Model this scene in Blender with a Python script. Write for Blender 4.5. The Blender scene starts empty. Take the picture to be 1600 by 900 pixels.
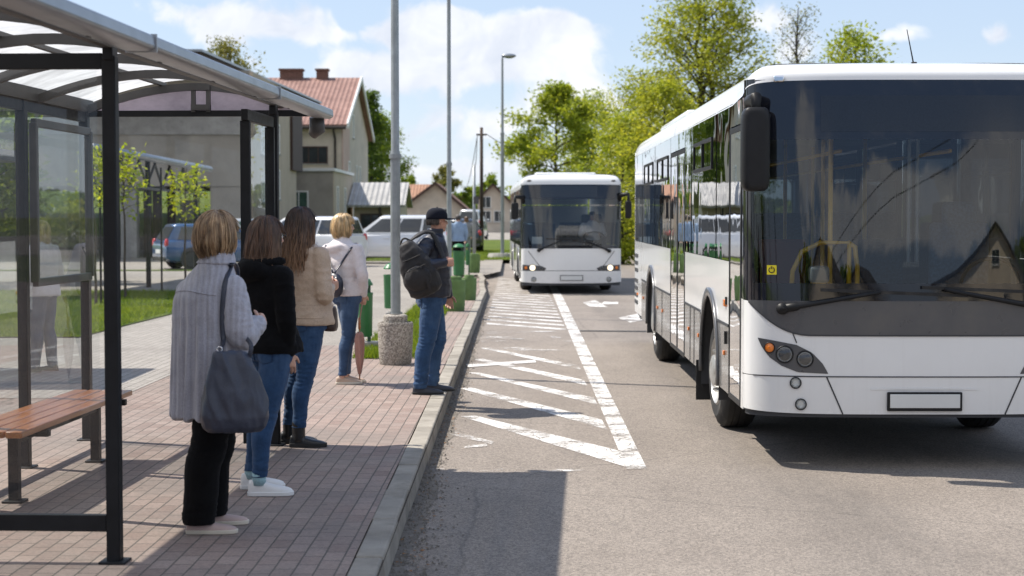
import bpy, bmesh, math, random
import numpy as np
from mathutils import Vector, Matrix
from mathutils.bvhtree import BVHTree
C = bpy.context.scene.collection
SC = bpy.context.scene
PI = math.pi
R = math.radians
# ------------------------------------------------------------------ camera
FPX = 2580.0; CAMZ = 1.80; PITCH = math.atan(112 / FPX); PLAT = 0.14
cam_d = bpy.data.cameras.new('camera'); cam = bpy.data.objects.new('camera', cam_d); C.objects.link(cam)
cam.location = (0, 0, CAMZ); cam.rotation_euler = (PI / 2 - PITCH, 0, 0)
cam_d.sensor_width = 36; cam_d.lens = FPX / 1600 * 36; cam_d.clip_start = 0.1; cam_d.clip_end = 4000
cam_d.dof.use_dof = True; cam_d.dof.focus_distance = 12.0; cam_d.dof.aperture_fstop = 3.4
SC.camera = cam
_ct, _st = math.cos(PITCH), math.sin(PITCH)
def P(px, py, d):
    "world point seen at photo pixel px,py at depth Y=d"
    a = (px - 800) / FPX; b = (450 - py) / FPX
    dy = _ct + _st * b; dz = -_st + _ct * b
    t = d / dy
    return Vector((a * t, d, CAMZ + dz * t))
def G(px, py, z=0.0):
    a = (px - 800) / FPX; b = (450 - py) / FPX
    dy = _ct + _st * b; dz = -_st + _ct * b
    t = (z - CAMZ) / dz
    return Vector((a * t, dy * t, z))
# ------------------------------------------------------------------ tagging
def tag(o, label=None, cat=None, group=None, kind=None):
    if label: o['label'] = label
    if cat: o['category'] = cat
    if group: o['group'] = group
    if kind: o['kind'] = kind
    return o
def thing(name, label, cat, loc=(0, 0, 0), rz=0, group=None):
    o = bpy.data.objects.new(name, None); C.objects.link(o)
    o.location = loc; o.rotation_euler = (0, 0, rz); o.empty_display_size = .2
    return tag(o, label, cat, group)
def copy_tree(o, parent=None):
    c = o.copy(); C.objects.link(c)
    if parent: c.parent = parent
    for ch in list(o.children): copy_tree(ch, c)
    return c
# ------------------------------------------------------------------ mesh builder
class MB:
    def __init__(s): s.v = []; s.f = []; s.m = []; s.cur = 0; s.sm = []; s.smooth = False
    def add(s, vs, fs):
        b = len(s.v); s.v.extend([tuple(v) for v in vs])
        for f in fs: s.f.append(tuple(b + i for i in f)); s.m.append(s.cur); s.sm.append(s.smooth)
        return s
    def box(s, c, size, rz=0, M=None):
        x, y, z = size[0] / 2, size[1] / 2, size[2] / 2
        vs = [Vector((a * x, b * y, d * z)) for d in (-1, 1) for b in (-1, 1) for a in (-1, 1)]
        if M is not None: vs = [M @ v for v in vs]
        elif rz:
            m = Matrix.Rotation(rz, 3, 'Z'); vs = [m @ v for v in vs]
        c = Vector(c); vs = [v + c for v in vs]
        return s.add(vs, [(0, 2, 3, 1), (4, 5, 7, 6), (0, 1, 5, 4), (2, 6, 7, 3), (0, 4, 6, 2), (1, 3, 7, 5)])
    def bar(s, a, b, w, h=None, up=(0, 0, 1)):
        a, b = Vector(a), Vector(b); h = h or w
        t = (b - a).normalized(); up = Vector(up)
        if abs(t.dot(up)) > .98: up = Vector((1, 0, 0))
        r = t.cross(up).normalized(); u = r.cross(t)
        vs = []
        for p in (a, b):
            for (i, j) in ((-1, -1), (1, -1), (1, 1), (-1, 1)): vs.append(p + r * (i * w / 2) + u * (j * h / 2))
        return s.add(vs, [(3, 2, 1, 0), (4, 5, 6, 7), (0, 1, 5, 4), (1, 2, 6, 5), (2, 3, 7, 6), (3, 0, 4, 7)])
    def tube(s, pts, rad, n=10, caps=True):
        pts = [Vector(p) for p in pts]
        if not hasattr(rad, '__len__'): rad = [rad] * len(pts)
        prev = None; rings = []
        for i, p in enumerate(pts):
            t = (pts[min(i + 1, len(pts) - 1)] - pts[max(i - 1, 0)])
            t = t.normalized() if t.length > 1e-9 else Vector((0, 0, 1))
            if prev is None:
                a = Vector((1, 0, 0)) if abs(t.x) < .9 else Vector((0, 1, 0)); r = (a - t * a.dot(t)).normalized()
            else:
                r = (prev - t * prev.dot(t)).normalized()
            prev = r; q = t.cross(r)
            rings.append([p + (r * math.cos(2 * PI * k / n) + q * math.sin(2 * PI * k / n)) * rad[i] for k in range(n)])
        return s.rings(rings, caps)
    def rings(s, rings, caps=True, close=True):
        n = len(rings[0]); vs = [v for r in rings for v in r]; fs = []
        for i in range(len(rings) - 1):
            for k in range(n if close else n - 1):
                k2 = (k + 1) % n
                fs.append((i * n + k, i * n + k2, (i + 1) * n + k2, (i + 1) * n + k))
        if caps:
            fs.append(tuple(range(n - 1, -1, -1))); b = (len(rings) - 1) * n; fs.append(tuple(b + k for k in range(n)))
        return s.add(vs, fs)
    def lathe(s, prof, n=24, c=(0, 0, 0), axis='Z', caps=False):
        rings = []
        c = Vector(c)
        for (r, z) in prof:
            ring = []
            for k in range(n):
                a = 2 * PI * k / n; x, y = r * math.cos(a), r * math.sin(a)
                if axis == 'Z': p = Vector((x, y, z))
                elif axis == 'X': p = Vector((z, x, y))
                else: p = Vector((y, z, x))
                ring.append(c + p)
            rings.append(ring)
        return s.rings(rings, caps)
    def prism(s, poly, ext):
        poly = [Vector(p) for p in poly]; ext = Vector(ext); n = len(poly)
        fs = [tuple(range(n)), tuple(range(2 * n - 1, n - 1, -1))]
        for i in range(n):
            j = (i + 1) % n; fs.append((j, i, n + i, n + j))
        return s.add(poly + [p + ext for p in poly], fs)
    def grid(s, pts):
        nu, nv = len(pts), len(pts[0]); vs = [p for r in pts for p in r]; fs = []
        for i in range(nu - 1):
            for j in range(nv - 1): fs.append((i * nv + j, (i + 1) * nv + j, (i + 1) * nv + j + 1, i * nv + j + 1))
        return s.add(vs, fs)
    def ell(s, c, r, M=None, nu=16, nv=10):
        c = Vector(c); rings = []
        for j in range(1, nv):
            th = PI * j / nv; ring = []
            for k in range(nu):
                a = 2 * PI * k / nu
                v = Vector((r[0] * math.sin(th) * math.cos(a), r[1] * math.sin(th) * math.sin(a), -r[2] * math.cos(th)))
                if M is not None: v = M @ v
                ring.append(c + v)
            rings.append(ring)
        return s.rings(rings, True)
    def ribbon(s, pts, w, th, nrm):
        "strap: rectangular section, width direction = nrm x tangent"
        pts = [Vector(p) for p in pts]; rings = []
        for i, p in enumerate(pts):
            t = (pts[min(i + 1, len(pts) - 1)] - pts[max(i - 1, 0)]).normalized()
            nn = Vector(nrm[i] if isinstance(nrm, list) else nrm); nn = (nn - t * nn.dot(t)).normalized()
            b = t.cross(nn)
            rings.append([p + b * w / 2 + nn * th / 2, p - b * w / 2 + nn * th / 2, p - b * w / 2 - nn * th / 2, p + b * w / 2 - nn * th / 2])
        return s.rings(rings, True)
    def mesh(s, name='mesh'):
        me = bpy.data.meshes.new(name); me.from_pydata(s.v, [], s.f)
        me.polygons.foreach_set('material_index', s.m)
        me.polygons.foreach_set('use_smooth', s.sm); me.update()
        return me
    def build(s, name, mats, parent=None, smooth=False, bevel=0, seg=2, loc=None, auto=None, recalc=False):
        me = s.mesh(name)
        if recalc:
            bm = bmesh.new(); bm.from_mesh(me); bmesh.ops.recalc_face_normals(bm, faces=bm.faces); bm.to_mesh(me); bm.free()
        return link(name, me, mats, parent, smooth, bevel, seg, loc, auto)
def link(name, me, mats, parent=None, smooth=False, bevel=0, seg=2, loc=None, auto=None):
    if not isinstance(mats, (list, tuple)): mats = [mats]
    for m in mats: me.materials.append(m)
    if smooth: me.polygons.foreach_set('use_smooth', [True] * len(me.polygons))
    if auto is not None:
        me.polygons.foreach_set('use_smooth', [True] * len(me.polygons)); me.set_sharp_from_angle(angle=R(auto))
    o = bpy.data.objects.new(name, me); C.objects.link(o)
    if parent: o.parent = parent
    if loc is not None: o.location = loc
    if bevel:
        b = o.modifiers.new('bevel', 'BEVEL'); b.width = bevel; b.segments = seg; b.limit_method = 'ANGLE'; b.angle_limit = R(35)
        me.polygons.foreach_set('use_smooth', [True] * len(me.polygons)); me.set_sharp_from_angle(angle=R(50))
        b.harden_normals = False
    return o
def np_mesh(name, V, F):
    me = bpy.data.meshes.new(name); V = np.asarray(V, dtype=np.float32); F = np.asarray(F, dtype=np.int32)
    me.vertices.add(len(V)); me.vertices.foreach_set('co', V.ravel())
    k = F.shape[1]; me.loops.add(F.size); me.loops.foreach_set('vertex_index', F.ravel())
    me.polygons.add(len(F)); me.polygons.foreach_set('loop_start', np.arange(0, F.size, k, dtype=np.int32))
    me.update(calc_edges=True); return me
# ------------------------------------------------------------------ numpy gradient noise
_rs = np.random.RandomState(7); _perm = np.tile(_rs.permutation(256), 3); _gr = _rs.normal(size=(256, 3)); _gr /= np.linalg.norm(_gr, axis=1)[:, None]
def pn(p):
    p = np.asarray(p, float); i = np.floor(p).astype(int); f = p - i; u = f * f * f * (f * (f * 6 - 15) + 10); i &= 255
    out = 0
    for dx in (0, 1):
        for dy in (0, 1):
            for dz in (0, 1):
                h = _perm[_perm[_perm[(i[:, 0] + dx) & 255] + ((i[:, 1] + dy) & 255)] + ((i[:, 2] + dz) & 255)]
                g = _gr[h]; d = ((f - np.array([dx, dy, dz])) * g).sum(1)
                w = (u[:, 0] if dx else 1 - u[:, 0]) * (u[:, 1] if dy else 1 - u[:, 1]) * (u[:, 2] if dz else 1 - u[:, 2])
                out = out + w * d
    return out
# ------------------------------------------------------------------ materials
def newmat(name):
    m = bpy.data.materials.new(name); m.use_nodes = True; nt = m.node_tree
    for n in list(nt.nodes): nt.nodes.remove(n)
    out = nt.nodes.new('ShaderNodeOutputMaterial')
    return m, nt, out
class N:
    "tiny node helper"
    def __init__(s, nt): s.nt = nt
    def __call__(s, typ, ins=None, **kw):
        n = s.nt.nodes.new('ShaderNode' + typ)
        for k, v in kw.items(): setattr(n, k, v)
        for k, v in (ins or {}).items():
            sock = n.inputs[k]
            if hasattr(v, 'is_linked') or isinstance(v, bpy.types.NodeSocket): s.nt.links.new(v, sock)
            else: sock.default_value = v
        return n
    def noise(s, vec, scale, detail=3, rough=.55, dim='3D'):
        return s('TexNoise', {'Vector': vec, 'Scale': scale, 'Detail': detail, 'Roughness': rough}).outputs['Fac']
    def math(s, op, a, b=0.0, clamp=False):
        n = s('Math', operation=op, use_clamp=clamp)
        for i, v in enumerate((a, b)):
            if isinstance(v, bpy.types.NodeSocket): s.nt.links.new(v, n.inputs[i])
            else: n.inputs[i].default_value = v
        return n.outputs[0]
    def ramp(s, fac, stops, interp='LINEAR'):
        n = s('ValToRGB', {'Fac': fac}); cr = n.color_ramp; cr.interpolation = interp
        while len(cr.elements) < len(stops): cr.elements.new(.5)
        for e, (p, c) in zip(cr.elements, stops): e.position = p; e.color = (*c, 1) if len(c) == 3 else c
        return n.outputs['Color']
    def mix(s, fac, a, b, mode='MIX'):
        n = s('Mix', data_type='RGBA', blend_type=mode)
        for sock, v in ((n.inputs[0], fac), (n.inputs[6], a), (n.inputs[7], b)):
            if isinstance(v, bpy.types.NodeSocket): s.nt.links.new(v, sock)
            else: sock.default_value = v if not isinstance(v, (tuple, list)) else ((*v, 1) if len(v) == 3 else v)
        return n.outputs[2]
    def co(s, which='Object', scale=None, rot=None):
        o = s('TexCoord').outputs[which]
        if scale is not None or rot is not None:
            o = s('Mapping', {'Vector': o, 'Scale': scale or (1, 1, 1), 'Rotation': rot or (0, 0, 0)}).outputs[0]
        return o
    def bump(s, h, dist, strength=1.0):
        return s('Bump', {'Height': h, 'Distance': dist, 'Strength': strength}).outputs[0]
def c4(c): return (*c, 1)
def pmat(name, col, rough=.5, metal=0, var=.12, vscale=3., bump=0, bscale=60., spec=.5, coat=0, dirt=None, dscale=1.5, sheen=0, stretch=None, col2=None):
    m, nt, out = newmat(name); n = N(nt); co = n.co(scale=stretch) if stretch else n.co()
    f = n.noise(co, vscale, 5, .6)
    lo = tuple(max(0, c * (1 - var)) for c in col); hi = tuple(min(1, c * (1 + var)) for c in (col2 or col))
    c = n.ramp(f, [(.3, lo), (.7, hi)])
    if dirt:
        g = n.noise(co, dscale, 6, .65); c = n.mix(n.ramp(g, [(.5, (0, 0, 0)), (.72, (1, 1, 1))]), c, dirt)
    b = n('BsdfPrincipled', {'Base Color': c, 'Roughness': rough, 'Metallic': metal, 'Specular IOR Level': spec, 'Coat Weight': coat, 'Coat Roughness': .05, 'Sheen Weight': sheen})
    rr = n.math('ADD', n.math('MULTIPLY', n.noise(co, vscale * 4, 3), .2), rough - .1, True); nt.links.new(rr, b.inputs['Roughness'])
    if bump: nt.links.new(n.bump(n.noise(co, bscale, 4, .6), bump), b.inputs['Normal'])
    nt.links.new(b.outputs[0], out.inputs[0]); return m
def glass(name, tint=(.8, .85, .85), refl=1.0, rough=0.0, ior=1.5, dust=.0, wave=0, f0=None):
    "thin architectural glass: coloured transparency + fresnel reflection (+ a film of dust)"
    m, nt, out = newmat(name); n = N(nt); co = n.co()
    tr = n('BsdfTransparent', {'Color': c4(tint)})
    gl = n('BsdfGlossy', {'Color': (1, 1, 1, 1), 'Roughness': rough})
    fr = n('Fresnel', {'IOR': ior})
    if wave:
        bm = n.bump(n.noise(n.co(), 1.3, 2), wave); nt.links.new(bm, gl.inputs['Normal'])
    fac = n.math('MULTIPLY', fr.outputs[0], refl, True)
    mx = n('MixShader', {0: fac}); nt.links.new(tr.outputs[0], mx.inputs[1]); nt.links.new(gl.outputs[0], mx.inputs[2])
    last = mx
    if dust:
        df = n('BsdfDiffuse', {'Color': (.62, .62, .6, 1)})
        dd = n.math('MULTIPLY', n.ramp(n.noise(n.co(scale=(1, 1, .25)), 4, 6, .7), [(.35, (.4, .4, .4)), (.75, (1, 1, 1))]), dust)
        m2 = n('MixShader', {0: dd}); nt.links.new(last.outputs[0], m2.inputs[1]); nt.links.new(df.outputs[0], m2.inputs[2]); last = m2
    nt.links.new(last.outputs[0], out.inputs[0]); return m
M = {}
def mats():
    M['black_metal'] = pmat('black_metal', (.012, .013, .015), .5, .0, .3, 6, .0006, 90, .22)
    M['steel'] = pmat('galvanised_steel', (.27, .295, .30), .5, .45, .15, 9, .0003, 60, dirt=(.20, .21, .21))
    M['alu'] = pmat('grey_aluminium', (.30, .32, .345), .36, .7, .12, 5)
    M['rib'] = pmat('dark_grey_rib', (.085, .083, .082), .5, .2, .2, 5, spec=.3)
    M['bus_white'] = pmat('white_paint', (.76, .77, .77), .16, 0, .02, 1.2, coat=.6, dirt=(.70, .70, .69), dscale=1.)
    M['bus_white'] = dusty('white_bus_paint')
    M['bus_grey'] = pmat('dark_grey_paint', (.075, .078, .085), .3, .2, .1, 2, coat=.4, dirt=(.10, .098, .094), dscale=2.)
    M['skirt'] = pmat('grey_skirt_paint', (.20, .195, .19), .28, .35, .08, 2, coat=.4, dirt=(.23, .22, .205), dscale=2.)
    M['black_plastic'] = pmat('black_plastic', (.014, .0145, .016), .45, 0, .2, 8, .0004, 160, .25)
    M['rubber'] = pmat('rubber', (.018, .018, .018), .8, 0, .3, 8, .001, 60, dirt=(.07, .066, .06), dscale=5)
    M['rim'] = pmat('rim_metal', (.48, .48, .47), .4, .6, .15, 6, dirt=(.2, .17, .14), dscale=6)
    M['chrome'] = pmat('lamp_chrome', (.8, .8, .8), .12, 1, .05)
    M['black_glassy'] = pmat('black_glass_print', (.008, .009, .014), .05, 0, .1, spec=.8)
    M['reflector'] = pmat('lamp_reflector', (.78, .78, .76), .35, .55, .06)
    M['lens'] = glass('clear_lens', (.9, .92, .92), 1.6)
    M['orange'] = pmat('amber_lens', (.75, .20, .02), .2, coat=.6)
    M['redlens'] = pmat('red_lens', (.45, .015, .015), .18, coat=.7)
    M['yellow_rail'] = pmat('yellow_rail', (.90, .48, .02), .3, coat=.4)
    M['plate'] = pmat('plate_blank', (.62, .63, .62), .35, var=.05)
    M['int_grey'] = pmat('interior_grey', (.16, .17, .18), .6)
    M['int_dark'] = pmat('interior_dark', (.035, .037, .042), .6)
    M['seat_blue'] = pmat('seat_fabric', (.05, .10, .16), .9, var=.4, vscale=40)
    M['seat_red'] = pmat('seat_red', (.30, .03, .04), .8)
    M['int_light'] = pmat('interior_light', (.30, .31, .31), .6)
    M['windscreen'] = glass('windscreen_glass', (.66, .73, .76), 1.75, ior=1.5)
    M['side_glass'] = glass('tinted_side_glass', (.34, .37, .38), 1.5, ior=1.5, wave=.003)
    M['pane'] = glass('window_pane', (.35, .38, .40), 1.6)
    M['shelter_glass'] = glass('shelter_glass', (.76, .79, .79), 1.0, dust=.07)
    M['shelter_glass_clear'] = glass('shelter_glass_clear', (.92, .94, .94), 1.0, dust=.03)
    M['wood'] = wood('orange_brown_bench_wood')
    M['concrete'] = pmat('concrete', (.33, .32, .30), .85, 0, .2, 4, .003, 40, dirt=(.22, .21, .195), dscale=2)
    M['kerb'] = pmat('kerb_concrete', (.30, .275, .235), .9, 0, .22, 3, .004, 70, spec=.25, dirt=(.20, .18, .15), dscale=4)
    M['plaster_cream'] = pmat('cream_plaster', (.46, .385, .295), .9, 0, .1, 1.2, .004, 12, dirt=(.47, .40, .31), dscale=.6)
    M['plaster_pale'] = pmat('pale_plaster', (.50, .44, .365), .9, 0, .1, 1.2, .004, 12, dirt=(.40, .355, .30), dscale=.7)
    M['plaster_pink'] = pmat('pinkish_plaster', (.50, .36, .30), .9, 0, .1, 1.2)
    M['plaster_grey'] = pmat('weathered_grey_plaster', (.33, .30, .26), .92, 0, .15, .8, .006, 8, dirt=(.22, .205, .185), dscale=.5)
    M['wall_grey'] = pmat('station_grey_render', (.36, .325, .28), .92, 0, .15, .6, .006, 8, dirt=(.18, .175, .165), dscale=.35)
    M['brown_wood'] = pmat('dark_brown_boards', (.055, .03, .022), .7, 0, .3, 3, stretch=(8, 8, .6))
    M['white_paint'] = pmat('white_trim', (.72, .72, .70), .5, var=.05)
    M['tiles_red'] = tiles('red_roof_tiles', (.24, .125, .10), (.34, .20, .165))
    M['tiles_brown'] = tiles('brown_roof_tiles', (.17, .095, .065), (.26, .15, .10))
    M['tiles_orange'] = tiles('orange_brown_tiles', (.30, .15, .09), (.40, .22, .14))
    M['tiles_grey'] = tiles('grey_roof_sheets', (.36, .36, .36), (.48, .475, .46))
    M['brick'] = pmat('chimney_brick', (.16, .085, .065), .9, 0, .3, 8)
    M['bark'] = pmat('bark', (.075, .06, .048), .95, 0, .35, 4, .01, 14, stretch=(1, 1, .3))
    M['bark_dark'] = pmat('dark_bark', (.04, .034, .03), .95, 0, .35, 4, .01, 14, stretch=(1, 1, .3))
    M['wood_pole'] = pmat('tarred_pole_wood', (.06, .042, .032), .9, 0, .35, 4, .004, 20, stretch=(1, 1, .1))
    M['green_paint'] = pmat('green_paint', (.035, .17, .06), .4, 0, .15, 5, dirt=(.03, .11, .045), dscale=3)
    M['green_dark'] = pmat('dark_green_paint', (.02, .08, .04), .4)
    M['green_moss'] = pmat('faded_green_concrete', (.115, .19, .065), .9, 0, .2, 6, .004, 60, dirt=(.07, .12, .05), dscale=4)
    M['aggregate'] = aggregate('exposed_aggregate')
    M['soil'] = pmat('soil', (.06, .045, .03), .95, 0, .3, 20, .01, 60)
    M['roof_sheet'] = roofsheet('translucent_polycarbonate')
    M['pink_sheet'] = roofsheet('pinkish_polycarbonate', (.62, .52, .56))
    M['paint_line'] = roadpaint('worn_road_paint', .465)
    M['paint_faint'] = roadpaint('almost_worn_off_road_paint', .56)
    M['leaf_spring'] = leaf('spring_leaves', (.25, .285, .03), (.45, .44, .065))
    M['leaf_mid'] = leaf('mid_green_leaves', (.13, .20, .028), (.28, .33, .05))
    M['leaf_lime'] = leaf('lime_green_leaves', (.20, .26, .028), (.40, .42, .055))
    M['leaf_dark'] = leaf('dark_green_leaves', (.06, .11, .022), (.14, .20, .04))
    M['leaf_bud'] = leaf('olive_bud_leaves', (.14, .14, .04), (.23, .21, .06))
    M['leaf_sapling'] = leaf('bright_sapling_leaves', (.22, .30, .02), (.42, .44, .03))
    M['asphalt'] = asphalt('asphalt')
    M['lot'] = asphalt('old_light_asphalt', (.225, .205, .182), (.32, .295, .262), patches=False)
    M['pavers'] = pavers('red_grey_block_paving')
    M['pavers_light'] = pavers('light_block_paving', (.30, .27, .24), (.37, .335, .30), (.33, .30, .27))
    M['grass'] = grassmat('grass_ground')
    M['blade'] = leaf('grass_blades', (.11, .17, .02), (.22, .27, .03))
    M['gravel'] = pmat('gravel_stone', (.16, .145, .125), .9, 0, .5, 30)
def dusty(name):
    "white coach paint with road dust thrown up on the lower panels"
    m, nt, out = newmat(name); n = N(nt); co = n.co(); z = n('SeparateXYZ', {'Vector': co}).outputs[2]
    f = n.noise(n.co(scale=(1, 1, .35)), 5, 6, .7); k = n.math('MULTIPLY', n.ramp(n.math('ADD', z, n.math('MULTIPLY', n.math('SUBTRACT', f, .5), .5)), [(.25, (1, 1, 1)), (.80, (0, 0, 0))]), .24)
    c = n.ramp(n.noise(co, 1.1, 4), [(.3, (.73, .74, .74)), (.7, (.77, .78, .78))]); st = n.ramp(n.noise(n.co(scale=(9, 9, .5)), 2, 4, .7), [(.55, (0, 0, 0)), (.8, (.12, .12, .12))])
    c = n.mix(k, c, (.46, .43, .385)); c = n.mix(st, c, (.5, .48, .45))
    b = n('BsdfPrincipled', {'Base Color': c, 'Roughness': n.math('ADD', n.math('MULTIPLY', k, .6), .17), 'Coat Weight': .5, 'Coat Roughness': .06}); nt.links.new(b.outputs[0], out.inputs[0]); return m
def wood(name):
    m, nt, out = newmat(name); n = N(nt); co = n.co(scale=(6, .5, 6))
    f = n.noise(co, 6, 6, .65); c = n.ramp(f, [(.3, (.20, .065, .016)), (.55, (.35, .125, .032)), (.75, (.44, .18, .05))])
    b = n('BsdfPrincipled', {'Base Color': c, 'Roughness': .32, 'Coat Weight': .35, 'Coat Roughness': .2, 'Normal': n.bump(f, .002)})
    nt.links.new(b.outputs[0], out.inputs[0]); return m
def tiles(name, a, b2):
    m, nt, out = newmat(name); n = N(nt); uv = n.co('UV')
    br = n('TexBrick', {'Vector': uv, 'Color1': c4(a), 'Color2': c4(b2), 'Mortar': c4(tuple(x * .35 for x in a)), 'Scale': 1, 'Mortar Size': .012, 'Brick Width': .30, 'Row Height': .34, 'Bias': 0.})
    br.offset = 0.0
    f = n.noise(n.co(), .6, 6, .7)
    c = n.mix(.55, br.outputs['Color'], n.ramp(f, [(.3, tuple(x * .6 for x in a)), (.7, b2)]), 'MIX')
    w = n('TexWave', {'Vector': uv, 'Scale': 1 / .30 * .159 * 2, 'Distortion': 0}, wave_type='BANDS', bands_direction='X')
    b = n('BsdfPrincipled', {'Base Color': c, 'Roughness': .85, 'Normal': n.bump(n.math('ADD', w.outputs['Fac'], br.outputs['Fac']), .04)})
    nt.links.new(b.outputs[0], out.inputs[0]); return m
def aggregate(name):
    m, nt, out = newmat(name); n = N(nt); co = n.co()
    v = n('TexVoronoi', {'Vector': co, 'Scale': 70}); c = n.ramp(n('SeparateColor', {'Color': v.outputs['Color']}).outputs[0], [(0, (.16, .14, .12)), (.5, (.34, .31, .27)), (1, (.52, .48, .42))])
    c = n.mix(n.ramp(n.noise(co, 3, 4), [(.4, (0, 0, 0)), (.8, (.6, .6, .6))]), c, (.22, .20, .17))
    b = n('BsdfPrincipled', {'Base Color': c, 'Roughness': .9, 'Normal': n.bump(v.outputs['Distance'], -.006)})
    nt.links.new(b.outputs[0], out.inputs[0]); return m
def roofsheet(name, col=(.66, .67, .68)):
    m, nt, out = newmat(name); n = N(nt); co = n.co()
    dirt = n.ramp(n.noise(n.co(scale=(.6, 1.6, 1)), 3, 7, .7), [(.35, (.55, .55, .55)), (.7, (1, 1, 1))])
    c = n.mix(1., c4(col), dirt, 'MULTIPLY')
    tr = n('BsdfTranslucent', {'Color': c}); tp = n('BsdfTransparent', {'Color': (.50, .51, .52, 1)}); df = n('BsdfPrincipled', {'Base Color': c, 'Roughness': .3})
    a = n('MixShader', {0: .05}); nt.links.new(tr.outputs[0], a.inputs[1]); nt.links.new(tp.outputs[0], a.inputs[2])
    b = n('MixShader', {0: .22}); nt.links.new(a.outputs[0], b.inputs[1]); nt.links.new(df.outputs[0], b.inputs[2])
    nt.links.new(b.outputs[0], out.inputs[0]); return m
def roadpaint(name, wear):
    m, nt, out = newmat(name); n = N(nt); co = n.co()
    f = n.math('ADD', n.math('MULTIPLY', n.noise(co, 2.2, 5, .6), .6), n.math('MULTIPLY', n.noise(co, 26, 6, .75), .4))
    k = n.ramp(f, [(wear - .06, (0, 0, 0)), (wear + .05, (1, 1, 1))])
    cr = n('TexVoronoi', {'Vector': co, 'Scale': 9, 'Randomness': 1}, feature='DISTANCE_TO_EDGE')
    ck = n.ramp(cr.outputs['Distance'], [(.012, (.25, .25, .25)), (.03, (1, 1, 1))])
    k = n.mix(1., k, ck, 'MULTIPLY')
    c = n.ramp(n.noise(co, 5, 5), [(.3, (.56, .54, .51)), (.7, (.72, .70, .67))])
    b = n('BsdfPrincipled', {'Base Color': c, 'Roughness': .7}); t = n('BsdfTransparent')
    mx = n('MixShader', {0: k}); nt.links.new(t.outputs[0], mx.inputs[1]); nt.links.new(b.outputs[0], mx.inputs[2])
    nt.links.new(mx.outputs[0], out.inputs[0]); return m
def leaf(name, a, b2):
    m, nt, out = newmat(name); n = N(nt); g = n('NewGeometry')
    c = n.ramp(g.outputs['Random Per Island'], [(0, a), (1, b2)])
    c = n.mix(n.ramp(n.noise(n.co(), .55, 3), [(.35, (0, 0, 0)), (.65, (1, 1, 1))]), c, n.mix(1., c, (.72, .82, .72), 'MULTIPLY'))
    d = n('BsdfPrincipled', {'Base Color': c, 'Roughness': .55, 'Specular IOR Level': .3}); t = n('BsdfTranslucent', {'Color': n.mix(1., c, (1.5, 1.4, .7), 'MULTIPLY')})
    mx = n('MixShader', {0: .50}); nt.links.new(d.outputs[0], mx.inputs[1]); nt.links.new(t.outputs[0], mx.inputs[2])
    nt.links.new(mx.outputs[0], out.inputs[0]); return m
def asphalt(name, lo=(.198, .171, .149), hi=(.282, .247, .216), patches=True):
    m, nt, out = newmat(name); n = N(nt); co = n.co()
    big = n.noise(co, .35, 5, .6); mid = n.noise(n.co(scale=(1, .35, 1)), 1.6, 6, .65); fine = n.noise(co, 120, 3, .7)
    sp = n('TexVoronoi', {'Vector': co, 'Scale': 95})
    base = n.ramp(n.math('ADD', n.math('MULTIPLY', big, .55), n.math('MULTIPLY', mid, .45)), [(.33, lo), (.66, hi)])
    grain = n.ramp(n.math('ADD', n.math('MULTIPLY', fine, .6), n.math('MULTIPLY', n('SeparateColor', {'Color': sp.outputs['Color']}).outputs[0], .4)), [(.25, (.52, .52, .52)), (.75, (1.38, 1.37, 1.34))])
    c = n.mix(1., base, grain, 'MULTIPLY')
    if patches:
        x = n('SeparateXYZ', {'Vector': co}).outputs[0]; tr = None   # tyre tracks worn along the lane
        for xc in (1.95, 3.75):
            q = n.math('DIVIDE', n.math('SUBTRACT', x, xc), .38); g = n.math('EXPONENT', n.math('MULTIPLY', n.math('MULTIPLY', q, q), -1.0)); tr = g if tr is None else n.math('ADD', tr, g)
        c = n.mix(n.math('MULTIPLY', n.math('MULTIPLY', tr, n.noise(n.co(scale=(1, .12, 1)), 2.2, 5, .6)), .55), c, (.10, .092, .084))
    if patches:  # oil and tyre stains with their own shapes
        st = n.ramp(n.noise(n.co(scale=(1.6, .5, 1)), .9, 7, .7), [(.56, (0, 0, 0)), (.74, (.5, .5, .5))])
        c = n.mix(st, c, (.11, .10, .092))
        cr = n('TexVoronoi', {'Vector': n('Mapping', {'Vector': n.mix(.22, co, n('TexNoise', {'Vector': co, 'Scale': 1.4, 'Detail': 5}).outputs['Color'])}).outputs[0], 'Scale': .35}, feature='DISTANCE_TO_EDGE')
        c = n.mix(n.ramp(cr.outputs['Distance'], [(.001, (.35, .35, .35)), (.004, (0, 0, 0))]), c, (.06, .056, .05))
    b = n('BsdfPrincipled', {'Base Color': c, 'Roughness': .88, 'Specular IOR Level': .35, 'Normal': n.bump(n.math('ADD', fine, n.math('MULTIPLY', sp.outputs['Distance'], .6)), .006, .8)})
    nt.links.new(b.outputs[0], out.inputs[0]); return m
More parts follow.
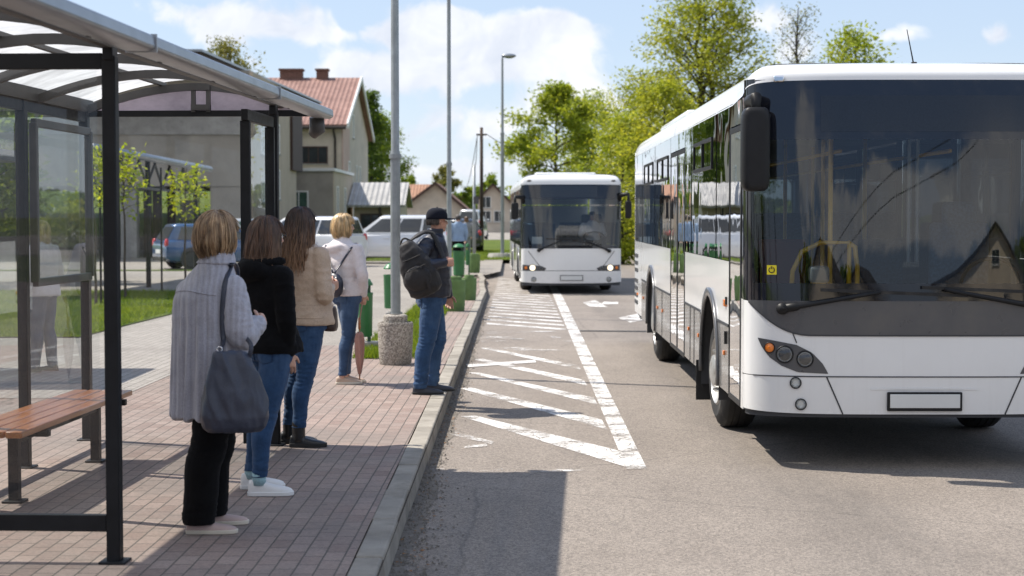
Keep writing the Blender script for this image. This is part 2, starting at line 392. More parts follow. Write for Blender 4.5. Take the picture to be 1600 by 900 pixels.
def pavers(name, a=(.240, .172, .145), b2=(.325, .248, .212), grey=(.265, .222, .195)):
    m, nt, out = newmat(name); n = N(nt)
    co = n('TexCoord').outputs['Object']
    wob = n.mix(.006, co, n('TexNoise', {'Vector': co, 'Scale': 3.}).outputs['Color'], 'ADD')
    mp = n('Mapping', {'Vector': wob, 'Rotation': (0, 0, R(90.6))}).outputs[0]
    br = n('TexBrick', {'Vector': mp, 'Color1': c4(a), 'Color2': c4(b2), 'Mortar': (.12, .105, .09, 1), 'Scale': 1, 'Mortar Size': .0045, 'Mortar Smooth': .3, 'Brick Width': .20, 'Row Height': .10, 'Bias': 0.})
    c = n.mix(n.ramp(n.noise(co, 1.1, 5, .65), [(.38, (0, 0, 0)), (.68, (.85, .85, .85))]), br.outputs['Color'], grey)
    c = n.mix(n.ramp(br.outputs['Fac'], [(.0, (0, 0, 0)), (1, (.8, .8, .8))]), c, (.11, .098, .083))
    c = n.mix(1., c, n.ramp(n.noise(co, 55, 4, .7), [(.25, (.72, .72, .72)), (.75, (1.2, 1.2, 1.2))]), 'MULTIPLY')
    gv = n('TexVoronoi', {'Vector': co, 'Scale': 2.6, 'Randomness': 1}); c = n.mix(n.ramp(n.math('ADD', gv.outputs['Distance'], n.math('MULTIPLY', n.noise(co, 40, 2), .05)), [(.062, (.7, .7, .7)), (.075, (0, 0, 0))]), c, (.10, .09, .085))   # old gum spots
    c = n.mix(n.ramp(n.noise(co, .55, 6, .7), [(.50, (0, 0, 0)), (.70, (.55, .55, .55))]), c, (.15, .125, .11))   # stains
    h = n.math('SUBTRACT', n.math('MULTIPLY', n.noise(co, 70, 3), .25), br.outputs['Fac'])
    b = n('BsdfPrincipled', {'Base Color': c, 'Roughness': .85, 'Specular IOR Level': .35, 'Normal': n.bump(h, .006)})
    nt.links.new(b.outputs[0], out.inputs[0]); return m
def grassmat(name):
    m, nt, out = newmat(name); n = N(nt); co = n.co()
    c = n.ramp(n.noise(co, .5, 8, .7), [(.3, (.055, .095, .012)), (.5, (.10, .145, .02)), (.7, (.155, .18, .03))])
    c = n.mix(1., c, n.ramp(n.noise(co, 14, 4, .8), [(.3, (.6, .6, .6)), (.7, (1.3, 1.3, 1.2))]), 'MULTIPLY')
    b = n('BsdfPrincipled', {'Base Color': c, 'Roughness': .9, 'Specular IOR Level': .2, 'Normal': n.bump(n.noise(co, 30, 5, .8), .05)})
    nt.links.new(b.outputs[0], out.inputs[0]); return m
mats()
# ================================================================== LIGHT AND SKY
SUNV = Vector((-1.67, .67, 2.513)).normalized()
elev = math.asin(SUNV.z); az = math.atan2(SUNV.x, SUNV.y)      # azimuth from +Y towards +X
sl = bpy.data.lights.new('sun', 'SUN'); sl.energy = 4.3; sl.angle = R(.55); sl.color = (1, .93, .83)
so = bpy.data.objects.new('sun', sl); C.objects.link(so); so.rotation_euler = (-SUNV).to_track_quat('-Z', 'Y').to_euler(); so.location = (-30, 20, 60)
w = bpy.data.worlds.new('World'); SC.world = w; w.use_nodes = True; nt = w.node_tree
for x in list(nt.nodes): nt.nodes.remove(x)
n = N(nt)
sky = n('TexSky', sky_type='NISHITA', sun_disc=False, sun_elevation=elev, sun_rotation=az, air_density=1.0, dust_density=.7, ozone_density=1.6, altitude=200)
gen = n('TexCoord').outputs['Generated']
sp = n('SeparateXYZ', {'Vector': gen}); dx, dy, dz = sp.outputs
den = n.math('ADD', n.math('MAXIMUM', dz, 0.0), .16)
cv = n('CombineXYZ', {'X': n.math('DIVIDE', dx, den), 'Y': n.math('DIVIDE', dy, den), 'Z': 0.0}).outputs[0]
warp = n.mix(.35, cv, n('TexNoise', {'Vector': cv, 'Scale': 1.2, 'Detail': 3}).outputs['Color'], 'ADD')
big = n.noise(warp, .62, 3, .5); fluff = n.noise(n.mix(.14, gen, n('TexNoise', {'Vector': gen, 'Scale': 9.0, 'Detail': 4}).outputs['Color'], 'ADD'), 11.0, 8, .60)
# cumulus banks: soft bodies standing at fixed bearings of the sky, broken up by noise
def bank(azd, eld, wa, we, amp):
    v = Vector((math.sin(R(azd)) * math.cos(R(eld)), math.cos(R(azd)) * math.cos(R(eld)), math.sin(R(eld))))
    rt = Vector((math.cos(R(azd)), -math.sin(R(azd)), 0)); up = v.cross(rt) * -1
    if up.z < 0: up = -up
    a = n('VectorMath', {0: gen, 1: rt}, operation='DOT_PRODUCT').outputs['Value']
    b = n('VectorMath', {0: gen, 1: up}, operation='DOT_PRODUCT').outputs['Value']
    f = n('VectorMath', {0: gen, 1: v}, operation='DOT_PRODUCT').outputs['Value']
    a = n.math('DIVIDE', a, math.sin(R(wa))); b = n.math('DIVIDE', b, math.sin(R(we)))
    r2 = n.math('ADD', n.math('MULTIPLY', a, a), n.math('MULTIPLY', b, b))
    g = n.math('MULTIPLY', n.math('EXPONENT', n.math('MULTIPLY', r2, -1.0)), amp)
    return n.math('MULTIPLY', g, n.math('GREATER_THAN', f, 0.0))
def pxang(px, py): return math.degrees(math.atan((px - 800) / FPX)), math.degrees(math.atan((338 - py) / FPX))
banks = None
for (px, py, wp, hp, amp) in [(715, 45, 130, 42, .30), (880, 50, 80, 36, .27), (800, 95, 170, 26, .17), (740, 190, 95, 30, .22), (500, 28, 34, 20, .14), (525, 58, 75, 15, .15),
                              (540, 105, 60, 22, .17), (335, 55, 70, 26, .16), (590, 140, 60, 22, .15), (1410, 62, 60, 32, .24), (1240, 90, 80, 30, .12), (640, 220, 200, 22, .08), (420, 40, 40, 14, .12), (930, 150, 140, 40, .15), (690, 120, 120, 30, .14), (480, 130, 80, 24, .14), (660, 270, 160, 24, .15), (860, 250, 200, 30, .12), (250, 20, 120, 26, .14), (1180, 40, 60, 20, .12), (1560, 70, 120, 26, .14), (1010, 210, 90, 40, .1),
                              (600, -60, 260, 40, .16), (1100, -120, 200, 60, .2)]:
    a_, e_ = pxang(px, py); b_ = bank(a_, e_, wp / FPX * 57.3, hp / FPX * 57.3, amp)
    banks = b_ if banks is None else n.math('ADD', banks, b_)
for (azd, eld, wa, we, amp) in [(150, 40, 26, 11, .45), (205, 36, 26, 10, .45), (180, 62, 30, 12, .4), (140, 26, 16, 5, .3), (215, 20, 18, 5, .3), (178, 24, 20, 5, .4), (120, 10, 14, 4, .22), (169, 4.2, 4, 1.5, .36), (158, 5.2, 5, 1.9, .38), (147, 4.2, 4, 2.0, .36), (176, 3.4, 4, 1.4, .30), (163, 9.5, 3, 1.0, .2), (185, 6, 6, 2, .28), (195, 12, 9, 3, .25), (-60, 20, 20, 6, .25), (-110, 12, 20, 5, .25), (70, 18, 20, 6, .25)]:  # high wide banks behind the viewer are unseen, added as fill light
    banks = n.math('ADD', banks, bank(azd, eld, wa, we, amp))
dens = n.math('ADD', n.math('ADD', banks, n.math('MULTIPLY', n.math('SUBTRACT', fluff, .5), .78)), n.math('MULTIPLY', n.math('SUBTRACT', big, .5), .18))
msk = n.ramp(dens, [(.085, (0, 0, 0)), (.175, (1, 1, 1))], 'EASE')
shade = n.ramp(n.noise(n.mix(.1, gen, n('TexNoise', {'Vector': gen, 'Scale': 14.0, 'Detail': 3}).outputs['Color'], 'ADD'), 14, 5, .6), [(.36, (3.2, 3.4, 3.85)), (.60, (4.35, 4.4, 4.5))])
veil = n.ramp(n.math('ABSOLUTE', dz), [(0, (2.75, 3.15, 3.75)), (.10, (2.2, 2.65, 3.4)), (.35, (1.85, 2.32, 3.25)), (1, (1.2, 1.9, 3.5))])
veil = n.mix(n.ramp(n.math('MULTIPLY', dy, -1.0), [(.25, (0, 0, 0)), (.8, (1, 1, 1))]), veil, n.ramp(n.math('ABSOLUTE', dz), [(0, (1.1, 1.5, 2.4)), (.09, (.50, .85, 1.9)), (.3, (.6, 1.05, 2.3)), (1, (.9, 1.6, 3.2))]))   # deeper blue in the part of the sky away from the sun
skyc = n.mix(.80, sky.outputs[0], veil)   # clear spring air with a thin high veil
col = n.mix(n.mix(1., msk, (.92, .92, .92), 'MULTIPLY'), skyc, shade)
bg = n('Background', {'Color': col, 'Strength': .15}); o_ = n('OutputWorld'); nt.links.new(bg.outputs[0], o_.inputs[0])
SC.view_settings.view_transform = 'Standard'; SC.view_settings.look = 'None'; SC.view_settings.gamma = 1; SC.view_settings.exposure = .73
SC.view_settings.use_curve_mapping = False
SC.cycles.use_denoising = True
SC.cycles.max_bounces = 10; SC.cycles.transparent_max_bounces = 24; SC.cycles.diffuse_bounces = 4; SC.cycles.glossy_bounces = 4; SC.cycles.caustics_reflective = False; SC.cycles.caustics_refractive = False
SC.cycles.sample_clamp_indirect = 6
# ================================================================== GROUND
def sheet(name, poly, z, m, label, kind='structure', cat=None, parent=None):
    mb = MB(); mb.add([(p[0], p[1], z) for p in poly], [tuple(range(len(poly)))])
    o = mb.build(name, m, parent, recalc=True); tag(o, label, cat or name.replace('_', ' '), None, kind)
    me = o.data
    if me.polygons[0].normal.z < 0: me.flip_normals()
    return o
sheet('ground', [(-1800, -1800), (1800, -1800), (1800, 2600), (-1800, 2600)], -.06, M['grass'], 'wide green ground running out to the horizon behind everything')
sheet('road', [(-1.5, -60), (26, -60), (26, 86), (-1.5, 86)], 0, M['asphalt'], 'worn grey asphalt bus lane in front of the platform')
sheet('cross_road', [(-90, 118), (90, 118), (90, 196), (-90, 196)], -.02, M['lot'], 'pale distant road crossing beyond the lawn', cat='road')
sheet('rear_lot', [(-60, -140), (60, -140), (60, -60), (-60, -60)], -.02, M['lot'], 'asphalt yard behind the viewer, mirrored in the bus windows', cat='road')
# kerb: outer top edge measured on the photo
kp = [G(591, 895, PLAT), G(650, 757, PLAT), G(668, 701, PLAT), G(698, 603.5, PLAT), G(716, 565, PLAT), G(737, 517, PLAT), G(752, 476, PLAT), G(759, 453, PLAT)]
d0 = (kp[1] - kp[0]).normalized()
# straighten measuring noise: least-squares line through the straight part, then the bulged end
xs = np.array([[p.x, p.y] for p in kp]); A_ = np.polyfit(xs[:7, 1], xs[:7, 0], 1)
KX = lambda y: A_[0] * y + A_[1]
outer = [(KX(y), y) for y in (-25, 0, 5, 10, 15, 20, 25, 30, 34)]
e1, e2, e3 = G(759, 451, PLAT), G(757.5, 437, PLAT), G(767, 424.5, PLAT)
outer += [(KX(37) + .01, 37), (e1.x - .02, e1.y + 1.0), (e2.x, e2.y - .5), (e2.x + .03, e2.y + .8), (e3.x - .25, e3.y - 1.2), (e3.x, e3.y)]
KW = .15
def offset(poly, d):
    out = []
    for i, p in enumerate(poly):
        a = Vector(poly[max(i - 1, 0)]); b = Vector(poly[min(i + 1, len(poly) - 1)]); t = (b - a).normalized(); nn = Vector((-t.y, t.x))
        out.append((p[0] + nn.x * d, p[1] + nn.y * d))
    return out
# resample the kerb into one-metre stones
def resample(poly, step):
    pts = [Vector(p) for p in poly]; L = [0]
    for a, b in zip(pts, pts[1:]): L.append(L[-1] + (b - a).length)
    out = []; k = 0; s = 0
    while s < L[-1] - 1e-6:
        while L[k + 1] < s: k += 1
        f = (s - L[k]) / (L[k + 1] - L[k]); out.append(pts[k].lerp(pts[k + 1], f)); s += step
    out.append(pts[-1]); return out
mb = MB(); rnd = random.Random(3)
rs = resample(outer, 1.0); inn = offset([tuple(p) for p in rs], KW)
for i in range(len(rs) - 1):
    a, b = rs[i], rs[i + 1]; t = (b - a).normalized() * .005; j = rnd.uniform(-.004, .004)
    a2, b2 = Vector(inn[i]), Vector(inn[i + 1]); zt = PLAT + rnd.uniform(-.003, .004)
    q = [(a + t), (b - t), (b2 - t), (a2 + t)]; q = [(x + j, y) for x, y in q]
    mb.add([(x, y, -.05) for x, y in q] + [(x + (-.012 if k < 2 else 0), y, zt) for k, (x, y) in enumerate(q)], [(3, 2, 1, 0), (4, 5, 6, 7), (0, 1, 5, 4), (1, 2, 6, 5), (2, 3, 7, 6), (3, 0, 4, 7)])
tag(mb.build('kerb', M['kerb'], bevel=.014, seg=3), 'pale concrete kerb stones along the edge of the platform', 'kerb', None, 'structure')
sheet('kerb_joint', [(p[0] - .004, p[1]) for p in outer] + [(p[0], p[1]) for p in reversed(offset(outer, KW))], PLAT - .02, M['soil'], 'dark joints between the kerb stones', cat='kerb')
inner = offset(outer, KW)
plat = [(x, y) for x, y in inner if y < 47] + [(-1.75, 46.5), (-1.75, 21.2), (-40, 21.2), (-40, -25)]
sheet('platform', plat, PLAT, M['pavers'], 'reddish block paving of the bus platform where people stand', cat='pavement')
sheet('forecourt', [(-80, 21.2), (-1.75, 21.2), (-1.75, 46.5), (inner[-1][0] + .05, 47.2), (-.35, 50), (-.35, 63.1), (-8, 63.1), (-8, 82), (-80, 82)], PLAT - .006, M['lot'], 'pale paved forecourt and car park behind the platform', cat='pavement')
sheet('platform_base', [(-80, -25), (outer[0][0] - .1, -25), (KX(40) - .1, 40), (-.9, 47), (-.6, 63), (-8, 63), (-8, 82), (-80, 82)], PLAT - .05, M['soil'], 'bedding under the platform paving', cat='ground')
# pale path left of the lamp row beside the lawn
sheet('path', [(-5.75, 15.0), (-3.6, 15.0), (-3.3, 36), (-5.6, 36)], PLAT + .004, M['pavers_light'], 'pale block path beside the grass strip on the left', cat='pavement')
for nm, poly, lab in [('lawn', [(-16, 22.6), (-5.95, 22.6), (-5.72, 30), (-5.6, 36.6), (-16, 36.6)], 'mown grass strip with young trees left of the shelter'),
                      ('lawn', [(-1.82, 19.2), (-1.18, 19.2), (-1.12, 27), (-1.15, 33.5), (-1.72, 33.5)], 'narrow grass strip around the concrete pole base'),
                      ('lawn', [(-7.95, 63), (2.2, 63), (2.4, 117), (-60, 117), (-60, 82.1), (-7.95, 82.1)], 'green lawn around the far street lamp'),
                      ('lawn', [(3.6, 87), (60, 87), (60, 117), (3.2, 117)], 'green verge behind the two buses'),
                      ('lawn', [(-60, 50.2), (-4.6, 50.2), (-4.6, 51.1), (-60, 51.1)], 'thin grass edging across the car park'),
                      ('lawn', [(-7, 61.2), (-1.8, 61.2), (-1.8, 62.4), (-7, 62.4)], 'thin grass edging under the white people carrier')]:
    sheet(nm, poly, PLAT + .008, M['grass'], lab)
# grass blades
def blades(name, areas, label, h=(.035, .075), seed=1):
    r = np.random.RandomState(seed); V = []; k = 0
    for (x0, x1, y0, y1, nb) in areas:
        x = r.uniform(x0, x1, nb); y = r.uniform(y0, y1, nb)
        hh = r.uniform(h[0], h[1], nb) * (1 + .6 * pn(np.c_[x * 1.7, y * 1.7, 0 * x])); an = r.uniform(0, 2 * PI, nb); ln = r.normal(0, .03, (nb, 2)); wd = r.uniform(.004, .009, nb)
        b = np.c_[x, y, np.full(nb, PLAT + .008)]; s = np.c_[np.cos(an), np.sin(an), 0 * an] * wd[:, None]
        tip = b + np.c_[ln, hh]; V.append(np.stack([b - s, b + s, tip], 1).reshape(-1, 3))
    V = np.concatenate(V); F = np.arange(len(V)).reshape(-1, 3)
    return tag(link(name, np_mesh(name, V, F), M['blade']), label, 'grass', None, 'stuff')
blades('grass', [(-11, -5.9, 22.6, 30, 30000), (-12, -5.75, 30, 36.6, 16000)], 'short grass growing on the strip with the young trees', seed=2)
blades('grass', [(-1.86, -1.12, 19.15, 24, 9000), (-1.78, -1.12, 24, 33.5, 7000)], 'uneven grass growing around the concrete pole base', (.03, .10), 3)
blades('grass', [(-8, 2.2, 63, 80, 14000), (-4, -1, 61.2, 62.4, 800)], 'grass growing on the lawn around the far street lamp', (.05, .12), 4)
# gravel, grit and dry leaf litter in the gutter
r = np.random.RandomState(5)
def litter(nm, mat_, label, n_, spread, s0, s1, flat, seed):
    r = np.random.RandomState(seed); mb = MB()
    for i in range(n_):
        y = 6.0 + 28 * r.rand() ** 2.6; x = KX(y) + abs(r.normal(0, spread)) * (1.5 if y < 11 else .8) + .006; s = r.uniform(s0, s1)
        a = r.uniform(0, 6.28); q = [Vector((math.cos(a + t) * s * r.uniform(.7, 1.3), math.sin(a + t) * s * r.uniform(.7, 1.3), 0)) for t in (0, 2.1, 4.2)]
        b = Vector((x, y, .004)); mb.add([b + q[0], b + q[1], b + q[2], b + Vector((0, 0, s * r.uniform(.5, 1.1) * flat))], [(0, 1, 3), (1, 2, 3), (2, 0, 3)])
    tag(mb.build(nm, mat_), label, nm.replace('_', ' '), None, 'stuff')
litter('gravel', M['gravel'], 'loose dark grit gathered along the foot of the kerb', 4200, .075, .003, .013, 1, 5)
litter('leaf_litter', pmat('dry_leaf', (.24, .12, .045), .8, var=.5, vscale=40), 'dry brown leaf bits lying in the gutter by the kerb', 420, .09, .006, .016, .35, 6)
g = MB(); yy = [y / 2 for y in range(8, 80)]
g.grid([[(KX(y) - .01, y, .003), (KX(y) + .05 + .05 * (1 + math.sin(y * 3.1) * math.sin(y * 1.3)), y, .003)] for y in yy])
o = g.build('gutter', pmat('gutter_dirt', (.15, .13, .108), .95, 0, .4, 9, .004, 60)); tag(o, 'dirty gutter line at the foot of the kerb', 'gutter', None, 'structure')
# ------------------------------------------------------------------ painted markings
def mark(polys, m, label, z=.004, name='road_marking'):
    mb = MB()
    for q in polys: mb.add([Vector((p[0], p[1], z)) for p in q], [tuple(range(len(q)))])
    o = mb.build(name, m, recalc=False)
    bm = bmesh.new(); bm.from_mesh(o.data)
    for f in bm.faces:
        f.normal_update()
        if f.normal.z < 0: f.normal_flip()
    bm.to_mesh(o.data); bm.free()
    return tag(o, label, 'road marking', None, 'structure')
def gp(*pts): return [G(x, y)[:2] for x, y in pts]
mark([gp((979, 734), (1011, 734), (880, 466), (866, 466)), gp((866, 465.8), (880, 465.8), (866, 442), (856, 442))], M['paint_line'], 'long white line bounding the hatched no stopping area', .008)
mark([gp((720, 651), (743, 650), (968, 705), (977, 730))], M['paint_line'], 'widest white hatch stripe nearest the shelter shadow')
mark([gp((718, 607), (737, 606), (940, 656), (949, 672))], M['paint_line'], 'white hatch stripe crossed by the shadow of the man')
mark([gp((730, 582), (750, 583), (928, 622), (934, 633))], M['paint_line'], 'third white hatch stripe counted from the shelter shadow')
mark([gp((740, 562), (755, 561), (912, 594), (918, 603))], M['paint_line'], 'fourth white hatch stripe counted from the shelter shadow')
mark([gp((750, 544), (765, 544), (902, 571), (908, 578))], M['paint_line'], 'fifth white hatch stripe, last before the worn patch')
mark([gp((729, 570), (836, 563), (838, 567), (731, 574.5))], M['paint_line'], 'thin white line crossing two hatch stripes', .007)
mark([gp((745, 525), (800, 527), (815, 531), (745, 529)), gp((775, 545), (835, 541), (840, 545), (780, 548)), gp((857, 526), (867, 525), (900, 535), (887, 536)), gp((760, 519), (872, 516.5), (872, 518.5), (760, 522)), gp((800, 546), (893, 546.4), (893, 548), (800, 548.5)), gp((752, 533), (815, 528), (820, 530), (754, 536)),
      gp((702, 673), (772, 691), (768, 695), (700, 679)), gp((724, 697), (760, 694), (762, 698), (726, 701)), gp((672, 733), (868, 734), (980, 731), (980, 735), (868, 738), (672, 738))], M['paint_faint'], 'scattered remains of old worn white paint inside the hatched area', .005)
k = 0; yq = 26.2; polys = []
while yq < 47:
    wd = .34; xl = KX(yq + 1.5) + .16; polys.append([(.86, yq - wd / 2), (.86, yq + wd / 2), (xl, yq + 1.5 + wd / 2), (xl, yq + 1.5 - wd / 2)]); yq += 1.0
for i, q in enumerate(polys):
    o = mark([q], M['paint_line'], 'white hatch stripe in the dense far rows before the distant bus'); o['group'] = 'close set hatch stripes in front of the far bus'
mark([gp((911, 473), (930, 469), (949, 480), (921, 479)), gp((944, 471.5), (966, 472), (966, 476), (938, 475.5))], M['paint_line'], 'white lane arrow lying in front of the far bus')
mark([gp((966, 497), (1000, 489.5), (1012, 499), (985, 504)), gp((1000, 494), (1030, 493), (1035, 498), (1000, 499))], M['paint_line'], 'white lane arrow beside the rear of the near bus')
mark([gp((895, 516.5), (1010, 517.5), (1010, 519), (895, 518))], M['rubber'], 'thin dark joint across the asphalt', .006, 'road_seam')
# ================================================================== SHELTER
SH = thing('bus_shelter', 'dark framed glass bus shelter with curved translucent roof, nearest at the left edge', 'bus shelter', (-1.907, 7.87, PLAT), -math.atan(.047))
RX = -1.45                                   # rear wall line, local
def zl(z): return z - PLAT
def archz(x):                                # underside of the vault
    t = (x - RX) / (.31 - RX); return zl(2.575) + .20 * math.sin(PI * min(max(t, 0), 1)) ** .9 - .05 * t
for (x, y, z) in [(0, 0, 2.56), (0, 4.06, 2.55), (RX, 2.93, 2.56), (RX, 4.28, 2.56), (RX, 0, 2.56), (RX, 1.45, 2.56), (0, -4.0, 2.56), (RX, -2.2, 2.56), (RX, -4.0, 2.56)]:
    mb = MB(); mb.box((x, y, zl(z) / 2 + .0), (.066, .066, zl(z))); mb.box((x, y, .006), (.13, .13, .012)); mb.box((x, y, zl(z) + .012), (.05, .09, .07))
    mb.build('post', M['black_metal'], SH, bevel=.006)
def panel(a, b, z0, z1, name, top=True, bottom=True, sides=True, gm='shelter_glass', fw=.05):
    a, b = Vector(a), Vector(b); d = (b - a).normalized(); z0, z1 = zl(z0), zl(z1); o = None
    def rail(p, q, w, h):
        fr = MB(); fr.bar(p, q, w, h); return fr.build(name, M['black_metal'], SH, bevel=.004)
    if bottom: o = rail(a + Vector((0, 0, z0)), b + Vector((0, 0, z0)), .045, .08)
    if top: rail(a + Vector((0, 0, z1)), b + Vector((0, 0, z1)), .045, .075)
    if sides:
        for p in (a + d * fw / 2, b - d * fw / 2): rail(p + Vector((0, 0, z0 + .04)), p + Vector((0, 0, z1 - .038)), .04, fw)
    g = MB(); nn = Vector((-d.y, d.x, 0)) * .004
    q = [a + d * .03, b - d * .03]; h0, h1 = z0 + (.04 if bottom else 0), z1 - (.038 if top else 0)
    g.add([q[0] + Vector((0, 0, h0)), q[1] + Vector((0, 0, h0)), q[1] + Vector((0, 0, h1)), q[0] + Vector((0, 0, h1))], [(0, 1, 2, 3)])
    go = g.build('glass', M[gm], SH); return go
panel((RX + .04, 0, 0), (-.034, 0, 0), .33, 2.535, 'side_rail', sides=False, gm='shelter_glass_clear')
panel((RX + .04, 4.12, 0), (-.034, 4.12, 0), .10, 2.40, 'end_rail', top=False, bottom=False, sides=False, gm='shelter_glass_clear')
panel((0, 3.05, 0), (0, 3.95, 0), .33, 2.47, 'front_rail', sides=True, fw=.066, gm='shelter_glass_clear')
for (y0, y1) in [(-2.2, 0), (0, 1.45), (1.45, 2.93), (2.93, 4.28)]:
    panel((RX, y0 + .03, 0), (RX, y1 - .03, 0), .45, 2.53, 'rear_rail', sides=False)
# poster case on the rear wall
mb = MB(); y0, y1, z0, z1 = 3.02, 4.22, zl(1.36), zl(2.42); x = RX + .05
for (a, b) in [((x, y0, z0), (x, y1, z0)), ((x, y0, z1), (x, y1, z1)), ((x, y0, z0), (x, y0, z1)), ((x, y1, z0), (x, y1, z1))]: mb.bar(a, b, .04, .055)
pc = mb.build('poster_case', M['rib'], SH, bevel=.006)
g = MB(); g.add([(x, y0, z0), (x, y1, z0), (x, y1, z1), (x, y0, z1)], [(0, 1, 2, 3)]); g.build('glass', glass('poster_case_glass', (.75, .80, .80), 1.3, dust=.14), pc)
# rails
for (x, z, nm, w_, h_) in [(RX, 2.585, 'rear_beam', .07, .10), (0, 2.60, 'front_beam', .05, .07)]:
    mb = MB(); mb.box((x, 0.15, zl(z) + .03), (w_, 8.5, h_)); mb.build(nm, M['rib'], SH, bevel=.006)
mb = MB(); xs_ = .31
mb.prism([(xs_ - .06, -4.2, zl(2.52)), (xs_ + .045, -4.2, zl(2.52)), (xs_ + .07, -4.2, zl(2.535)), (xs_ + .065, -4.2, zl(2.587)), (xs_ + .05, -4.2, zl(2.592)), (xs_ - .06, -4.2, zl(2.585))], (0, 8.62, 0))
gt = mb.build('gutter', M['alu'], SH, bevel=.008)
for yj in (2.3, -.6):
    mb = MB(); mb.box((xs_ + .005, yj, zl(2.555)), (.14, .012, .080)); mb.build('joint_cover', M['alu'], gt)
mb = MB(); mb.tube([(xs_ - .05, 4.38, zl(2.53)), (xs_ - .05, 4.40, zl(2.44)), (xs_ - .09, 4.42, zl(2.40))], [.055, .06, .035], 12); mb.build('gutter_outlet', M['rib'], SH, True)
for y in (4.30, 3.2, 2.1, 1.0, -.1, -1.2, -2.3, -3.4):
    mb = MB(); pts = [(RX + (.28 - RX) * i / 16, y, archz(RX + (.28 - RX) * i / 16)) for i in range(17)]
    mb.ribbon(pts, .045, .055, (0, 0, 1)); mb.build('arch_rib', M['rib'], SH)
for f in (.33, .67):
    x = RX + (.28 - RX) * f; mb = MB(); mb.box((x, .1, archz(x) + .042), (.035, 8.6, .025)); mb.build('purlin', M['rib'], SH)
mb = MB(); mb.grid([[(RX - .06 + (.33 - RX) * i / 24, y, archz(RX - .06 + (.33 - RX) * i / 24) + .065) for y in (-4.2, -2, 0, 2, 4.42)] for i in range(25)])
mb.build('roof', M['roof_sheet'], SH, True)
mb = MB(); y = 4.325; n_ = 20; xx = [RX + .03 + (.28 - RX) * i / n_ for i in range(n_ + 1)]
mb.grid([[(x, y, zl(2.575)), (x, y, archz(x) + .03)] for x in xx]); mb.build('end_infill', M['pink_sheet'], SH)
mb = MB(); mb.box(((RX + .28) / 2, 4.30, zl(2.555)), (1.73, .035, .045)); mb.build('tie_bar', M['black_metal'], SH)
mb = MB()
for dx in (-.055, .055): mb.box((-.58 + dx, 4.285, zl(2.665)), (.03, .03, .2))
mb.box((-.58, 4.285, zl(2.60)), (.14, .05, .04)); mb.box((-.58, 4.285, zl(2.74)), (.14, .05, .03)); mb.build('bracket', M['rib'], SH)
# bench
BN = thing('bench', 'orange brown slatted wooden bench inside the glass shelter', 'bench', SH.location, SH.rotation_euler[2])
for i in range(4):
    mb = MB(); mb.box((-1.22 + .104 * i, 2.29, .45), (.094, 2.22, .038)); mb.build('seat_slat', M['wood'], BN, bevel=.008, seg=3)
for y in (1.62, 3.2):
    mb = MB(); mb.box((-1.06, y, .21), (.06, .06, .42)); mb.box((-1.06, y, .405), (.42, .05, .04)); mb.box((-1.06, y, .008), (.12, .12, .014)); mb.build('leg', M['black_metal'], BN, bevel=.004)
mb = MB(); mb.box((-1.06, 2.41, .36), (.035, 1.52, .035)); mb.build('stretcher', M['black_metal'], BN)
# ================================================================== kiosk roof (its shadow lies on the path)
KS = thing('kiosk', 'small flat roofed kiosk left of the platform whose shadow falls across the path', 'kiosk', (-7.1, 17.45, PLAT))
mb = MB(); mb.box((0, 0, 2.32), (3.3, 2.2, .12)); mb.build('roof', M['rib'], KS)
mb = MB(); mb.box((-.3, 0, 1.13), (2.2, 1.7, 2.26)); mb.build('wall', M['plaster_grey'], KS)
mb = MB(); mb.box((.81, 0, 1.4), (.03, 1.1, .8)); mb.build('window', M['pane'], KS)
# ================================================================== POLES, PLANTERS, BINS
def lamp_pole(px, pyb, label, r0, r1, joint, H, head=True, grp=None, zb=PLAT, rot=0):
    b = G(px, pyb, zb); t = thing('street_lamp', label, 'street lamp', b, rot, grp)
    mb = MB(); mb.tube([(0, 0, 0), (0, 0, joint)], [r0, r0 * .97], 16); mb.tube([(0, 0, joint), (0, 0, joint + .06), (0, 0, H)], [r0 * 1.14, r0 * .82, r1], 16); mb.build('pole', M['steel'], t, auto=40)
    mb = MB(); mb.tube([(0, 0, joint - .03), (0, 0, joint + .02)], r0 * 1.22, 16); mb.build('collar', M['steel'], t)
    if head:
        mb = MB(); mb.tube([(0, 0, H - .1), (0, 0, H + .06), (.12, 0, H + .12)], [r1, r1 * .9, r1 * .8], 10); mb.ell((.26, 0, H + .13), (.30, .14, .09)); mb.build('lamp_head', M['alu'], t, True)
        mb = MB(); mb.ell((.28, 0, H + .075), (.2, .1, .05)); mb.build('lens', M['lens'], t, True)
    return t
def planter(px, pyb, w, h, m, label, collar=None, grp=None, soil=True, flute=True):
    b = G(px, pyb, PLAT); t = thing('planter', label, 'planter', b, 0, grp); r = w / 2
    mb = MB(); mb.lathe([(r * .86, 0), (r * .90, .02), (r * .97, h * .5), (r, h * .93), (r, h - .02), (r * .97, h), (r * .86, h), (r * .84, h - .06)], 40); mb.build('pot', M[m], t, auto=40)
    mb = MB(); mb.lathe([(0.001, h - .05), (r * .85, h - .05)], 24); mb.build('soil', M['soil'], t)
    if collar:
        mb = MB(); mb.lathe([(collar[0], h - .06), (collar[0], h + collar[1]), (collar[0] * .9, h + collar[1] + .012), (.06, h + collar[1] + .012)], 28); mb.build('collar_block', M[m], t, auto=40)
    return t
planter(618, 569, .40, .475, 'aggregate', 'round exposed aggregate concrete pot at the foot of the nearest lamp pole', (.135, .07))
lamp_pole(618.5, 567, 'tall galvanised lamp pole rising from the round concrete pot behind the waiting man', .057, .035, 2.34, 9.5, grp='galvanised lamp poles along the platform')
lamp_pole(702, 482, 'slim galvanised lamp pole directly right of the capped man', .045, .03, 2.6, 9.5, grp='galvanised lamp poles along the platform')
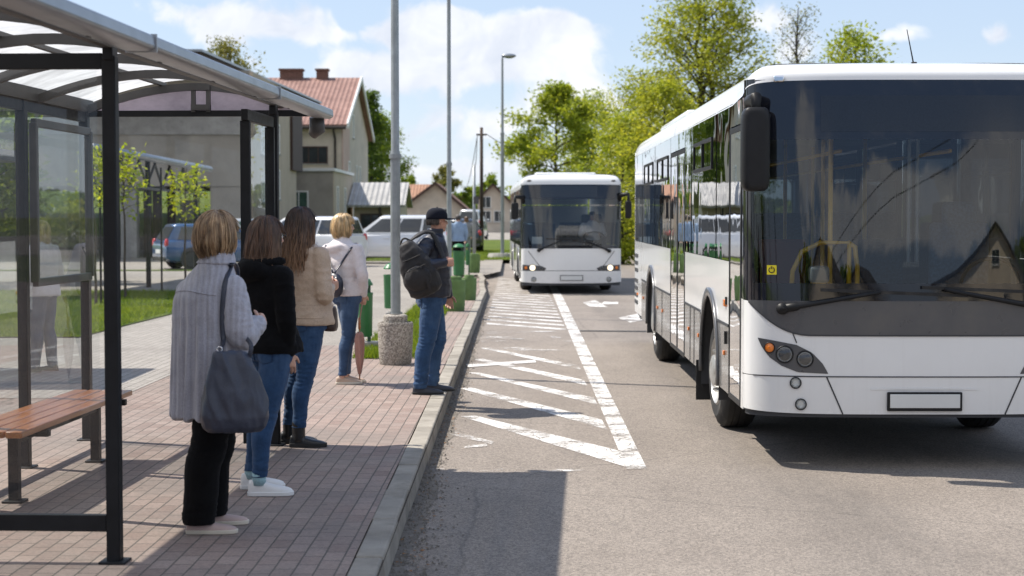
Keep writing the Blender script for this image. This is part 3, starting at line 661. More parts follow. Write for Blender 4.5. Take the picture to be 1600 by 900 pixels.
lamp_pole(785, 402, 'distant lamp pole with its lamp head in view left of the far bus', .075, .04, 5.0, 8.0, grp='galvanised lamp poles along the platform')
b = G(785, 402, PLAT); mb = MB(); mb.lathe([(0.001, .16), (.55, .16), (.62, 0)], 20, b); tag(mb.build('lamp_base', M['concrete']), 'low round concrete base under the distant lamp pole', 'base')
planter(711, 486, .37, .55, 'green_moss', 'faded green concrete planter right behind the man, nearest of the green ones', (.12, .05), 'green planters')
planter(733, 469, .30, .44, 'green_moss', 'second green planter, smaller, standing close to the kerb', (.10, .05), 'green planters')
planter(741, 426, .36, .52, 'green_moss', 'farthest green planter with a slim post rising from it', (.13, .03), 'green planters')
def bin_(px, pyb, w, h, label, z0=.2, block=False):
    b = G(px, pyb, PLAT); t = thing('litter_bin', label, 'litter bin', b, 0, 'green litter bins')
    r = w / 2; mb = MB(); mb.lathe([(.001, z0), (r * .8, z0), (r * .9, z0 + .02), (r, z0 + h - .03), (r * 1.04, z0 + h - .02), (r * 1.04, z0 + h), (r * .9, z0 + h), (r * .88, z0 + h * .5), (.001, z0 + h * .5)], 24); mb.build('body', M['green_paint'], t, auto=35)
    mb = MB(); px_ = r * .9
    mb.tube([(px_ * .55, .0, 0), (px_ * .55, 0, z0 + h + .16)], .022, 8); mb.build('post', M['green_dark'], t)
    mb = MB(); mb.lathe([(.001, z0 + h + .19), (r * .6, z0 + h + .17), (r * 1.0, z0 + h + .11), (r * 1.0, z0 + h + .09), (r * .9, z0 + h + .10)], 24); mb.build('lid', M['green_paint'], t, auto=35)
    if block:
        mb = MB(); mb.box((.05, 0, .05), (.26, .22, .1)); mb.build('base_block', M['concrete'], t, bevel=.01)
    return t
bin_(571, 546, .19, .55, 'slim green litter bin behind the woman with the sling bag', .16, True)
bin_(611, 497, .24, .55, 'green litter bin hidden behind the nearest lamp pole', .16, True)
bin_(717, 440, .31, .62, 'bright green litter bin beyond the capped man', .16)
bn2 = bin_(731, 431, .13, .42, 'narrow dark green litter bin beside the farthest planter', .30)
def post(px, pyb, top, r, m, name, label, cat, extra=None):
    b = G(px, pyb, PLAT); ht = P(px, top, b.y).z - PLAT
    t = thing(name, label, cat, b); mb = MB(); mb.tube([(0, 0, 0), (0, 0, ht)], [r, r * .75], 10); mb.build('pole', M[m], t, True)
    return t, ht
t, h_ = post(741, 424, 258, .055, 'steel', 'utility_pole', 'short grey metal pole standing in the farthest green planter', 'utility pole')
mb = MB(); mb.box((.06, 0, h_ * .67), (.16, .12, .22)); mb.build('box', M['rib'], t)
t2, h2 = post(752.5, 392, 199, .10, 'wood_pole', 'utility_pole', 'tall dark wooden pole carrying thin overhead wires', 'utility pole')
mb = MB(); mb.box((0, 0, h2 - .35), (.5, .08, .08)); mb.build('crossarm', M['wood_pole'], t2)
b2 = G(752.5, 392, PLAT); b1 = G(741, 424, PLAT)
def wire(a, c, sag, label, r=.012):
    a, c = Vector(a), Vector(c); mb = MB(); mb.tube([a.lerp(c, i / 16) - Vector((0, 0, sag * 4 * (i / 16) * (1 - i / 16))) for i in range(17)], r, 5); return tag(mb.build('overhead_wire', M['rubber']), label, 'wire')
wire(b2 + Vector((-.2, 0, h2 - .3)), b1 + Vector((0, 0, h_)), .5, 'thin wire dropping from the wooden pole to the short grey pole', .016)
wire(b2 + Vector((.2, 0, h2 - .3)), Vector((6.5, 95, 3.2)), .5, 'thin wire running from the wooden pole right into the trees', .016)
wire(b2 + Vector((-.2, .1, h2 - .4)), Vector((-4.2, 148, 4.3)), .6, 'thin wire running from the wooden pole to the brown roofed house', .02)
wire(Vector((26, -60, 12.5)), Vector((3, -60, 4.5)), .5, 'upper overhead wire behind the viewer, mirrored in the near windscreen', .03)
wire(Vector((26, -60, 11.0)), Vector((3, -60, 3.6)), .5, 'lower overhead wire behind the viewer, mirrored in the near windscreen', .03)
# ================================================================== CANOPY over the second platform
CN = thing('canopy', 'low platform canopy with truss posts seen through the shelter glass', 'canopy', (-8.45, 36.0, PLAT))
mb = MB(); mb.tube([(0, -2.6, 3.05), (.28, 8.75, 2.93)], .085, 10); mb.build('gutter', M['alu'], CN, True)
mb = MB(); mb.grid([[(-.02 - .28 * i, -2.6, 3.10 + .3 * math.sin(PI * i / 20)), (.26 - .28 * i, 8.7, 2.98 + .3 * math.sin(PI * i / 20))] for i in range(11)]); mb.build('roof', M['rib'], CN, True)
mb = MB(); yy = [-1.6 + 1.7 * i for i in range(7)]
mb.bar((-.1, -2.4, 2.35), (.16, 8.6, 2.25), .06)
for i, y in enumerate(yy[:-1]):
    mb.bar((-.1, y, 2.98), (-.08, y + .85, 2.36), .045); mb.bar((-.08, y + .85, 2.36), (-.06, y + 1.7, 2.95), .045)
mb.build('truss', M['rib'], CN)
for y in (2.6, 8.4):
    mb = MB(); mb.tube([(-.05, y, 0), (-.05, y, 2.95)], .06, 10); mb.build('post', M['black_metal'], CN)
# ================================================================== BUILDINGS
def uvproj(o, u, v):
    me = o.data; uvl = me.uv_layers.new(name='UVMap'); u = Vector(u).normalized(); v = Vector(v).normalized()
    for lp in me.loops:
        co = me.vertices[lp.vertex_index].co; uvl.data[lp.index].uv = (co.dot(u), co.dot(v))
def roofslab(name, q, m, parent, th=.14):
    "q: 4 corners of the top face (eave-left, eave-right, ridge-right, ridge-left)"
    q = [Vector(p) for p in q]; nn = (q[1] - q[0]).cross(q[3] - q[0]).normalized(); nn = nn if nn.z > 0 else -nn
    mb = MB(); mb.prism(q, -nn * th); o = mb.build(name, M[m], parent, recalc=True); uvproj(o, q[1] - q[0], q[3] - q[0]); return o
def window(parent, c, w, h, axis, frame='white_paint', pane='pane_dark', mull=1, sill=True, name='window'):
    "axis: outward normal '+x','-y','+y','-x'; c on the wall surface"
    c = Vector(c); nx = {'+x': Vector((1, 0, 0)), '-x': Vector((-1, 0, 0)), '-y': Vector((0, -1, 0)), '+y': Vector((0, 1, 0))}[axis]; t = Vector((-nx.y, nx.x, 0))
    mb = MB(); f = .07
    def bx(u, z, ww, hh, d0, d1):
        a = c + t * u + Vector((0, 0, z)) + nx * (d0 + d1) / 2; sz = (abs(t.x) * ww + abs(nx.x) * (d1 - d0), abs(t.y) * ww + abs(nx.y) * (d1 - d0), hh); mb.box(a, sz)
    bx(-w / 2 + f / 2, 0, f, h, -.02, .05); bx(w / 2 - f / 2, 0, f, h, -.02, .05); bx(0, h / 2 - f / 2, w - 2 * f, f, -.02, .05); bx(0, -h / 2 + f / 2, w - 2 * f, f, -.02, .05)
    for k in range(mull): bx(-w / 2 + w * (k + 1) / (mull + 1), 0, .05, h - 2 * f, -.02, .04)
    fr = mb.build(name, M[frame], parent)
    mb = MB(); bx(0, 0, w - 2 * f, h - 2 * f, -.03, .012); mb.build('pane', M[pane], fr)
    if sill:
        mb = MB(); bx(0, -h / 2 - .04, w + .12, .06, -.02, .1); mb.build('sill', M['concrete'], fr)
    return fr
M['roof_dark'] = tiles('dark_slate_tiles', (.055, .048, .045), (.085, .075, .07))
M['pane_dark'] = pmat('dark_window_glass', (.03, .035, .04), .06, 0, .3, 1.5, spec=.8)
M['pane_green'] = pmat('greenish_window_glass', (.05, .10, .075), .1, 0, .4, 1.5, spec=.8)
M['pane_pale'] = pmat('pale_curtained_glass', (.30, .31, .31), .1, 0, .2, 1.5, spec=.8)
ST = thing('station_building', 'flat roofed grey and cream station building behind the shelter', 'building', (0, 0, 0))
mb = MB(); mb.box((-22.2, 72.5, 5.3), (23.5, 13, 4.6)); mb.build('upper_wall', M['wall_grey'], ST)
mb = MB(); mb.box((-11.25, 72.5, 1.55), (1.6, 12.9, 2.9)); mb.build('lower_wall', M['wall_grey'], ST)
mb = MB(); mb.box((-10.38, 72.52, 3.85), (.14, 13.1, 7.4)); mb.build('side_wall', M['plaster_cream'], ST)
mb = MB(); mb.prism([(-36, 62.5, 7.6), (-11.75, 62.5, 7.6), (-10.55, 91, 7.6), (-36, 91, 7.6)], (0, 0, .38)); rf = mb.build('roof', M['brown_wood'], ST, recalc=True)
mb = MB(); mb.prism([(-36.1, 62.4, 7.99), (-11.65, 62.4, 7.99), (-10.45, 91.1, 7.99), (-36.1, 91.1, 7.99)], (0, 0, .09)); mb.build('roof_edge', M['alu'], rf, recalc=True)
mb = MB(); mb.box((-22.2, 65.96, 5.5), (23.55, .12, .9)); mb.build('lintel', M['concrete'], ST)
mb = MB(); mb.box((-10.25, 78.7, 5.3), (.14, 3.6, 2.7)); mb.build('balcony_boards', M['brown_wood'], ST)
for (y, z, w, h) in [(68.6, 5.0, 1.5, 1.3), (68.6, 3.0, 1.3, 1.2), (72.6, 3.2, 1.3, 1.3), (72.6, 5.2, 1.3, 1.3)]: window(ST, (-10.31, y, z), w, h, '+x', pane='pane_pale')
for px in (231, 245, 268):
    mb = MB(); p = P(px, 338, 67); mb.tube([(p.x, 67, 0), (p.x, 67, 3.05)], .17, 12); mb.build('pillar', M['bark_dark'], ST, True)
mb = MB(); mb.box((P(203, 338, 66.4).x, 66.4, 1.5), (.65, .5, 2.98)); mb.build('concrete_pillar', M['concrete'], ST)
BW = MB(); BW.box((-26, 83, .35), (27, .35, .7)); BW.box((-26, 83, .73), (27.1, .45, .07)); tag(BW.build('retaining_wall', M['concrete']), 'low concrete wall at the foot of the grassy bank', 'wall')
bk = MB(); bk.grid([[(x, y, z) for x in (-70, -40, -30, -20, -13.2)] for (y, z) in ((83.2, .65), (88, 1.7), (95, 3.0), (104, 3.8), (130, 3.6))])
tag(bk.build('grass_bank', M['grass'], None, True), 'grassy bank rising behind the low concrete wall', 'bank', None, 'structure')
bn = thing('banner', 'plain white banner hung between two posts in front of the grassy bank', 'banner', (P(297, 338, 81).x, 81, PLAT))
mb = MB(); mb.box((0, 0, 1.95), (.80, .03, 1.0)); mb.build('cloth', M['white_paint'], bn)
for s in (-1, 1):
    mb = MB(); mb.tube([(s * .45, 0, 0), (s * .45, 0, 2.6)], .03, 8); mb.build('post', M['black_metal'], bn)
# tall cream house with red tiles
HB = thing('house', 'tall cream house with red tiled roof, two chimneys and a white trimmed gable', 'house', (0, 0, 0))
x0, x1, y0, y1, ze, zr = -17.0, -10.27, 100.0, 118.0, 7.34, 10.70; ym = (y0 + y1) / 2
mb = MB(); mb.prism([(x1, y0, 0), (x1, y1, 0), (x1, y1, ze), (x1, ym, zr), (x1, y0, ze)], (x0 - x1, 0, 0)); mb.build('wall', M['plaster_pale'], HB, recalc=True)
sl_ = (zr - ze) / (ym - y0); ov = .6
roofslab('roof', [(x0 - .3, y0 - ov, ze - sl_ * ov + .2), (x1 + .35, y0 - ov, ze - sl_ * ov + .2), (x1 + .35, ym, zr + .2), (x0 - .3, ym, zr + .2)], 'tiles_red', HB, .18)
roofslab('roof', [(x1 + .35, y1 + ov, ze - sl_ * ov + .2), (x0 - .3, y1 + ov, ze - sl_ * ov + .2), (x0 - .3, ym, zr + .2), (x1 + .35, ym, zr + .2)], 'tiles_red', HB, .18)
mb = MB(); mb.bar((x1 + .39, y0 - ov, ze - sl_ * ov + .12), (x1 + .39, ym, zr + .14), .10, .32); mb.bar((x1 + .39, ym, zr + .14), (x1 + .39, y1 + ov, ze - sl_ * ov + .12), .10, .32); mb.build('verge_board', M['white_paint'], HB)
mb = MB(); mb.tube([(x0, y0 - ov - .1, ze - sl_ * ov), (x1 + .3, y0 - ov - .1, ze - sl_ * ov)], .10, 8); mb.tube([(x1 - .45, y0 - ov - .05, ze - .35), (x1 - .4, y0 - .12, ze - .9), (x1 - .4, y0 - .12, 4.5)], .07, 8); mb.tube([(x1 - 2.6, y0 - ov - .05, ze - .4), (x1 - 4.6, y0 - .3, ze - 1.3), (x1 - 4.7, y0 - .12, 3.5)], .07, 8); mb.build('rain_gutter', M['bark_dark'], HB)
for px, w in ((457, 1.45), (505, .72)):
    X = P(px, 338, ym).x; mb = MB(); mb.box((X, ym, zr + .2), (w, .8, .9)); mb.box((X, ym, zr + .70), (w + .16, .96, .12)); mb.build('chimney', M['brick'], HB)
mb = MB(); mb.box((x1 + .02, y0 + 2.1, ze / 2 - .05), (.08, 4.2, ze - .1)); mb.build('pilaster', M['plaster_pink'], HB)
window(HB, (-12.0, y0, 5.5), 1.75, 1.05, '-y', 'brown_wood', 'pane_dark', 2)
for (y, z, w, h) in [(103.6, 4.4, 1.1, 1.7), (109.3, 4.3, .9, 1.7), (111.6, 4.3, .9, 1.7), (107.0, 7.6, .8, 1.5)]: window(HB, (x1 + (.065 if y < 104.2 else .003), y, z), w, h, '+x', pane='pane_pale', mull=0)
AN = thing('annex', 'low weathered grey annex with white parapet in front of the tall cream house', 'building', (0, 0, 0))
mb = MB(); mb.box((-10.9, 89, 2.05), (3.6, 10, 4.1)); mb.build('wall', M['plaster_grey'], AN)
mb = MB(); mb.box((-10.9, 89, 4.17), (3.85, 10.25, .15)); mb.build('parapet', M['white_paint'], AN)
mb = MB(); mb.box((-9.08, 89, 2.05), (.05, 9.9, 4.05)); mb.build('side_wall', M['plaster_cream'], AN)
window(AN, (P(467, 338, 84).x, 84, 2.3), 1.0, 1.6, '-y', pane='pane_green', mull=1)
for px in (527.5, 539):
    d = -9.05 * FPX / (px - 800); window(AN, (-9.05, d, 2.5), .9, 1.7, '+x', pane='pane_pale', mull=0)
def shed(name, label, X0, X1, Y0, Y1, ze, zr, roofm, wallm):
    t = thing(name, label, 'house', (0, 0, 0)); ym = (Y0 + Y1) / 2
    mb = MB(); mb.prism([(X1, Y0, 0), (X1, Y1, 0), (X1, Y1, ze), (X1, ym, zr), (X1, Y0, ze)], (X0 - X1, 0, 0)); mb.build('wall', M[wallm], t, recalc=True)
    s = (zr - ze) / (ym - Y0)
    roofslab('roof', [(X0 - .3, Y0 - .6, ze - .6 * s + .14), (X1 + .3, Y0 - .6, ze - .6 * s + .14), (X1 + .3, ym, zr + .14), (X0 - .3, ym, zr + .14)], roofm, t)
    roofslab('roof', [(X1 + .3, Y1 + .6, ze - .6 * s + .14), (X0 - .3, Y1 + .6, ze - .6 * s + .14), (X0 - .3, ym, zr + .14), (X1 + .3, ym, zr + .14)], roofm, t); return t
D_ = shed('shed', 'low outbuilding with pale grey ribbed roof between the tall house and the lamp pole', -8.7, -6.15, 91, 97, 2.50, 3.58, 'tiles_grey', 'plaster_cream')
window(D_, (-7.75, 90.99, 1.55), 1.2, .8, '-y', 'brown_wood'); mb = MB(); mb.tube([(-7.2, 90.6, 0), (-7.25, 90.6, 2.3)], .07, 8); mb.build('post', M['bark_dark'], D_)
def gable(name, label, d, apex, lf, rt, L, roofm, wallm, wins=()):
    t = thing(name, label, 'house', (0, 0, 0)); a, l, r_ = P(*apex, d), P(*lf, d), P(*rt, d)
    z0 = min(l.z, r_.z) - .0; l2 = Vector((l.x + .3, d + .5, 0)); r2 = Vector((r_.x - .3, d + .5, 0)); lz = a.z + (l.z - a.z) * (a.x - l2.x) / (a.x - l.x); rz_ = a.z + (r_.z - a.z) * (r2.x - a.x) / (r_.x - a.x)
    mb = MB(); mb.prism([(l2.x, d + .5, -.1), (r2.x, d + .5, -.1), (r2.x, d + .5, rz_ - .12), (a.x, d + .5, a.z - .12), (l2.x, d + .5, lz - .12)], (0, L, 0)); mb.build('wall', M[wallm], t, recalc=True)
    for p in (l, r_):
        roofslab('roof', [p, p + Vector((0, L + 1, 0)), a + Vector((0, L + 1, 0)), a], roofm, t, .22)
        mb = MB(); mb.bar(p + Vector((0, -.03, -.12)), a + Vector((0, -.03, -.12)), .06, .22); mb.build('verge_board', M['brown_wood'], t)
    for (px, py, w, h) in wins:
        p = P(px, py, d + .5); window(t, (p.x, d + .5, p.z), w, h, '-y', pane='pane_dark')
    return t
E_ = gable('house', 'low pale house with dark brown gable roof behind the capped man', 150, (680, 284), (630, 321), (738, 333), 12, 'tiles_brown', 'plaster_pale', [(688, 334, 1.9, 1.0)])
a = P(628, 290, 158); roofslab('wing_roof', [P(624, 322, 152), P(668, 322, 152), P(682, 288, 158), P(626, 288, 158)], 'tiles_orange', E_, .2)
mb = MB(); p = P(640, 338, 153.5); mb.box((p.x - .6, 154.5, 1.25), (4.2, 3, 2.7)); mb.build('wing_wall', M['plaster_pale'], E_)
gable('house', 'distant pale house with brown gable left of the far bus', 185, (770, 286), (742, 314), (806, 322), 12, 'tiles_brown', 'plaster_pale', [(759, 316, 1.2, 1.3), (780, 338, 1.2, 1.3), (759, 338, 1.2, 1.3)])
# houses behind the viewer, seen mirrored in the windscreen
def rear_house(label, X0, X1, Y0, Y1, ze, zr, roofm, wallm, wins, rz=0):
    cx, cy = (X0 + X1) / 2, (Y0 + Y1) / 2; t = thing('house', label, 'house', (cx, cy, 0), rz); X0 -= cx; X1 -= cx; Y0 -= cy; Y1 -= cy; xm = 0
    mb = MB(); mb.prism([(X0, Y1, 0), (X1, Y1, 0), (X1, Y1, ze), (xm, Y1, zr), (X0, Y1, ze)], (0, Y0 - Y1, 0)); mb.build('wall', M[wallm], t, recalc=True)
    s = (zr - ze) / (xm - X0)
    for sg in (-1, 1):
        e = X0 - .6 if sg < 0 else X1 + .6
        roofslab('roof', [(e, Y0 - .5, ze - .6 * s + .15), (e, Y1 + .6, ze - .6 * s + .15), (xm, Y1 + .6, zr + .15), (xm, Y0 - .5, zr + .15)], roofm, t, .25)
    for (x, z, w, h) in wins: window(t, (x - cx, Y1, z), w, h, '+y')
    return t
M['plaster_sunny'] = pmat('warm_white_plaster', (.70, .60, .46), .9, 0, .08, 1.2)
rear_house('cream gabled house behind the viewer, mirrored at the right of the near windscreen', 31.0, 54.0, -100, -86, 4.4, 8.3, 'roof_dark', 'plaster_sunny', [(37.0, 2.9, 3.2, 1.3), (47.0, 2.9, 3.2, 1.3), (42.5, 6.0, 2.4, 1.1)], R(32))
rear_house('low dark roofed house behind the viewer, mirrored right of the windscreen centre', 13.6, 22.4, -104, -92, 3.6, 5.6, 'roof_dark', 'plaster_sunny', [(18, 2, 1.6, 1.2)], R(24))
rear_house('wide dark roofed house behind the viewer, mirrored at the left of the near windscreen', -6.0, 11.0, -98, -84, 3.8, 6.9, 'roof_dark', 'plaster_sunny', [(1.4, 2.0, 1.9, 1.2), (6, 2.0, 1.9, 1.2)], R(20))
# ================================================================== TREES
def tube_np(mb, pts, rads, n=5): mb.tube(pts, rads, n, False)
def tree(name, label, base, H, prof, lm, nleaf, lsize, seed, h0=.25, nb=26, bark='bark', group=None, r0=None, droop=.0, twig=3, spread=.30, up=.55, cat='tree', lean=(0, 0), multi=1, cl=1.0):
    """prof(t): crown radius (m) at relative height t in [h0,1]; limbs grow to that profile and leaf clumps sit along their outer parts"""
    rg = np.random.RandomState(seed); t = thing(name, label, cat, base, 0, group); r0 = r0 or H * .017
    mb = MB(); mb.smooth = True
    clumps = []
    for mi in range(multi):
        off = Vector((rg.normal(0, .5) if mi else 0, rg.normal(0, .4) if mi else 0, 0)) * (H * .05); Hm = H * (1 if mi == 0 else rg.uniform(.8, .96))
        path = []; p = Vector((0, 0, -.1)) + off * .4
        for i in range(13):
            f = i / 12; path.append(Vector((lean[0] * f * Hm + rg.normal(0, .012) * H * f, lean[1] * f * Hm + rg.normal(0, .012) * H * f, Hm * f - .1 * (1 - f))) + off * (.3 + .9 * f))
        mb.tube(path, [r0 * (1.25 if i == 0 else 1) * (1 - .93 * (i / 12)) + .008 for i in range(13)], 8, False)
        def trunk(f):
            k = min(int(f * 12), 11); return path[k].lerp(path[k + 1], f * 12 - k)
        for b in range(nb):
            f = h0 + (1 - h0) * (b + rg.rand() * .8) / nb; f = min(f, .985); a = b * 2.4 + rg.normal(0, .5) + mi * 1.3
            rad = prof(f) * rg.uniform(.72, 1.08); o = trunk(f * .93 if f > .5 else f * .85)
            el = up * rg.uniform(.6, 1.3); d = Vector((math.cos(a), math.sin(a), 0)); end = trunk(f) + d * rad + Vector((0, 0, rad * (el - .5) * .8 - droop * rad))
            mid = o.lerp(end, .5) + Vector((rg.normal(0, .06) * rad, rg.normal(0, .06) * rad, rad * .10))
            rb = r0 * .38 * (1 - f * .75) + .006; pts = [o, o.lerp(mid, .5) + Vector((0, 0, .03 * rad)), mid, mid.lerp(end, .5) + Vector((0, 0, .03 * rad)), end]
            mb.tube(pts, [rb, rb * .8, rb * .55, rb * .35, rb * .15], 5, False)
            clumps.append((end, 1.0))
            for q in range(twig * 2):
                s = rg.uniform(.35, 1); k = min(int(s * 4), 3); st = pts[k].lerp(pts[k + 1], s * 4 - k)
                dd = (d * rg.uniform(.2, .9) + Vector((rg.normal(0, .7), rg.normal(0, .7), rg.normal(.25, .5)))).normalized(); L = rad * rg.uniform(.22, .5) * (1.15 - s * .4) + .08
                e2 = st + dd * L; mb.tube([st, st.lerp(e2, .5) + Vector((0, 0, .04 * L)), e2], [rb * .35, rb * .22, .004], 3, False)
                clumps.append((e2, .85)); clumps.append((st.lerp(e2, .55), .6))
    mb.build('trunk', M[bark], t)
    cp = np.array([c[0] for c in clumps]); cw = np.array([c[1] for c in clumps]); cw = cw * rg.uniform(.3, 1.6, len(cw)); cw /= cw.sum()
    idx = rg.choice(len(cp), nleaf, p=cw); rs_ = (H * .035 * cl) * rg.uniform(.5, 1.5, len(cp))
    c = cp[idx] + np.clip(rg.normal(0, 1, (nleaf, 3)), -1.6, 1.6) * rs_[idx][:, None] * np.array([1, 1, .75])
    u = rg.normal(0, 1, (nleaf, 3)); u[:, 2] *= .6; u /= np.linalg.norm(u, axis=1)[:, None]; v = np.cross(u, rg.normal(0, 1, (nleaf, 3))); v /= np.linalg.norm(v, axis=1)[:, None]
    s = lsize * rg.uniform(.6, 1.3, nleaf)[:, None]
    V = np.stack([c - u * s, c + v * s * .45, c + u * s, c - v * s * .45], 1).reshape(-1, 3); F = np.arange(nleaf * 4).reshape(-1, 4)
    link('crown', np_mesh('crown', V, F), M[lm], t); return t
def dome(rm, k=.8, lo=.25):   # rounded crown
    return lambda t: rm * max(.12, math.sin(PI * min(1, max(0, ((t - lo) / (1 - lo)))) ** k)) ** .7
def cone(rm, lo=.2): return lambda t: rm * (max(0.03, 1 - (t - lo) / (1 - lo)) ** .8) + .1
def gx(px, d): return P(px, 338, d).x
TG = 'trees behind the two buses'
tree('maple_tree', 'full round bright green tree behind the far bus', (gx(868, 84), 84, 0), 8.4, dome(2.75, .75, .18), 'leaf_lime', 24000, .10, 11, .18, 40, group=TG, cl=.9)
tree('spring_tree', 'tallest yellowish green sparse tree rising above the near bus', (gx(1090, 68), 68, 0), 11.6, lambda t: 2.9 - 1.5 * max(0, (t - .45) / .55), 'leaf_spring', 26000, .082, 12, .10, 40, 'bark_dark', TG, multi=3, cl=.66, up=1.15, r0=.21)
tree('spring_tree', 'yellow green leaning tree between the far bus and the tallest tree', (gx(1000, 72), 72, 0), 8.1, dome(2.1, .9, .1), 'leaf_spring', 12000, .08, 13, .1, 34, 'bark_dark', TG, multi=2, cl=1.2, up=.7)
tree('spring_tree', 'low yellow green tree filling the gap beside the rear of the near bus', (gx(972, 62), 62, 0), 5.6, dome(1.35, .9, .05), 'leaf_lime', 11000, .075, 14, .06, 30, 'bark_dark', TG, cl=1.3)
tree('spring_tree', 'yellow green tree directly behind the rear roof of the near bus', (gx(1040, 60), 60, 0), 6.6, dome(1.9, .9, .1), 'leaf_spring', 11000, .08, 17, .1, 30, 'bark_dark', TG, cl=1.2)
tree('bare_tree', 'almost bare olive tree standing over the middle of the near bus roof', (gx(1242, 88), 88, 0), 12.8, lambda t: 2.1 - 1.5 * max(0, (t - .5) / .5), 'leaf_bud', 2600, .075, 15, .3, 60, 'bark_dark', TG, up=.9, cl=.7)
tree('maple_tree', 'fresh green tree top showing over the roof of the near bus', (gx(1335, 62), 62, 0), 8.7, dome(1.5, .8, .35), 'leaf_lime', 7000, .09, 16, .35, 26, group=TG, cl=1.1)
tree('maple_tree', 'pale green tree at the far left of the bus tree row', (gx(925, 98), 98, 0), 9.0, dome(2.2, .8, .2), 'leaf_lime', 10000, .10, 18, .2, 30, group=TG, cl=1.2)
tree('linden_tree', 'dark green tree with pointed top behind the tall cream house', (gx(596, 128), 128, 0), 9.8, dome(2.3, .6, .1), 'leaf_mid', 17000, .11, 21, .1, 34, cl=1.2)
tree('spruce_tree', 'slim dark conifer tip standing behind the tall cream house', (gx(580, 124), 124, 0), 11.3, cone(1.3, .2), 'leaf_dark', 8000, .12, 22, .2, 44, 'bark_dark', up=.2, droop=.3, cl=.7)
tree('linden_tree', 'green tree top peeping over the flat station roof', (gx(360, 122), 122, 0), 14.6, dome(2.7, .8, .4), 'leaf_bud', 7000, .14, 23, .4, 26, cl=1.1)
tree('linden_tree', 'green tree seen through the glass at the extreme left', (gx(-10, 42), 42, 0), 5.8, dome(1.6, .8, .3), 'leaf_mid', 6000, .12, 24, .3, 26)
tree('linden_tree', 'small far tree right of the slim lamp pole', (gx(692, 215), 215, 0), 8.1, dome(2.3, .8, .2), 'leaf_bud', 4000, .22, 25, .2, 22)
tree('linden_tree', 'small far tree showing left of the brown roof ridge', (gx(640, 220), 220, 0), 7.2, dome(1.3, .8, .2), 'leaf_mid', 3000, .22, 26, .2, 20)
tree('linden_tree', 'far tree between the wooden pole and the distant gable', (gx(766, 230), 230, 0), 7.6, dome(2.1, .8, .2), 'leaf_mid', 4000, .22, 27, .2, 22)
tree('linden_tree', 'far bushy tree between the slim lamp pole and the wooden pole', (gx(738, 215), 215, 0), 5.6, dome(2.2, .8, .1), 'leaf_mid', 4000, .22, 28, .1, 22)
# trees behind the viewer, mirrored in the glass
for i, (x, y, h) in enumerate([(56, -96, 8), (-10, -90, 6), (12.5, -116, 6)]):
    tree('linden_tree', ['tree behind the viewer at the far right, mirrored in the near windscreen', 'tree behind the viewer at the far left, mirrored in the near windscreen', 'tree behind the viewer between the mirrored roofs'][i], (x, y, 0), h, dome(5.6, .8, .1), 'leaf_mid', 6000, .3, 31 + i, .2, 22)
# trees left of the lawn, mirrored along the bus flank
for i, (x, y, h) in enumerate([(-17, 39, 7.5), (-21, 28, 8.5)]):
    tree('linden_tree', ['green tree left of the lawn nearer the station, mirrored in the bus flank', 'larger green tree left of the lawn, mirrored in the bus flank'][i], (x, y, 0), h, dome(2.4, .8, .2), 'leaf_mid', 5000, .17, 41 + i, .2, 22)
# distant wood closing the horizon
rg = np.random.RandomState(50); nl = 26000; x = rg.uniform(-260, 260, nl); top = 5.5 + 2.5 * pn(np.c_[x * .05, 0 * x, 0 * x]) * 2 + 1.2 * pn(np.c_[x * .3, 0 * x + 4, 0 * x])
c = np.c_[x, 300 + rg.uniform(-6, 6, nl), rg.rand(nl) ** .7 * top]; u = rg.normal(0, 1, (nl, 3)); v = np.cross(u, rg.normal(0, 1, (nl, 3))); u /= np.linalg.norm(u, axis=1)[:, None]; v /= np.linalg.norm(v, axis=1)[:, None]
s = rg.uniform(.5, 1.1, nl)[:, None]; V = np.stack([c - u * s, c + v * s * .6, c + u * s, c - v * s * .6], 1).reshape(-1, 3)
tag(link('distant_wood', np_mesh('wood', V, np.arange(nl * 4).reshape(-1, 4)), M['leaf_dark']), 'dark far off wood along the horizon', 'wood', None, 'stuff')
# hedge at the right behind the near bus
nl = 9000; x = rg.uniform(4.0, 30, nl); c = np.c_[x, 90 + rg.normal(0, .6, nl), rg.rand(nl) * (2.2 + .5 * np.sin(x * 1.3))]; u = rg.normal(0, 1, (nl, 3)); v = np.cross(u, rg.normal(0, 1, (nl, 3))); u /= np.linalg.norm(u, axis=1)[:, None]; v /= np.linalg.norm(v, axis=1)[:, None]
s = rg.uniform(.1, .2, nl)[:, None]; V = np.stack([c - u * s, c + v * s * .6, c + u * s, c - v * s * .6], 1).reshape(-1, 3)
tag(link('hedge', np_mesh('hedge', V, np.arange(nl * 4).reshape(-1, 4)), M['leaf_spring']), 'yellow green hedge between the two buses', 'hedge')
# saplings on the lawn
def sapling(px, pyb, topy, crown, label, seed, dy=0):
    b = G(px, pyb, PLAT); h = P(px, topy, b.y).z - PLAT
    t = tree('sapling', label, b, h, lambda f: crown * (1.15 - .9 * abs(f - .72) / .3) if f < 1 else .1, 'leaf_sapling', 420, .062, seed, .66, 12, 'bark', 'young trees on the lawn', r0=.022, twig=2, cl=1.4, cat='tree'); return t
sapling(150, 477, 236, .40, 'young tree left of the nearest shelter post', 61)
sapling(196, 466, 240, .36, 'young tree just right of the nearest shelter post', 62)
sapling(290, 456, 263, .42, 'young tree with bright leaves left of the woman with the short brown hair', 63)
def stake(px, pyb, topy, label):
    b = G(px, pyb, PLAT); h = P(px, topy, b.y).z - PLAT; mb = MB(); mb.tube([(0, 0, 0), (0, 0, h)], .022, 7); tag(mb.build('tree_stake', M['black_metal'], None, loc=b), label, 'stake')
stake(253, 456, 262, 'thin dark stake standing alone between two young trees')
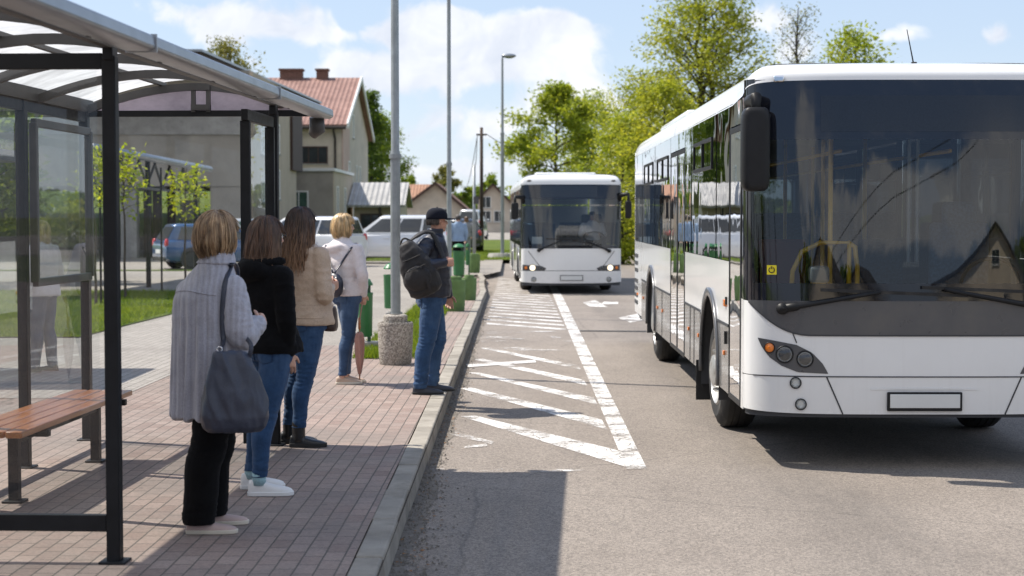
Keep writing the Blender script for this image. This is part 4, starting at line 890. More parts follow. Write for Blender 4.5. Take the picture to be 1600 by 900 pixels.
stake(158, 475, 290, 'thin dark stake beside the leftmost young tree')
mb = MB(); p = G(580, 470, PLAT)
# low bush by the annex
tree('bush', 'small green bush at the foot of the grey annex', (gx(498, 79), 79, PLAT), 1.5, dome(.6, .8, .05), 'leaf_mid', 1500, .07, 71, .05, 18, cat='bush')
# ================================================================== BUSES
class Bus:
    def __init__(s, name, label, loc, rz, hw, L, D, p, lean, zl0, ztop, zside, zfront):
        s.root = thing(name, label, 'bus', loc, rz); s.hw, s.L, s.D, s.p, s.lean, s.zl0, s.ztop, s.zside, s.zfront = hw, L, D, p, lean, zl0, ztop, zside, zfront
    def fy(s, x):
        q = min(abs(x) / s.hw, 1.0); return s.D * (1 - max(0, 1 - q ** s.p) ** (1 / s.p))
    def S(s, x, z, e=0.0):
        y = s.fy(x); x2 = min(max(x, -s.hw * .999), s.hw * .999); h = .004
        q = min(abs(x) / s.hw, .999); sg = 1 if x >= 0 else -1
        g = s.D / s.hw * q ** (s.p - 1) * (1 - q ** s.p) ** (1 / s.p - 1) * sg      # dy/dx
        nn = Vector((g, -1, 0)).normalized(); ln = s.lean * max(0, z - s.zl0) * (1 - q ** 8) - .05 * max(0, .55 - z) * 0
        return Vector((x, y + ln, z)) + nn * e
    def xs(s, x0, x1, n=40):
        "columns concentrated towards the corners"
        a0, a1 = math.asin(max(-1, min(1, x0 / s.hw))), math.asin(max(-1, min(1, x1 / s.hw)))
        f = lambda a: math.copysign(s.hw * abs(math.sin(a)) ** (2 / s.p), a)
        b0, b1 = [math.copysign(math.asin(min(1, abs(x / s.hw) ** (s.p / 2))), x) for x in (x0, x1)]
        return [f(b0 + (b1 - b0) * i / n) for i in range(n + 1)]
    def fgrid(s, name, m, x0, x1, lo, hi, e=0.0, nz=8, n=40, parent=None, mb=None):
        lo_ = lo if callable(lo) else (lambda x: lo); hi_ = hi if callable(hi) else (lambda x: hi)
        b = mb or MB(); rows = []
        for x in s.xs(x0, x1, n): a, c = lo_(x), hi_(x); rows.append([s.S(x, a + (c - a) * j / nz, e) for j in range(nz + 1)])
        b.grid(rows)
        if mb: return
        return b.build(name, m, parent or s.root, True)
    def patch(s, name, m, poly, e, parent=None, n=24, nz=4):
        "convex-ish outline in (x,z) laid on the front"
        xs_ = [p[0] for p in poly]; x0, x1 = min(xs_), max(xs_); rows = []
        for i in range(n + 1):
            x = x0 + (x1 - x0) * (i / n * .998 + .001); zs = []
            for (a, b) in zip(poly, poly[1:] + poly[:1]):
                if (a[0] - x) * (b[0] - x) < 0: zs.append(a[1] + (b[1] - a[1]) * (x - a[0]) / (b[0] - a[0]))
            rows.append([s.S(x, min(zs) + (max(zs) - min(zs)) * j / nz, e) for j in range(nz + 1)])
        b = MB(); b.grid(rows); return b.build(name, m, parent or s.root, True)
    def seam(s, pts, w=.009, mb=None, e=.0025):
        out = []
        for (a, b) in zip(pts, pts[1:]):
            n = max(1, int(math.hypot(b[0] - a[0], b[1] - a[1]) / .05))
            out += [(a[0] + (b[0] - a[0]) * i / n, a[1] + (b[1] - a[1]) * i / n) for i in range(n)]
        out.append(pts[-1]); P3 = [s.S(x, z, e) for x, z in out]; nr = [s.S(x, z, e + .1) - s.S(x, z, e) for x, z in out]
        mb.ribbon(P3, w, .003, nr)
    def lamp(s, name, x, z, r, lensmat, parent=None, emit=None, depth=.03, rim='black_plastic'):
        c = s.S(x, z, .004); nn = (s.S(x, z, .1) - s.S(x, z, 0)).normalized(); rot = nn.to_track_quat('Z', 'Y').to_matrix()
        def lt(prof, n=24):
            return [[c + rot @ Vector((rr * math.cos(2 * PI * k / n), rr * math.sin(2 * PI * k / n), zz)) for k in range(n)] for rr, zz in prof]
        mb = MB(); mb.rings(lt([(r * 1.16, -.002), (r * 1.16, .008), (r * 1.02, .012), (r * .98, .004)]), False); o = mb.build(name, M[rim], parent or s.root, True)
        mb = MB(); mb.rings(lt([(r * .98, .004), (r * .75, -.002), (r * .35, -.0035), (.002, -.0035)]), False); mb.build('reflector', M['reflector'] if lensmat != 'orange' else M['orange'], o, True)
        mb = MB(); mb.rings(lt([(r * .99, .005), (r * .7, .010), (r * .3, .013), (.002, .0135)]), False); mb.build('lens', M[emit or lensmat], o, True)
        return o
    def side(s, name, m, y0, y1, lo, hi, e=0.0, right=False, arches=(), parent=None, R=.62, zc=.5, inner=None):
        ys = [y0 + (y1 - y0) * i / 8 for i in range(9)]
        cols = []
        for yw in arches:
            ys += [yw + R * math.cos(PI * i / 32) for i in range(33)]
        ys = sorted(y for y in set(round(v, 5) for v in ys) if y0 - 1e-6 <= y <= y1 + 1e-6)
        for y in ys:
            z0 = lo; edge = None
            for yw in arches:
                if abs(y - yw) <= R + 1e-6: z0 = min(hi, max(lo, zc + math.sqrt(max(0, R * R - (y - yw) ** 2)))); edge = abs(abs(y - yw) - R) < 1e-4; left = y < yw
            if edge: cols += [(y, lo), (y, z0)] if left else [(y, z0), (y, lo)]
            else: cols.append((y, z0))
        X = (s.hw + e) * (1 if right else -1); b = MB()
        b.grid([[(X, y, z0 + (hi - z0) * j / 2) for j in range(3)] for y, z0 in cols]); return b.build(name, m, parent or s.root)
    def slab(s, name, m, y0, y1, z0, z1, e, th, right=False, parent=None, bevel=.004):
        X = (s.hw + e - th / 2) * (1 if right else -1); b = MB(); b.box((X, (y0 + y1) / 2, (z0 + z1) / 2), (th, y1 - y0, z1 - z0)); return b.build(name, m, parent or s.root, bevel=bevel)
    def frame(s, mb, y0, y1, z0, z1, e, w=.03, th=.02, right=False):
        X = (s.hw + e - th / 2) * (1 if right else -1)
        mb.box((X, y0 + w / 2, (z0 + z1) / 2), (th, w, z1 - z0)); mb.box((X, y1 - w / 2, (z0 + z1) / 2), (th, w, z1 - z0))
        mb.box((X, (y0 + y1) / 2, z0 + w / 2), (th, y1 - y0 - 2 * w, w)); mb.box((X, (y0 + y1) / 2, z1 - w / 2), (th, y1 - y0 - 2 * w, w))
    def loop(s, inset, z, n=48):
        pts = []
        for i, x in enumerate(s.xs(-s.hw, s.hw, n)):
            p = s.S(x, s.zfront, -inset) if abs(x) < s.hw * .995 else Vector((math.copysign(s.hw - inset, x), s.D, 0))
            pts.append(Vector((p.x, p.y, 0)))
        m = 20; out = [Vector((p.x, p.y, z(p.x, p.y) if callable(z) else z)) for p in pts]
        zz = lambda x, y: z(x, y) if callable(z) else z
        hw = s.hw - inset; yb = s.L - inset; rc = .22
        for i in range(1, m): y = s.D + (yb - rc - s.D) * i / m; out.append(Vector((hw, y, zz(hw, y))))
        for i in range(9): a = PI / 2 * i / 8; x, y = hw - rc + rc * math.cos(a), yb - rc + rc * math.sin(a); out.append(Vector((x, y, zz(x, y))))
        for i in range(9): a = PI / 2 + PI / 2 * i / 8; x, y = -hw + rc + rc * math.cos(a), yb - rc + rc * math.sin(a); out.append(Vector((x, y, zz(x, y))))
        for i in range(1, m): y = yb - rc + (s.D - yb + rc) * i / m; out.append(Vector((-hw, y, zz(-hw, y))))
        return out
    def roof(s, m, Rr=.26):
        def z0(x, y):
            t = min(1, max(0, (y - .05) / (s.D * 1.3))); t = t * t * (3 - 2 * t); return s.zfront + (s.zside - s.zfront) * t
        rings = [s.loop(-.004, lambda x, y: z0(x, y) - .02)]
        for k in range(9):
            a = PI / 2 * k / 8; ins = Rr * (1 - math.cos(a))
            rings.append(s.loop(ins, lambda x, y, a=a: z0(x, y) + (s.ztop - .03 - z0(x, y)) * math.sin(a)))
        base = rings[-1]; yc = s.L / 2
        for sc_ in (.8, .5, .2): rings.append([Vector((p.x * sc_, yc + (p.y - yc) * (1 - (1 - sc_) * .06), s.ztop - .03 * sc_ ** 2)) for p in base])
        mb = MB(); mb.rings(rings, False); mb.f.append(tuple(len(mb.v) - len(rings[0]) + k for k in range(len(rings[0])))); mb.m.append(0); mb.sm.append(False)
        return mb.build('roof', m, s.root, True)
    def wheel(s, yw, r=.48, w=.28, right=False, steer=0, hubdeep=True, bolts=10):
        sg = 1 if right else -1; t = bpy.data.objects.new('wheel', None); C.objects.link(t); t.parent = s.root; t.location = (sg * (s.hw - .06 - w / 2), yw, r); t.rotation_euler = (0, 0, (0 if right else PI) + steer)
        mb = MB(); mb.lathe([(r * .60, -w / 2), (r * .80, -w / 2 - .01), (r * .94, -w / 2 + .02), (r * .99, -w / 2 + .05), (r, -w * .2), (r * .985, -w * .19), (r * .985, -w * .17), (r, -w * .16), (r, -.01), (r * .985, -.005), (r * .985, .005), (r, .01), (r, w * .16), (r * .985, w * .17), (r * .985, w * .19), (r, w * .2), (r * .99, w / 2 - .05), (r * .94, w / 2 - .02), (r * .80, w / 2 + .01), (r * .60, w / 2)], 48, axis='X')
        mb.build('tyre', M['rubber'], t, auto=30)
        q = w / 2; mb = MB(); mb.lathe([(r * .60, -q), (r * .61, q), (r * .58, q + .012), (r * .55, q - .02), (r * .53, q - .09), (r * .44, q - .10), (r * .42, q - .03), (r * .30, q - .02), (r * .28, q + .03), (r * .17, q + .05), (.002, q + .055)], 40, axis='X'); rim = mb.build('rim', M['rim'], t, auto=35)
        for k in range(bolts):
            a = 2 * PI * k / bolts; mb = MB(); mb.lathe([(.001, q + .025), (.013, q + .022), (.016, q - .03)], 8, (0, r * .36 * math.cos(a), r * .36 * math.sin(a)), 'X'); mb.build('bolt', M['chrome'] if bolts < 9 else M['rim'], rim)
        return t
    def well(s, yw, R=.62, zc=.5, right=False, dep=.55):
        sg = 1 if right else -1; b = MB(); A = [(yw + R * math.cos(PI * i / 24), zc + R * math.sin(PI * i / 24)) for i in range(25)]
        A = [(yw + R, .3)] + A + [(yw - R, .3)]
        b.grid([[(sg * s.hw, y, z), (sg * (s.hw - dep), y, z)] for y, z in A]); b.add([(sg * (s.hw - dep), y, z) for y, z in A], [tuple(range(len(A)))]); b.build('wheel_well', M['int_dark'], s.root)
        b = MB(); pts = [(sg * (s.hw + .006), y, z) for y, z in A[1:-1]]; pts = [(sg * (s.hw + .006), yw + R, .42)] + pts + [(sg * (s.hw + .006), yw - R, .42)]
        b.ribbon(pts, .03, .07, [Vector((0, p[1] - yw, p[2] - zc)).normalized() for p in pts]); b.build('arch_trim', M['bus_grey'], s.root, True)
X0 = 2.925
B1 = Bus('city_bus', 'large white city bus with wide dark windscreen standing close at the right', (X0, 11.67, 0), -.0068, 1.25, 12.1, .36, 3.3, .035, 1.2, 2.93, 2.66, 2.785)
b = B1; bw, bg, bgl, blk = M['bus_white'], M['bus_grey'], M['black_glassy'], M['black_plastic']; XE = 1.249
zgrey = lambda x: .955 + .245 * max(0, (abs(x) - .80) / .43) ** 2.2 if abs(x) < 1.23 else 1.2
b.fgrid('front_backing', M['int_dark'], -XE, XE, .40, 1.19, -.03)
b.fgrid('front_panel', bw, -XE, XE, .665, lambda x: min(zgrey(x), 1.195), 0, nz=6)
b.fgrid('bumper', bw, -XE, XE, lambda x: .395 + .02 * (abs(x) / 1.25) ** 6, .66, 0, nz=6)
b.fgrid('bumper_lip', M['int_dark'], -XE, XE, .37, .40, -.02, nz=1)
b.fgrid('cowl_panel', bg, -1.225, 1.225, zgrey, 1.2, .004, nz=6)
sm = MB(); b.seam([(-1.248, .662), (-1.0, .662), (0, .662), (1.0, .662), (1.248, .662)], .008, sm)
for sg in (-1, 1):
    b.seam([(sg * .69, .66), (sg * .62, .50), (sg * .575, .396)], .010, sm); b.seam([(sg * .93, .975), (sg * .90, .90)], .008, sm)
b.seam([(x, zgrey(x)) for x in b.xs(-1.22, 1.22, 40)], .010, sm, .006)
sm.build('panel_gap', M['int_dark'], b.root)
b.fgrid('windscreen', M['windscreen'], -1.19, 1.19, 1.325, 2.345, 0, nz=10)
b.fgrid('destination_panel', bgl, -1.19, 1.19, 2.345, 2.772, 0, nz=6)
b.patch('destination_display', pmat('led_display', (.020, .026, .036), .10, 0, .15, 90), [(-.74, 2.40), (-.74, 2.655), (.74, 2.655), (.74, 2.40)], .003)
b.fgrid('lower_band', bgl, -1.215, 1.215, 1.2, 1.325, 0, nz=2)
for sg in (-1, 1):
    g = MB(); rows = []
    for x in b.xs(sg * 1.19, sg * XE, 10): rows.append([b.S(x, 1.2 + (2.78 - 1.2) * j / 8, .002) for j in range(9)])
    g.grid(rows); g.build('front_pillar', bgl, b.root, True)
    # headlight cluster
    pts = [(1180, 530), (1200, 533), (1238, 540), (1262, 552), (1279, 570), (1287, 585), (1240, 583), (1215, 573), (1197, 560), (1186, 545)]
    poly = [((px - 1437) / 221 * -sg * (1 if sg < 0 else 1), 1.8 - (py - 338) / 221) for px, py in pts]
    poly = [(abs(x) * sg, z) for x, z in poly]
    hl = b.patch('headlight', M['bus_grey'], poly, .004)
    for (px, py, r_, m_) in [(1197.5, 545, .034, 'orange'), (1220, 555, .055, 'lens'), (1251, 562, .053, 'lens')]:
        b.lamp('lamp', sg * abs((px - 1437) / 221), 1.8 - (py - 338) / 221, r_, m_, hl)
    b.lamp('fog_lamp', sg * .905, .615, .036, 'lens'); b.lamp('fog_lamp', sg * .868, .463, .036, 'lens')
    c = b.S(sg * 1.03, 2.775, .0); mb = MB(); mb.box(c + Vector((0, -.012, 0)), (.075, .04, .042), rz=sg * .25); mb.build('marker_lamp', M['chrome'], b.root, bevel=.008)
pf = MB(); c = b.S(0, .488); pf.box(c + Vector((0, -.012, 0)), (.53, .025, .135)); o = pf.build('plate_frame', blk, b.root, bevel=.006)
pf = MB(); pf.box(c + Vector((0, -.026, .004)), (.495, .008, .098)); pf.build('plate', M['plate'], o, bevel=.003)
sm = MB(); b.seam([(-.38, .575), (-.2, .578), (.2, .578), (.38, .575)], .012, sm, .003); sm.build('bumper_crease', M['bus_white'], b.root)
# yellow sticker low in the corner of the windscreen
st = b.patch('sticker', pmat('yellow_sticker', (.80, .66, .02), .4), [(-1.105, 1.385), (-1.105, 1.452), (-1.04, 1.452), (-1.04, 1.385)], .003)
mb = MB(); c = b.S(-1.0725, 1.418, .006); ring = [(c + Vector((.019 * math.cos(a), .014 * math.cos(a) * -.55, .019 * math.sin(a)))) for a in [PI * .5 + .5 + i * (2 * PI - 1.0) / 20 for i in range(21)]]; mb.tube(ring, .0032, 5); mb.bar(c + Vector((0, 0, .008)), c + Vector((0, 0, .026)), .006); mb.build('symbol', M['rubber'], st)
# wipers
def wiper(bus, piv, elb, tips, r=.022):
    mb = MB(); a = bus.S(*piv, .035); e = bus.S(*elb, .045); mb.tube([bus.S(*piv, .0), bus.S(*piv, .06)], [.045, .04], 14); mb.tube([a, a.lerp(e, .15), a.lerp(e, .18), e], [r * 1.5, r * 1.4, r * .95, r * .6], 10)
    w_ = mb.build('wiper', blk, bus.root, True)
    mb = MB(); pts = [bus.S(tips[0][0] + (tips[1][0] - tips[0][0]) * i / 10, tips[0][1] + (tips[1][1] - tips[0][1]) * i / 10, .016) for i in range(11)]
    mb.ribbon(pts, .022, .03, [Vector((0, -1, 0))] * 11); mb.build('blade', M['rubber'], w_)
def q(px, py): return ((px - 800) / 221 - X0, 1.8 - (py - 338) / 221)
wiper(b, q(1226, 483), q(1375, 456), (q(1284, 453), q(1512, 462)))
wiper(b, q(1640, 483), q(1475, 452), (q(1440, 449), q(1660, 458)))
# mirrors
def mirror(bus, sg, x, y, z0, z1, w, armz, name='mirror'):
    t = bpy.data.objects.new(name, None); C.objects.link(t); t.parent = bus.root; zc = (z0 + z1) / 2
    mb = MB(); n_ = 24; rings = []
    for k, (yy, sc) in enumerate([(-.075, .55), (-.07, .82), (-.045, .97), (0, 1), (.05, 1), (.075, .95), (.08, .88)]):
        ring = []
        for i in range(n_):
            a = 2 * PI * i / n_; ex = .38
            ring.append(Vector((x + w / 2 * sc * math.copysign(abs(math.cos(a)) ** ex, math.cos(a)), y + yy, zc + (z1 - z0) / 2 * (sc * .06 + .94 if sc > .8 else sc + .32) * math.copysign(abs(math.sin(a)) ** .30, math.sin(a)))))
        rings.append(ring)
    mb.rings(rings, True); mb.build('housing', blk, t, True)
    mb = MB(); mb.box((x, y + .083, zc), (w * .84, .006, (z1 - z0) * .9)); mb.build('mirror_glass', M['chrome'], t)
    e = bus.S(sg * bus.hw * .96, armz); mb = MB()
    mb.tube([e + Vector((0, .02, -.1)), e + Vector((sg * .02, -.06, .02)), Vector((x + sg * .0, y - .02, armz + .03)), Vector((x, y, z1 + .02)), Vector((x, y, z1 - .05))], [.055, .055, .04, .035, .03], 12); mb.build('arm', blk, t, True)
    return t
mirror(b, -1, -1.215, -.05, 1.975, 2.565, .20, 2.60); mirror(b, 1, 1.44, -.05, 1.975, 2.565, .21, 2.60)
b.roof(bw)
for (y0, y1, h, ww) in [(3.6, 6.6, .085, .86), (7.6, 11.2, .12, .95)]:
    mb = MB(); mb.box((0, (y0 + y1) / 2, 2.93 + h / 2 - .03), (2 * ww, y1 - y0, h + .04)); mb.build('roof_pod', bw, b.root, bevel=.04, seg=3)
mb = MB(); mb.tube([(.02, .5, 2.9), (-.03, .52, 3.17)], [.006, .003], 6); mb.tube([(.02, .5, 2.89), (.02, .5, 2.93)], .022, 8); mb.build('antenna', blk, b.root)
# flanks
WY = (2.42, 8.9); G1 = M['side_glass']
for right in (False, True):
    dr = [] if right else [(.40, 1.10), (4.62, 6.20)]
    segs = [(.38, 10.55)] if right else [(1.13, 4.60), (6.22, 10.55)]
    for (a, c_) in segs:
        aw = [w_ for w_ in WY if a < w_ < c_]
        b.side('side_panel', bw, a, c_, .955, 1.45, 0, right, aw, R=.66); b.side('skirt', M['skirt'], a, c_, .42, .945, 0, right, aw, R=.66)
        sm = MB(); X = (1.25 + .003) * (1 if right else -1)
        yy = [y for y in np.arange(a, c_, .1) if all(abs(y - w_) > .66 for w_ in aw)]
        for y in (a + 1.05, c_ - .9, (a + c_) / 2 + .3, (a + c_) / 2 + 1.2):
            if all(abs(y - w_) > .72 for w_ in aw): sm.box((X, y, .685), (.004, .008, .52))
        for (y0_, y1_) in [(a, min(aw) - .5), (max(aw) + .5, c_)]: sm.box((X, (y0_ + y1_) / 2, .95), (.006, y1_ - y0_, .022))
        sm.build('panel_gap', M['int_dark'], b.root)
    b.side('side_panel', bw, 10.56, 11.9, .45, 1.45, 0, right)
    gm = MB(); X = 1.254 * (1 if right else -1)
    for z in (.60, .70, .80, .90, 1.05, 1.15, 1.25): gm.box((X, 11.55, z), (.012, .5, .05))
    gm.build('vent_grille', M['int_dark'], b.root)
    panes = [(.40, 1.95), (2.0, 3.95), (4.0, 6.2), (6.25, 8.3), (8.35, 10.4), (10.45, 11.86)] if right else [(1.13, 1.95), (2.0, 3.95), (4.0, 4.60), (6.22, 8.3), (8.35, 10.4), (10.45, 11.86)]
    for (a, c_) in panes:
        w_ = b.slab('window', G1, a + .008, c_ - .008, 1.455, 2.655, .002, .006, right, bevel=0)
        if c_ - a > 1.7:
            f = MB(); y0_, y1_ = a + .28, c_ - .18
            if right is False and a > 6: y0_, y1_ = a + .3, c_ - .3
            b.frame(f, y0_, y1_, 2.20, 2.47, .012, .03, .02, right); X = 1.254 * (1 if right else -1); f.box((X, (y0_ + y1_) / 2, 2.335), (.02, .03, .22)); f.build('sliding_frame', blk, w_)
    pm = MB()
    for y in [p_[0] - .02 for p_ in panes] + [panes[-1][1] + .02]:
        pm.box(((1.25 - .03) * (1 if right else -1), y, 2.05), (.045, .10, 1.2))
    pm.build('window_pillar', M['int_dark'], b.root)
    for w_ in WY: b.well(w_, .66, right=right); b.wheel(w_, .48, .30, right, steer=(.035 if w_ < 5 else 0))
    for (y, z) in [(1.30, 1.12)]: 
        X = 1.258 * (1 if right else -1); mb = MB(); mb.box((X, y, z), (.024, .09, .055)); mb.build('side_marker', M['orange'], b.root, bevel=.006)
    for y in (1.38, 3.30, 4.2, 7.2, 7.9, 10.2, 11.3):
        X = 1.256 * (1 if right else -1); mb = MB(); mb.box((X, y, .72), (.016, .06, .035)); mb.build('side_marker', M['orange'], b.root, bevel=.004)
    for (a, c_) in dr:
        fr = MB(); n_ = 2 if c_ - a > 1 else 1; wl = (c_ - a) / n_
        for i in range(n_):
            y0_, y1_ = a + i * wl + .006, a + (i + 1) * wl - .006; f = MB(); b.frame(f, y0_, y1_, .40, 2.47, .004, .045, .03); d_ = f.build('door', blk, b.root, bevel=.004)
            g = MB(); X = -1.2505; g.add([(X, y0_ + .045, .445), (X, y1_ - .045, .445), (X, y1_ - .045, 2.425), (X, y0_ + .045, 2.425)], [(0, 1, 2, 3)]); g.build('glass', G1, d_)
            mb = MB(); yh = y0_ + .12 if i else y1_ - .12; mb.tube([(-1.16, yh, .8), (-1.16, yh, 1.6)], .016, 8); mb.build('handle', M['yellow_rail'], d_)
        w_ = b.slab('window', G1, a, c_, 2.48, 2.655, .002, .006, right, bevel=0)
for sx in (-1, 1):
    mb = MB(); mb.box((sx * 1.244, .345, 1.93), (.010, .125, 1.46)); mb.build('corner_post', bgl, b.root)
    mb = MB(); mb.box((sx * 1.244, .345, .80), (.010, .125, .80)); mb.build('corner_panel', bw, b.root)
mb = MB(); X = -1.258
mb.box((X, 1.24, 1.14), (.012, .035, .06)); mb.tube([(-1.26, 1.24, .80), (-1.26, 1.24, .90)], .012, 8); mb.build('door_button', M['rubber'], b.root)
mb = MB(); mb.box((-1.15, WY[0] + .72, .33), (.28, .015, .36)); mb.build('mud_flap', M['rubber'], b.root)
# rear wall, floor, cabin
mb = MB(); mb.box((0, 12.0, 1.0), (2.3, .06, 1.2)); mb.box((0, 12.02, 2.5), (2.3, .05, .35)); mb.build('rear_panel', bw, b.root); mb = MB(); mb.box((0, 12.0, 1.95), (2.2, .02, .75)); mb.build('rear_window', G1, b.root)
for (sx) in (-1, 1):
    mb = MB(); mb.tube([(sx * 1.13, 11.92, .45), (sx * 1.13, 11.92, 2.7)], .12, 12); mb.build('rear_corner', bw, b.root, True)
mb = MB(); mb.box((0, 6.2, .38), (2.36, 11.5, .05)); mb.box((0, .33, .38), (2.0, .24, .04)); mb.build('floor', M['int_grey'], b.root)
mb = MB(); mb.box((0, 6.3, .345), (1.5, 10.4, .03)); mb.build('underbody', M['int_dark'], b.root)
mb = MB(); mb.box((0, 6.2, 2.60), (2.2, 11.2, .03)); mb.build('ceiling', M['int_light'], b.root)
lin = MB()
for sx in (-1, 1): lin.box((sx * 1.19, 7.6, .92), (.02, 8.8, 1.06))
lin.build('side_lining', M['int_grey'], b.root)
mb = MB(); mb.box((.48, .62, .95), (1.3, .62, .62)); mb.box((0, .40, 1.14), (2.2, .34, .22)); mb.build('dashboard', M['int_dark'], b.root, bevel=.03)
mb = MB(); mb.tube([Vector((.72 + .22 * math.cos(a), .95 - .06 * math.sin(a), 1.28 + .20 * math.sin(a))) for a in [2 * PI * i / 24 for i in range(25)]], .016, 8); mb.build('steering_wheel', M['black_plastic'], b.root, True)
mb = MB(); mb.box((.72, 1.6, .95), (.5, .5, .14)); mb.box((.72, 1.86, 1.35), (.48, .12, .8)); mb.box((.72, 1.86, 1.82), (.28, .09, .2)); mb.build('driver_seat', M['seat_blue'], b.root, bevel=.04)
mb = MB(); mb.add([(.30, 2.02, .4), (1.2, 2.02, .4), (1.2, 2.02, 2.4), (.30, 2.02, 2.4)], [(0, 1, 2, 3)]); mb.build('partition', M['side_glass'], b.root)
for x in (.33, .40):
    mb = MB(); mb.tube([(x, 1.95, 1.42), (x, 1.95, 2.52)], .014, 8); mb.build('partition_rail', M['white_paint'], b.root, True)
rails = [[(-.80, .92, 1.20), (-.79, .92, 1.38), (-.72, .92, 1.53), (-.58, .92, 1.60), (-.36, .92, 1.60), (-.36, .92, 1.2)], [(-.50, .95, .4), (-.50, .95, 2.55)], [(-.30, 1.3, 1.6), (-.24, 1.3, 1.56), (-.22, 1.3, 1.4), (-.22, 1.3, .5)], [(-.26, 2.6, .4), (-.26, 2.6, 2.55)], [(-.30, 4.4, .4), (-.30, 4.4, 2.55)], [(.3, 6.3, .4), (.3, 6.3, 2.55)], [(-.3, 7.4, .4), (-.3, 7.4, 2.55)], [(.35, 3.8, .4), (.35, 3.8, 2.55)]]
for r_ in rails:
    mb = MB(); mb.tube(r_, .019, 10); mb.build('handrail', M['yellow_rail'], b.root, True)
for x in (-.42, .42):
    mb = MB(); mb.tube([(x, 1.0, 2.3), (x, 11, 2.3)], .016, 8); mb.build('handrail', M['yellow_rail'], b.root, True)
mb = MB(); mb.box((-.60, .86, 1.36), (.15, .12, .13)); mb.build('ticket_machine', M['int_light'], b.root, bevel=.03, seg=3)
mb = MB(); mb.box((-.60, .86, 1.10), (.10, .08, .40)); mb.build('ticket_machine_stand', M['yellow_rail'], b.root)
def seat(x, y, z, m):
    mb = MB(); mb.box((x, y, z), (.44, .44, .08)); mb.box((x, y + .23, z + .38), (.43, .08, .72)); mb.build('seat', M[m], b.root, bevel=.03)
for i, y in enumerate([3.3, 4.1, 7.0, 7.8, 8.6, 9.4, 10.2, 11.0]):
    for x in (-.92, -.46, .46, .92):
        if x < 0 and 4.0 < y < 6.5: continue
        seat(x, y, .85 + (.25 if y > 7.5 else 0), 'seat_red' if (i == 0 and x == -.46) else 'seat_blue')
# ------------------------------------------------------------------ far bus
X2 = 93 / FPX * 38.2; S2 = FPX / 38.2
B2 = Bus('city_bus', 'smaller white bus with lit headlights approaching in the distance behind the hatched area', (X2, 38.2, 0), .026, 1.165, 10.6, .26, 3.6, .05, 1.05, 2.80, 2.46, 2.56)
b = B2; q2 = lambda px, py: ((px - 893) / S2, 1.8 - (py - 338) / S2); XE = 1.163
M['lamp_on'] = newmat('lit_headlamp')[0]; nt_ = M['lamp_on'].node_tree; n_ = N(nt_); e_ = n_('Emission', {'Color': (1, .86, .62, 1), 'Strength': 1.25}); nt_.links.new(e_.outputs[0], nt_.nodes['Material Output'].inputs[0])
b.fgrid('front_panel', bw, -XE, XE, .545, 1.055, 0); b.fgrid('bumper', bw, -XE, XE, lambda x: .25 + .03 * (abs(x) / 1.16) ** 4, .535, .006); b.fgrid('bumper_lip', M['int_dark'], -XE, XE, .20, .27, -.02, nz=1)
b.fgrid('windscreen', M['windscreen'], -1.13, 1.13, 1.13, 2.20, 0); b.fgrid('destination_panel', bgl, -1.13, 1.13, 2.20, 2.55, 0); b.fgrid('lower_band', bgl, -1.13, 1.13, 1.055, 1.13, 0, nz=2)
b.patch('destination_display', pmat('led_display_far', (.03, .04, .055), .10, 0, .15, 60), [(-.72, 2.24), (-.72, 2.50), (.60, 2.50), (.60, 2.24)], .003)
sm = MB(); b.seam([(-1.16, .54), (0, .54), (1.16, .54)], .014, sm)
for sg in (-1, 1):
    b.seam([(sg * 1.0, 1.0), (sg * .78, .70), (sg * .62, .54)], .012, sm); b.seam([(sg * .65, .54), (sg * .65, .26)], .012, sm)
    g = MB(); g.grid([[b.S(x, 1.05 + 1.5 * j / 8, .002) for j in range(9)] for x in b.xs(sg * 1.13, sg * XE, 8)]); g.build('front_pillar', bgl, b.root, True)
    hl = b.patch('headlight', M['bus_grey'], [(sg * 1.13, .68), (sg * .72, .655), (sg * .58, .60), (sg * .62, .545), (sg * 1.13, .545)], .004)
    b.lamp('lamp', sg * .90, .61, .068, 'lens', hl, emit='lamp_on'); b.lamp('lamp', sg * .70, .60, .045, 'lens', hl); b.lamp('lamp', sg * 1.05, .61, .04, 'orange', hl)
    b.lamp('fog_lamp', sg * .87, .34, .05, 'lens')
    c = b.S(sg * .98, 2.62, -.02); mb = MB(); mb.ell(c, (.06, .03, .025)); mb.build('marker_lamp', M['rib'], b.root, True)
sm.build('panel_gap', M['int_dark'], b.root)
c = b.S(0, .375); mb = MB(); mb.box(c + Vector((0, -.015, 0)), (.53, .02, .125)); o = mb.build('plate_frame', blk, b.root); mb = MB(); mb.box(c + Vector((0, -.028, 0)), (.50, .008, .10)); mb.build('plate', M['plate'], o)
def wq(px, py): return q2(px, py)
wiper(b, wq(842, 391), wq(880, 374), (wq(853, 373), wq(906, 375)), .02); wiper(b, wq(952, 392), wq(915, 376), (wq(895, 376), wq(940, 383)), .02)
mirror(b, -1, -1.31, -.05, 1.73, 2.12, .17, 2.22); mirror(b, 1, 1.31, -.05, 1.75, 2.16, .15, 2.28)
b.roof(bw, .24)
mb = MB(); mb.box((-.02, 3.2, 2.80), (1.5, 2.4, .13)); mb.build('roof_pod', bw, b.root, bevel=.06, seg=3)
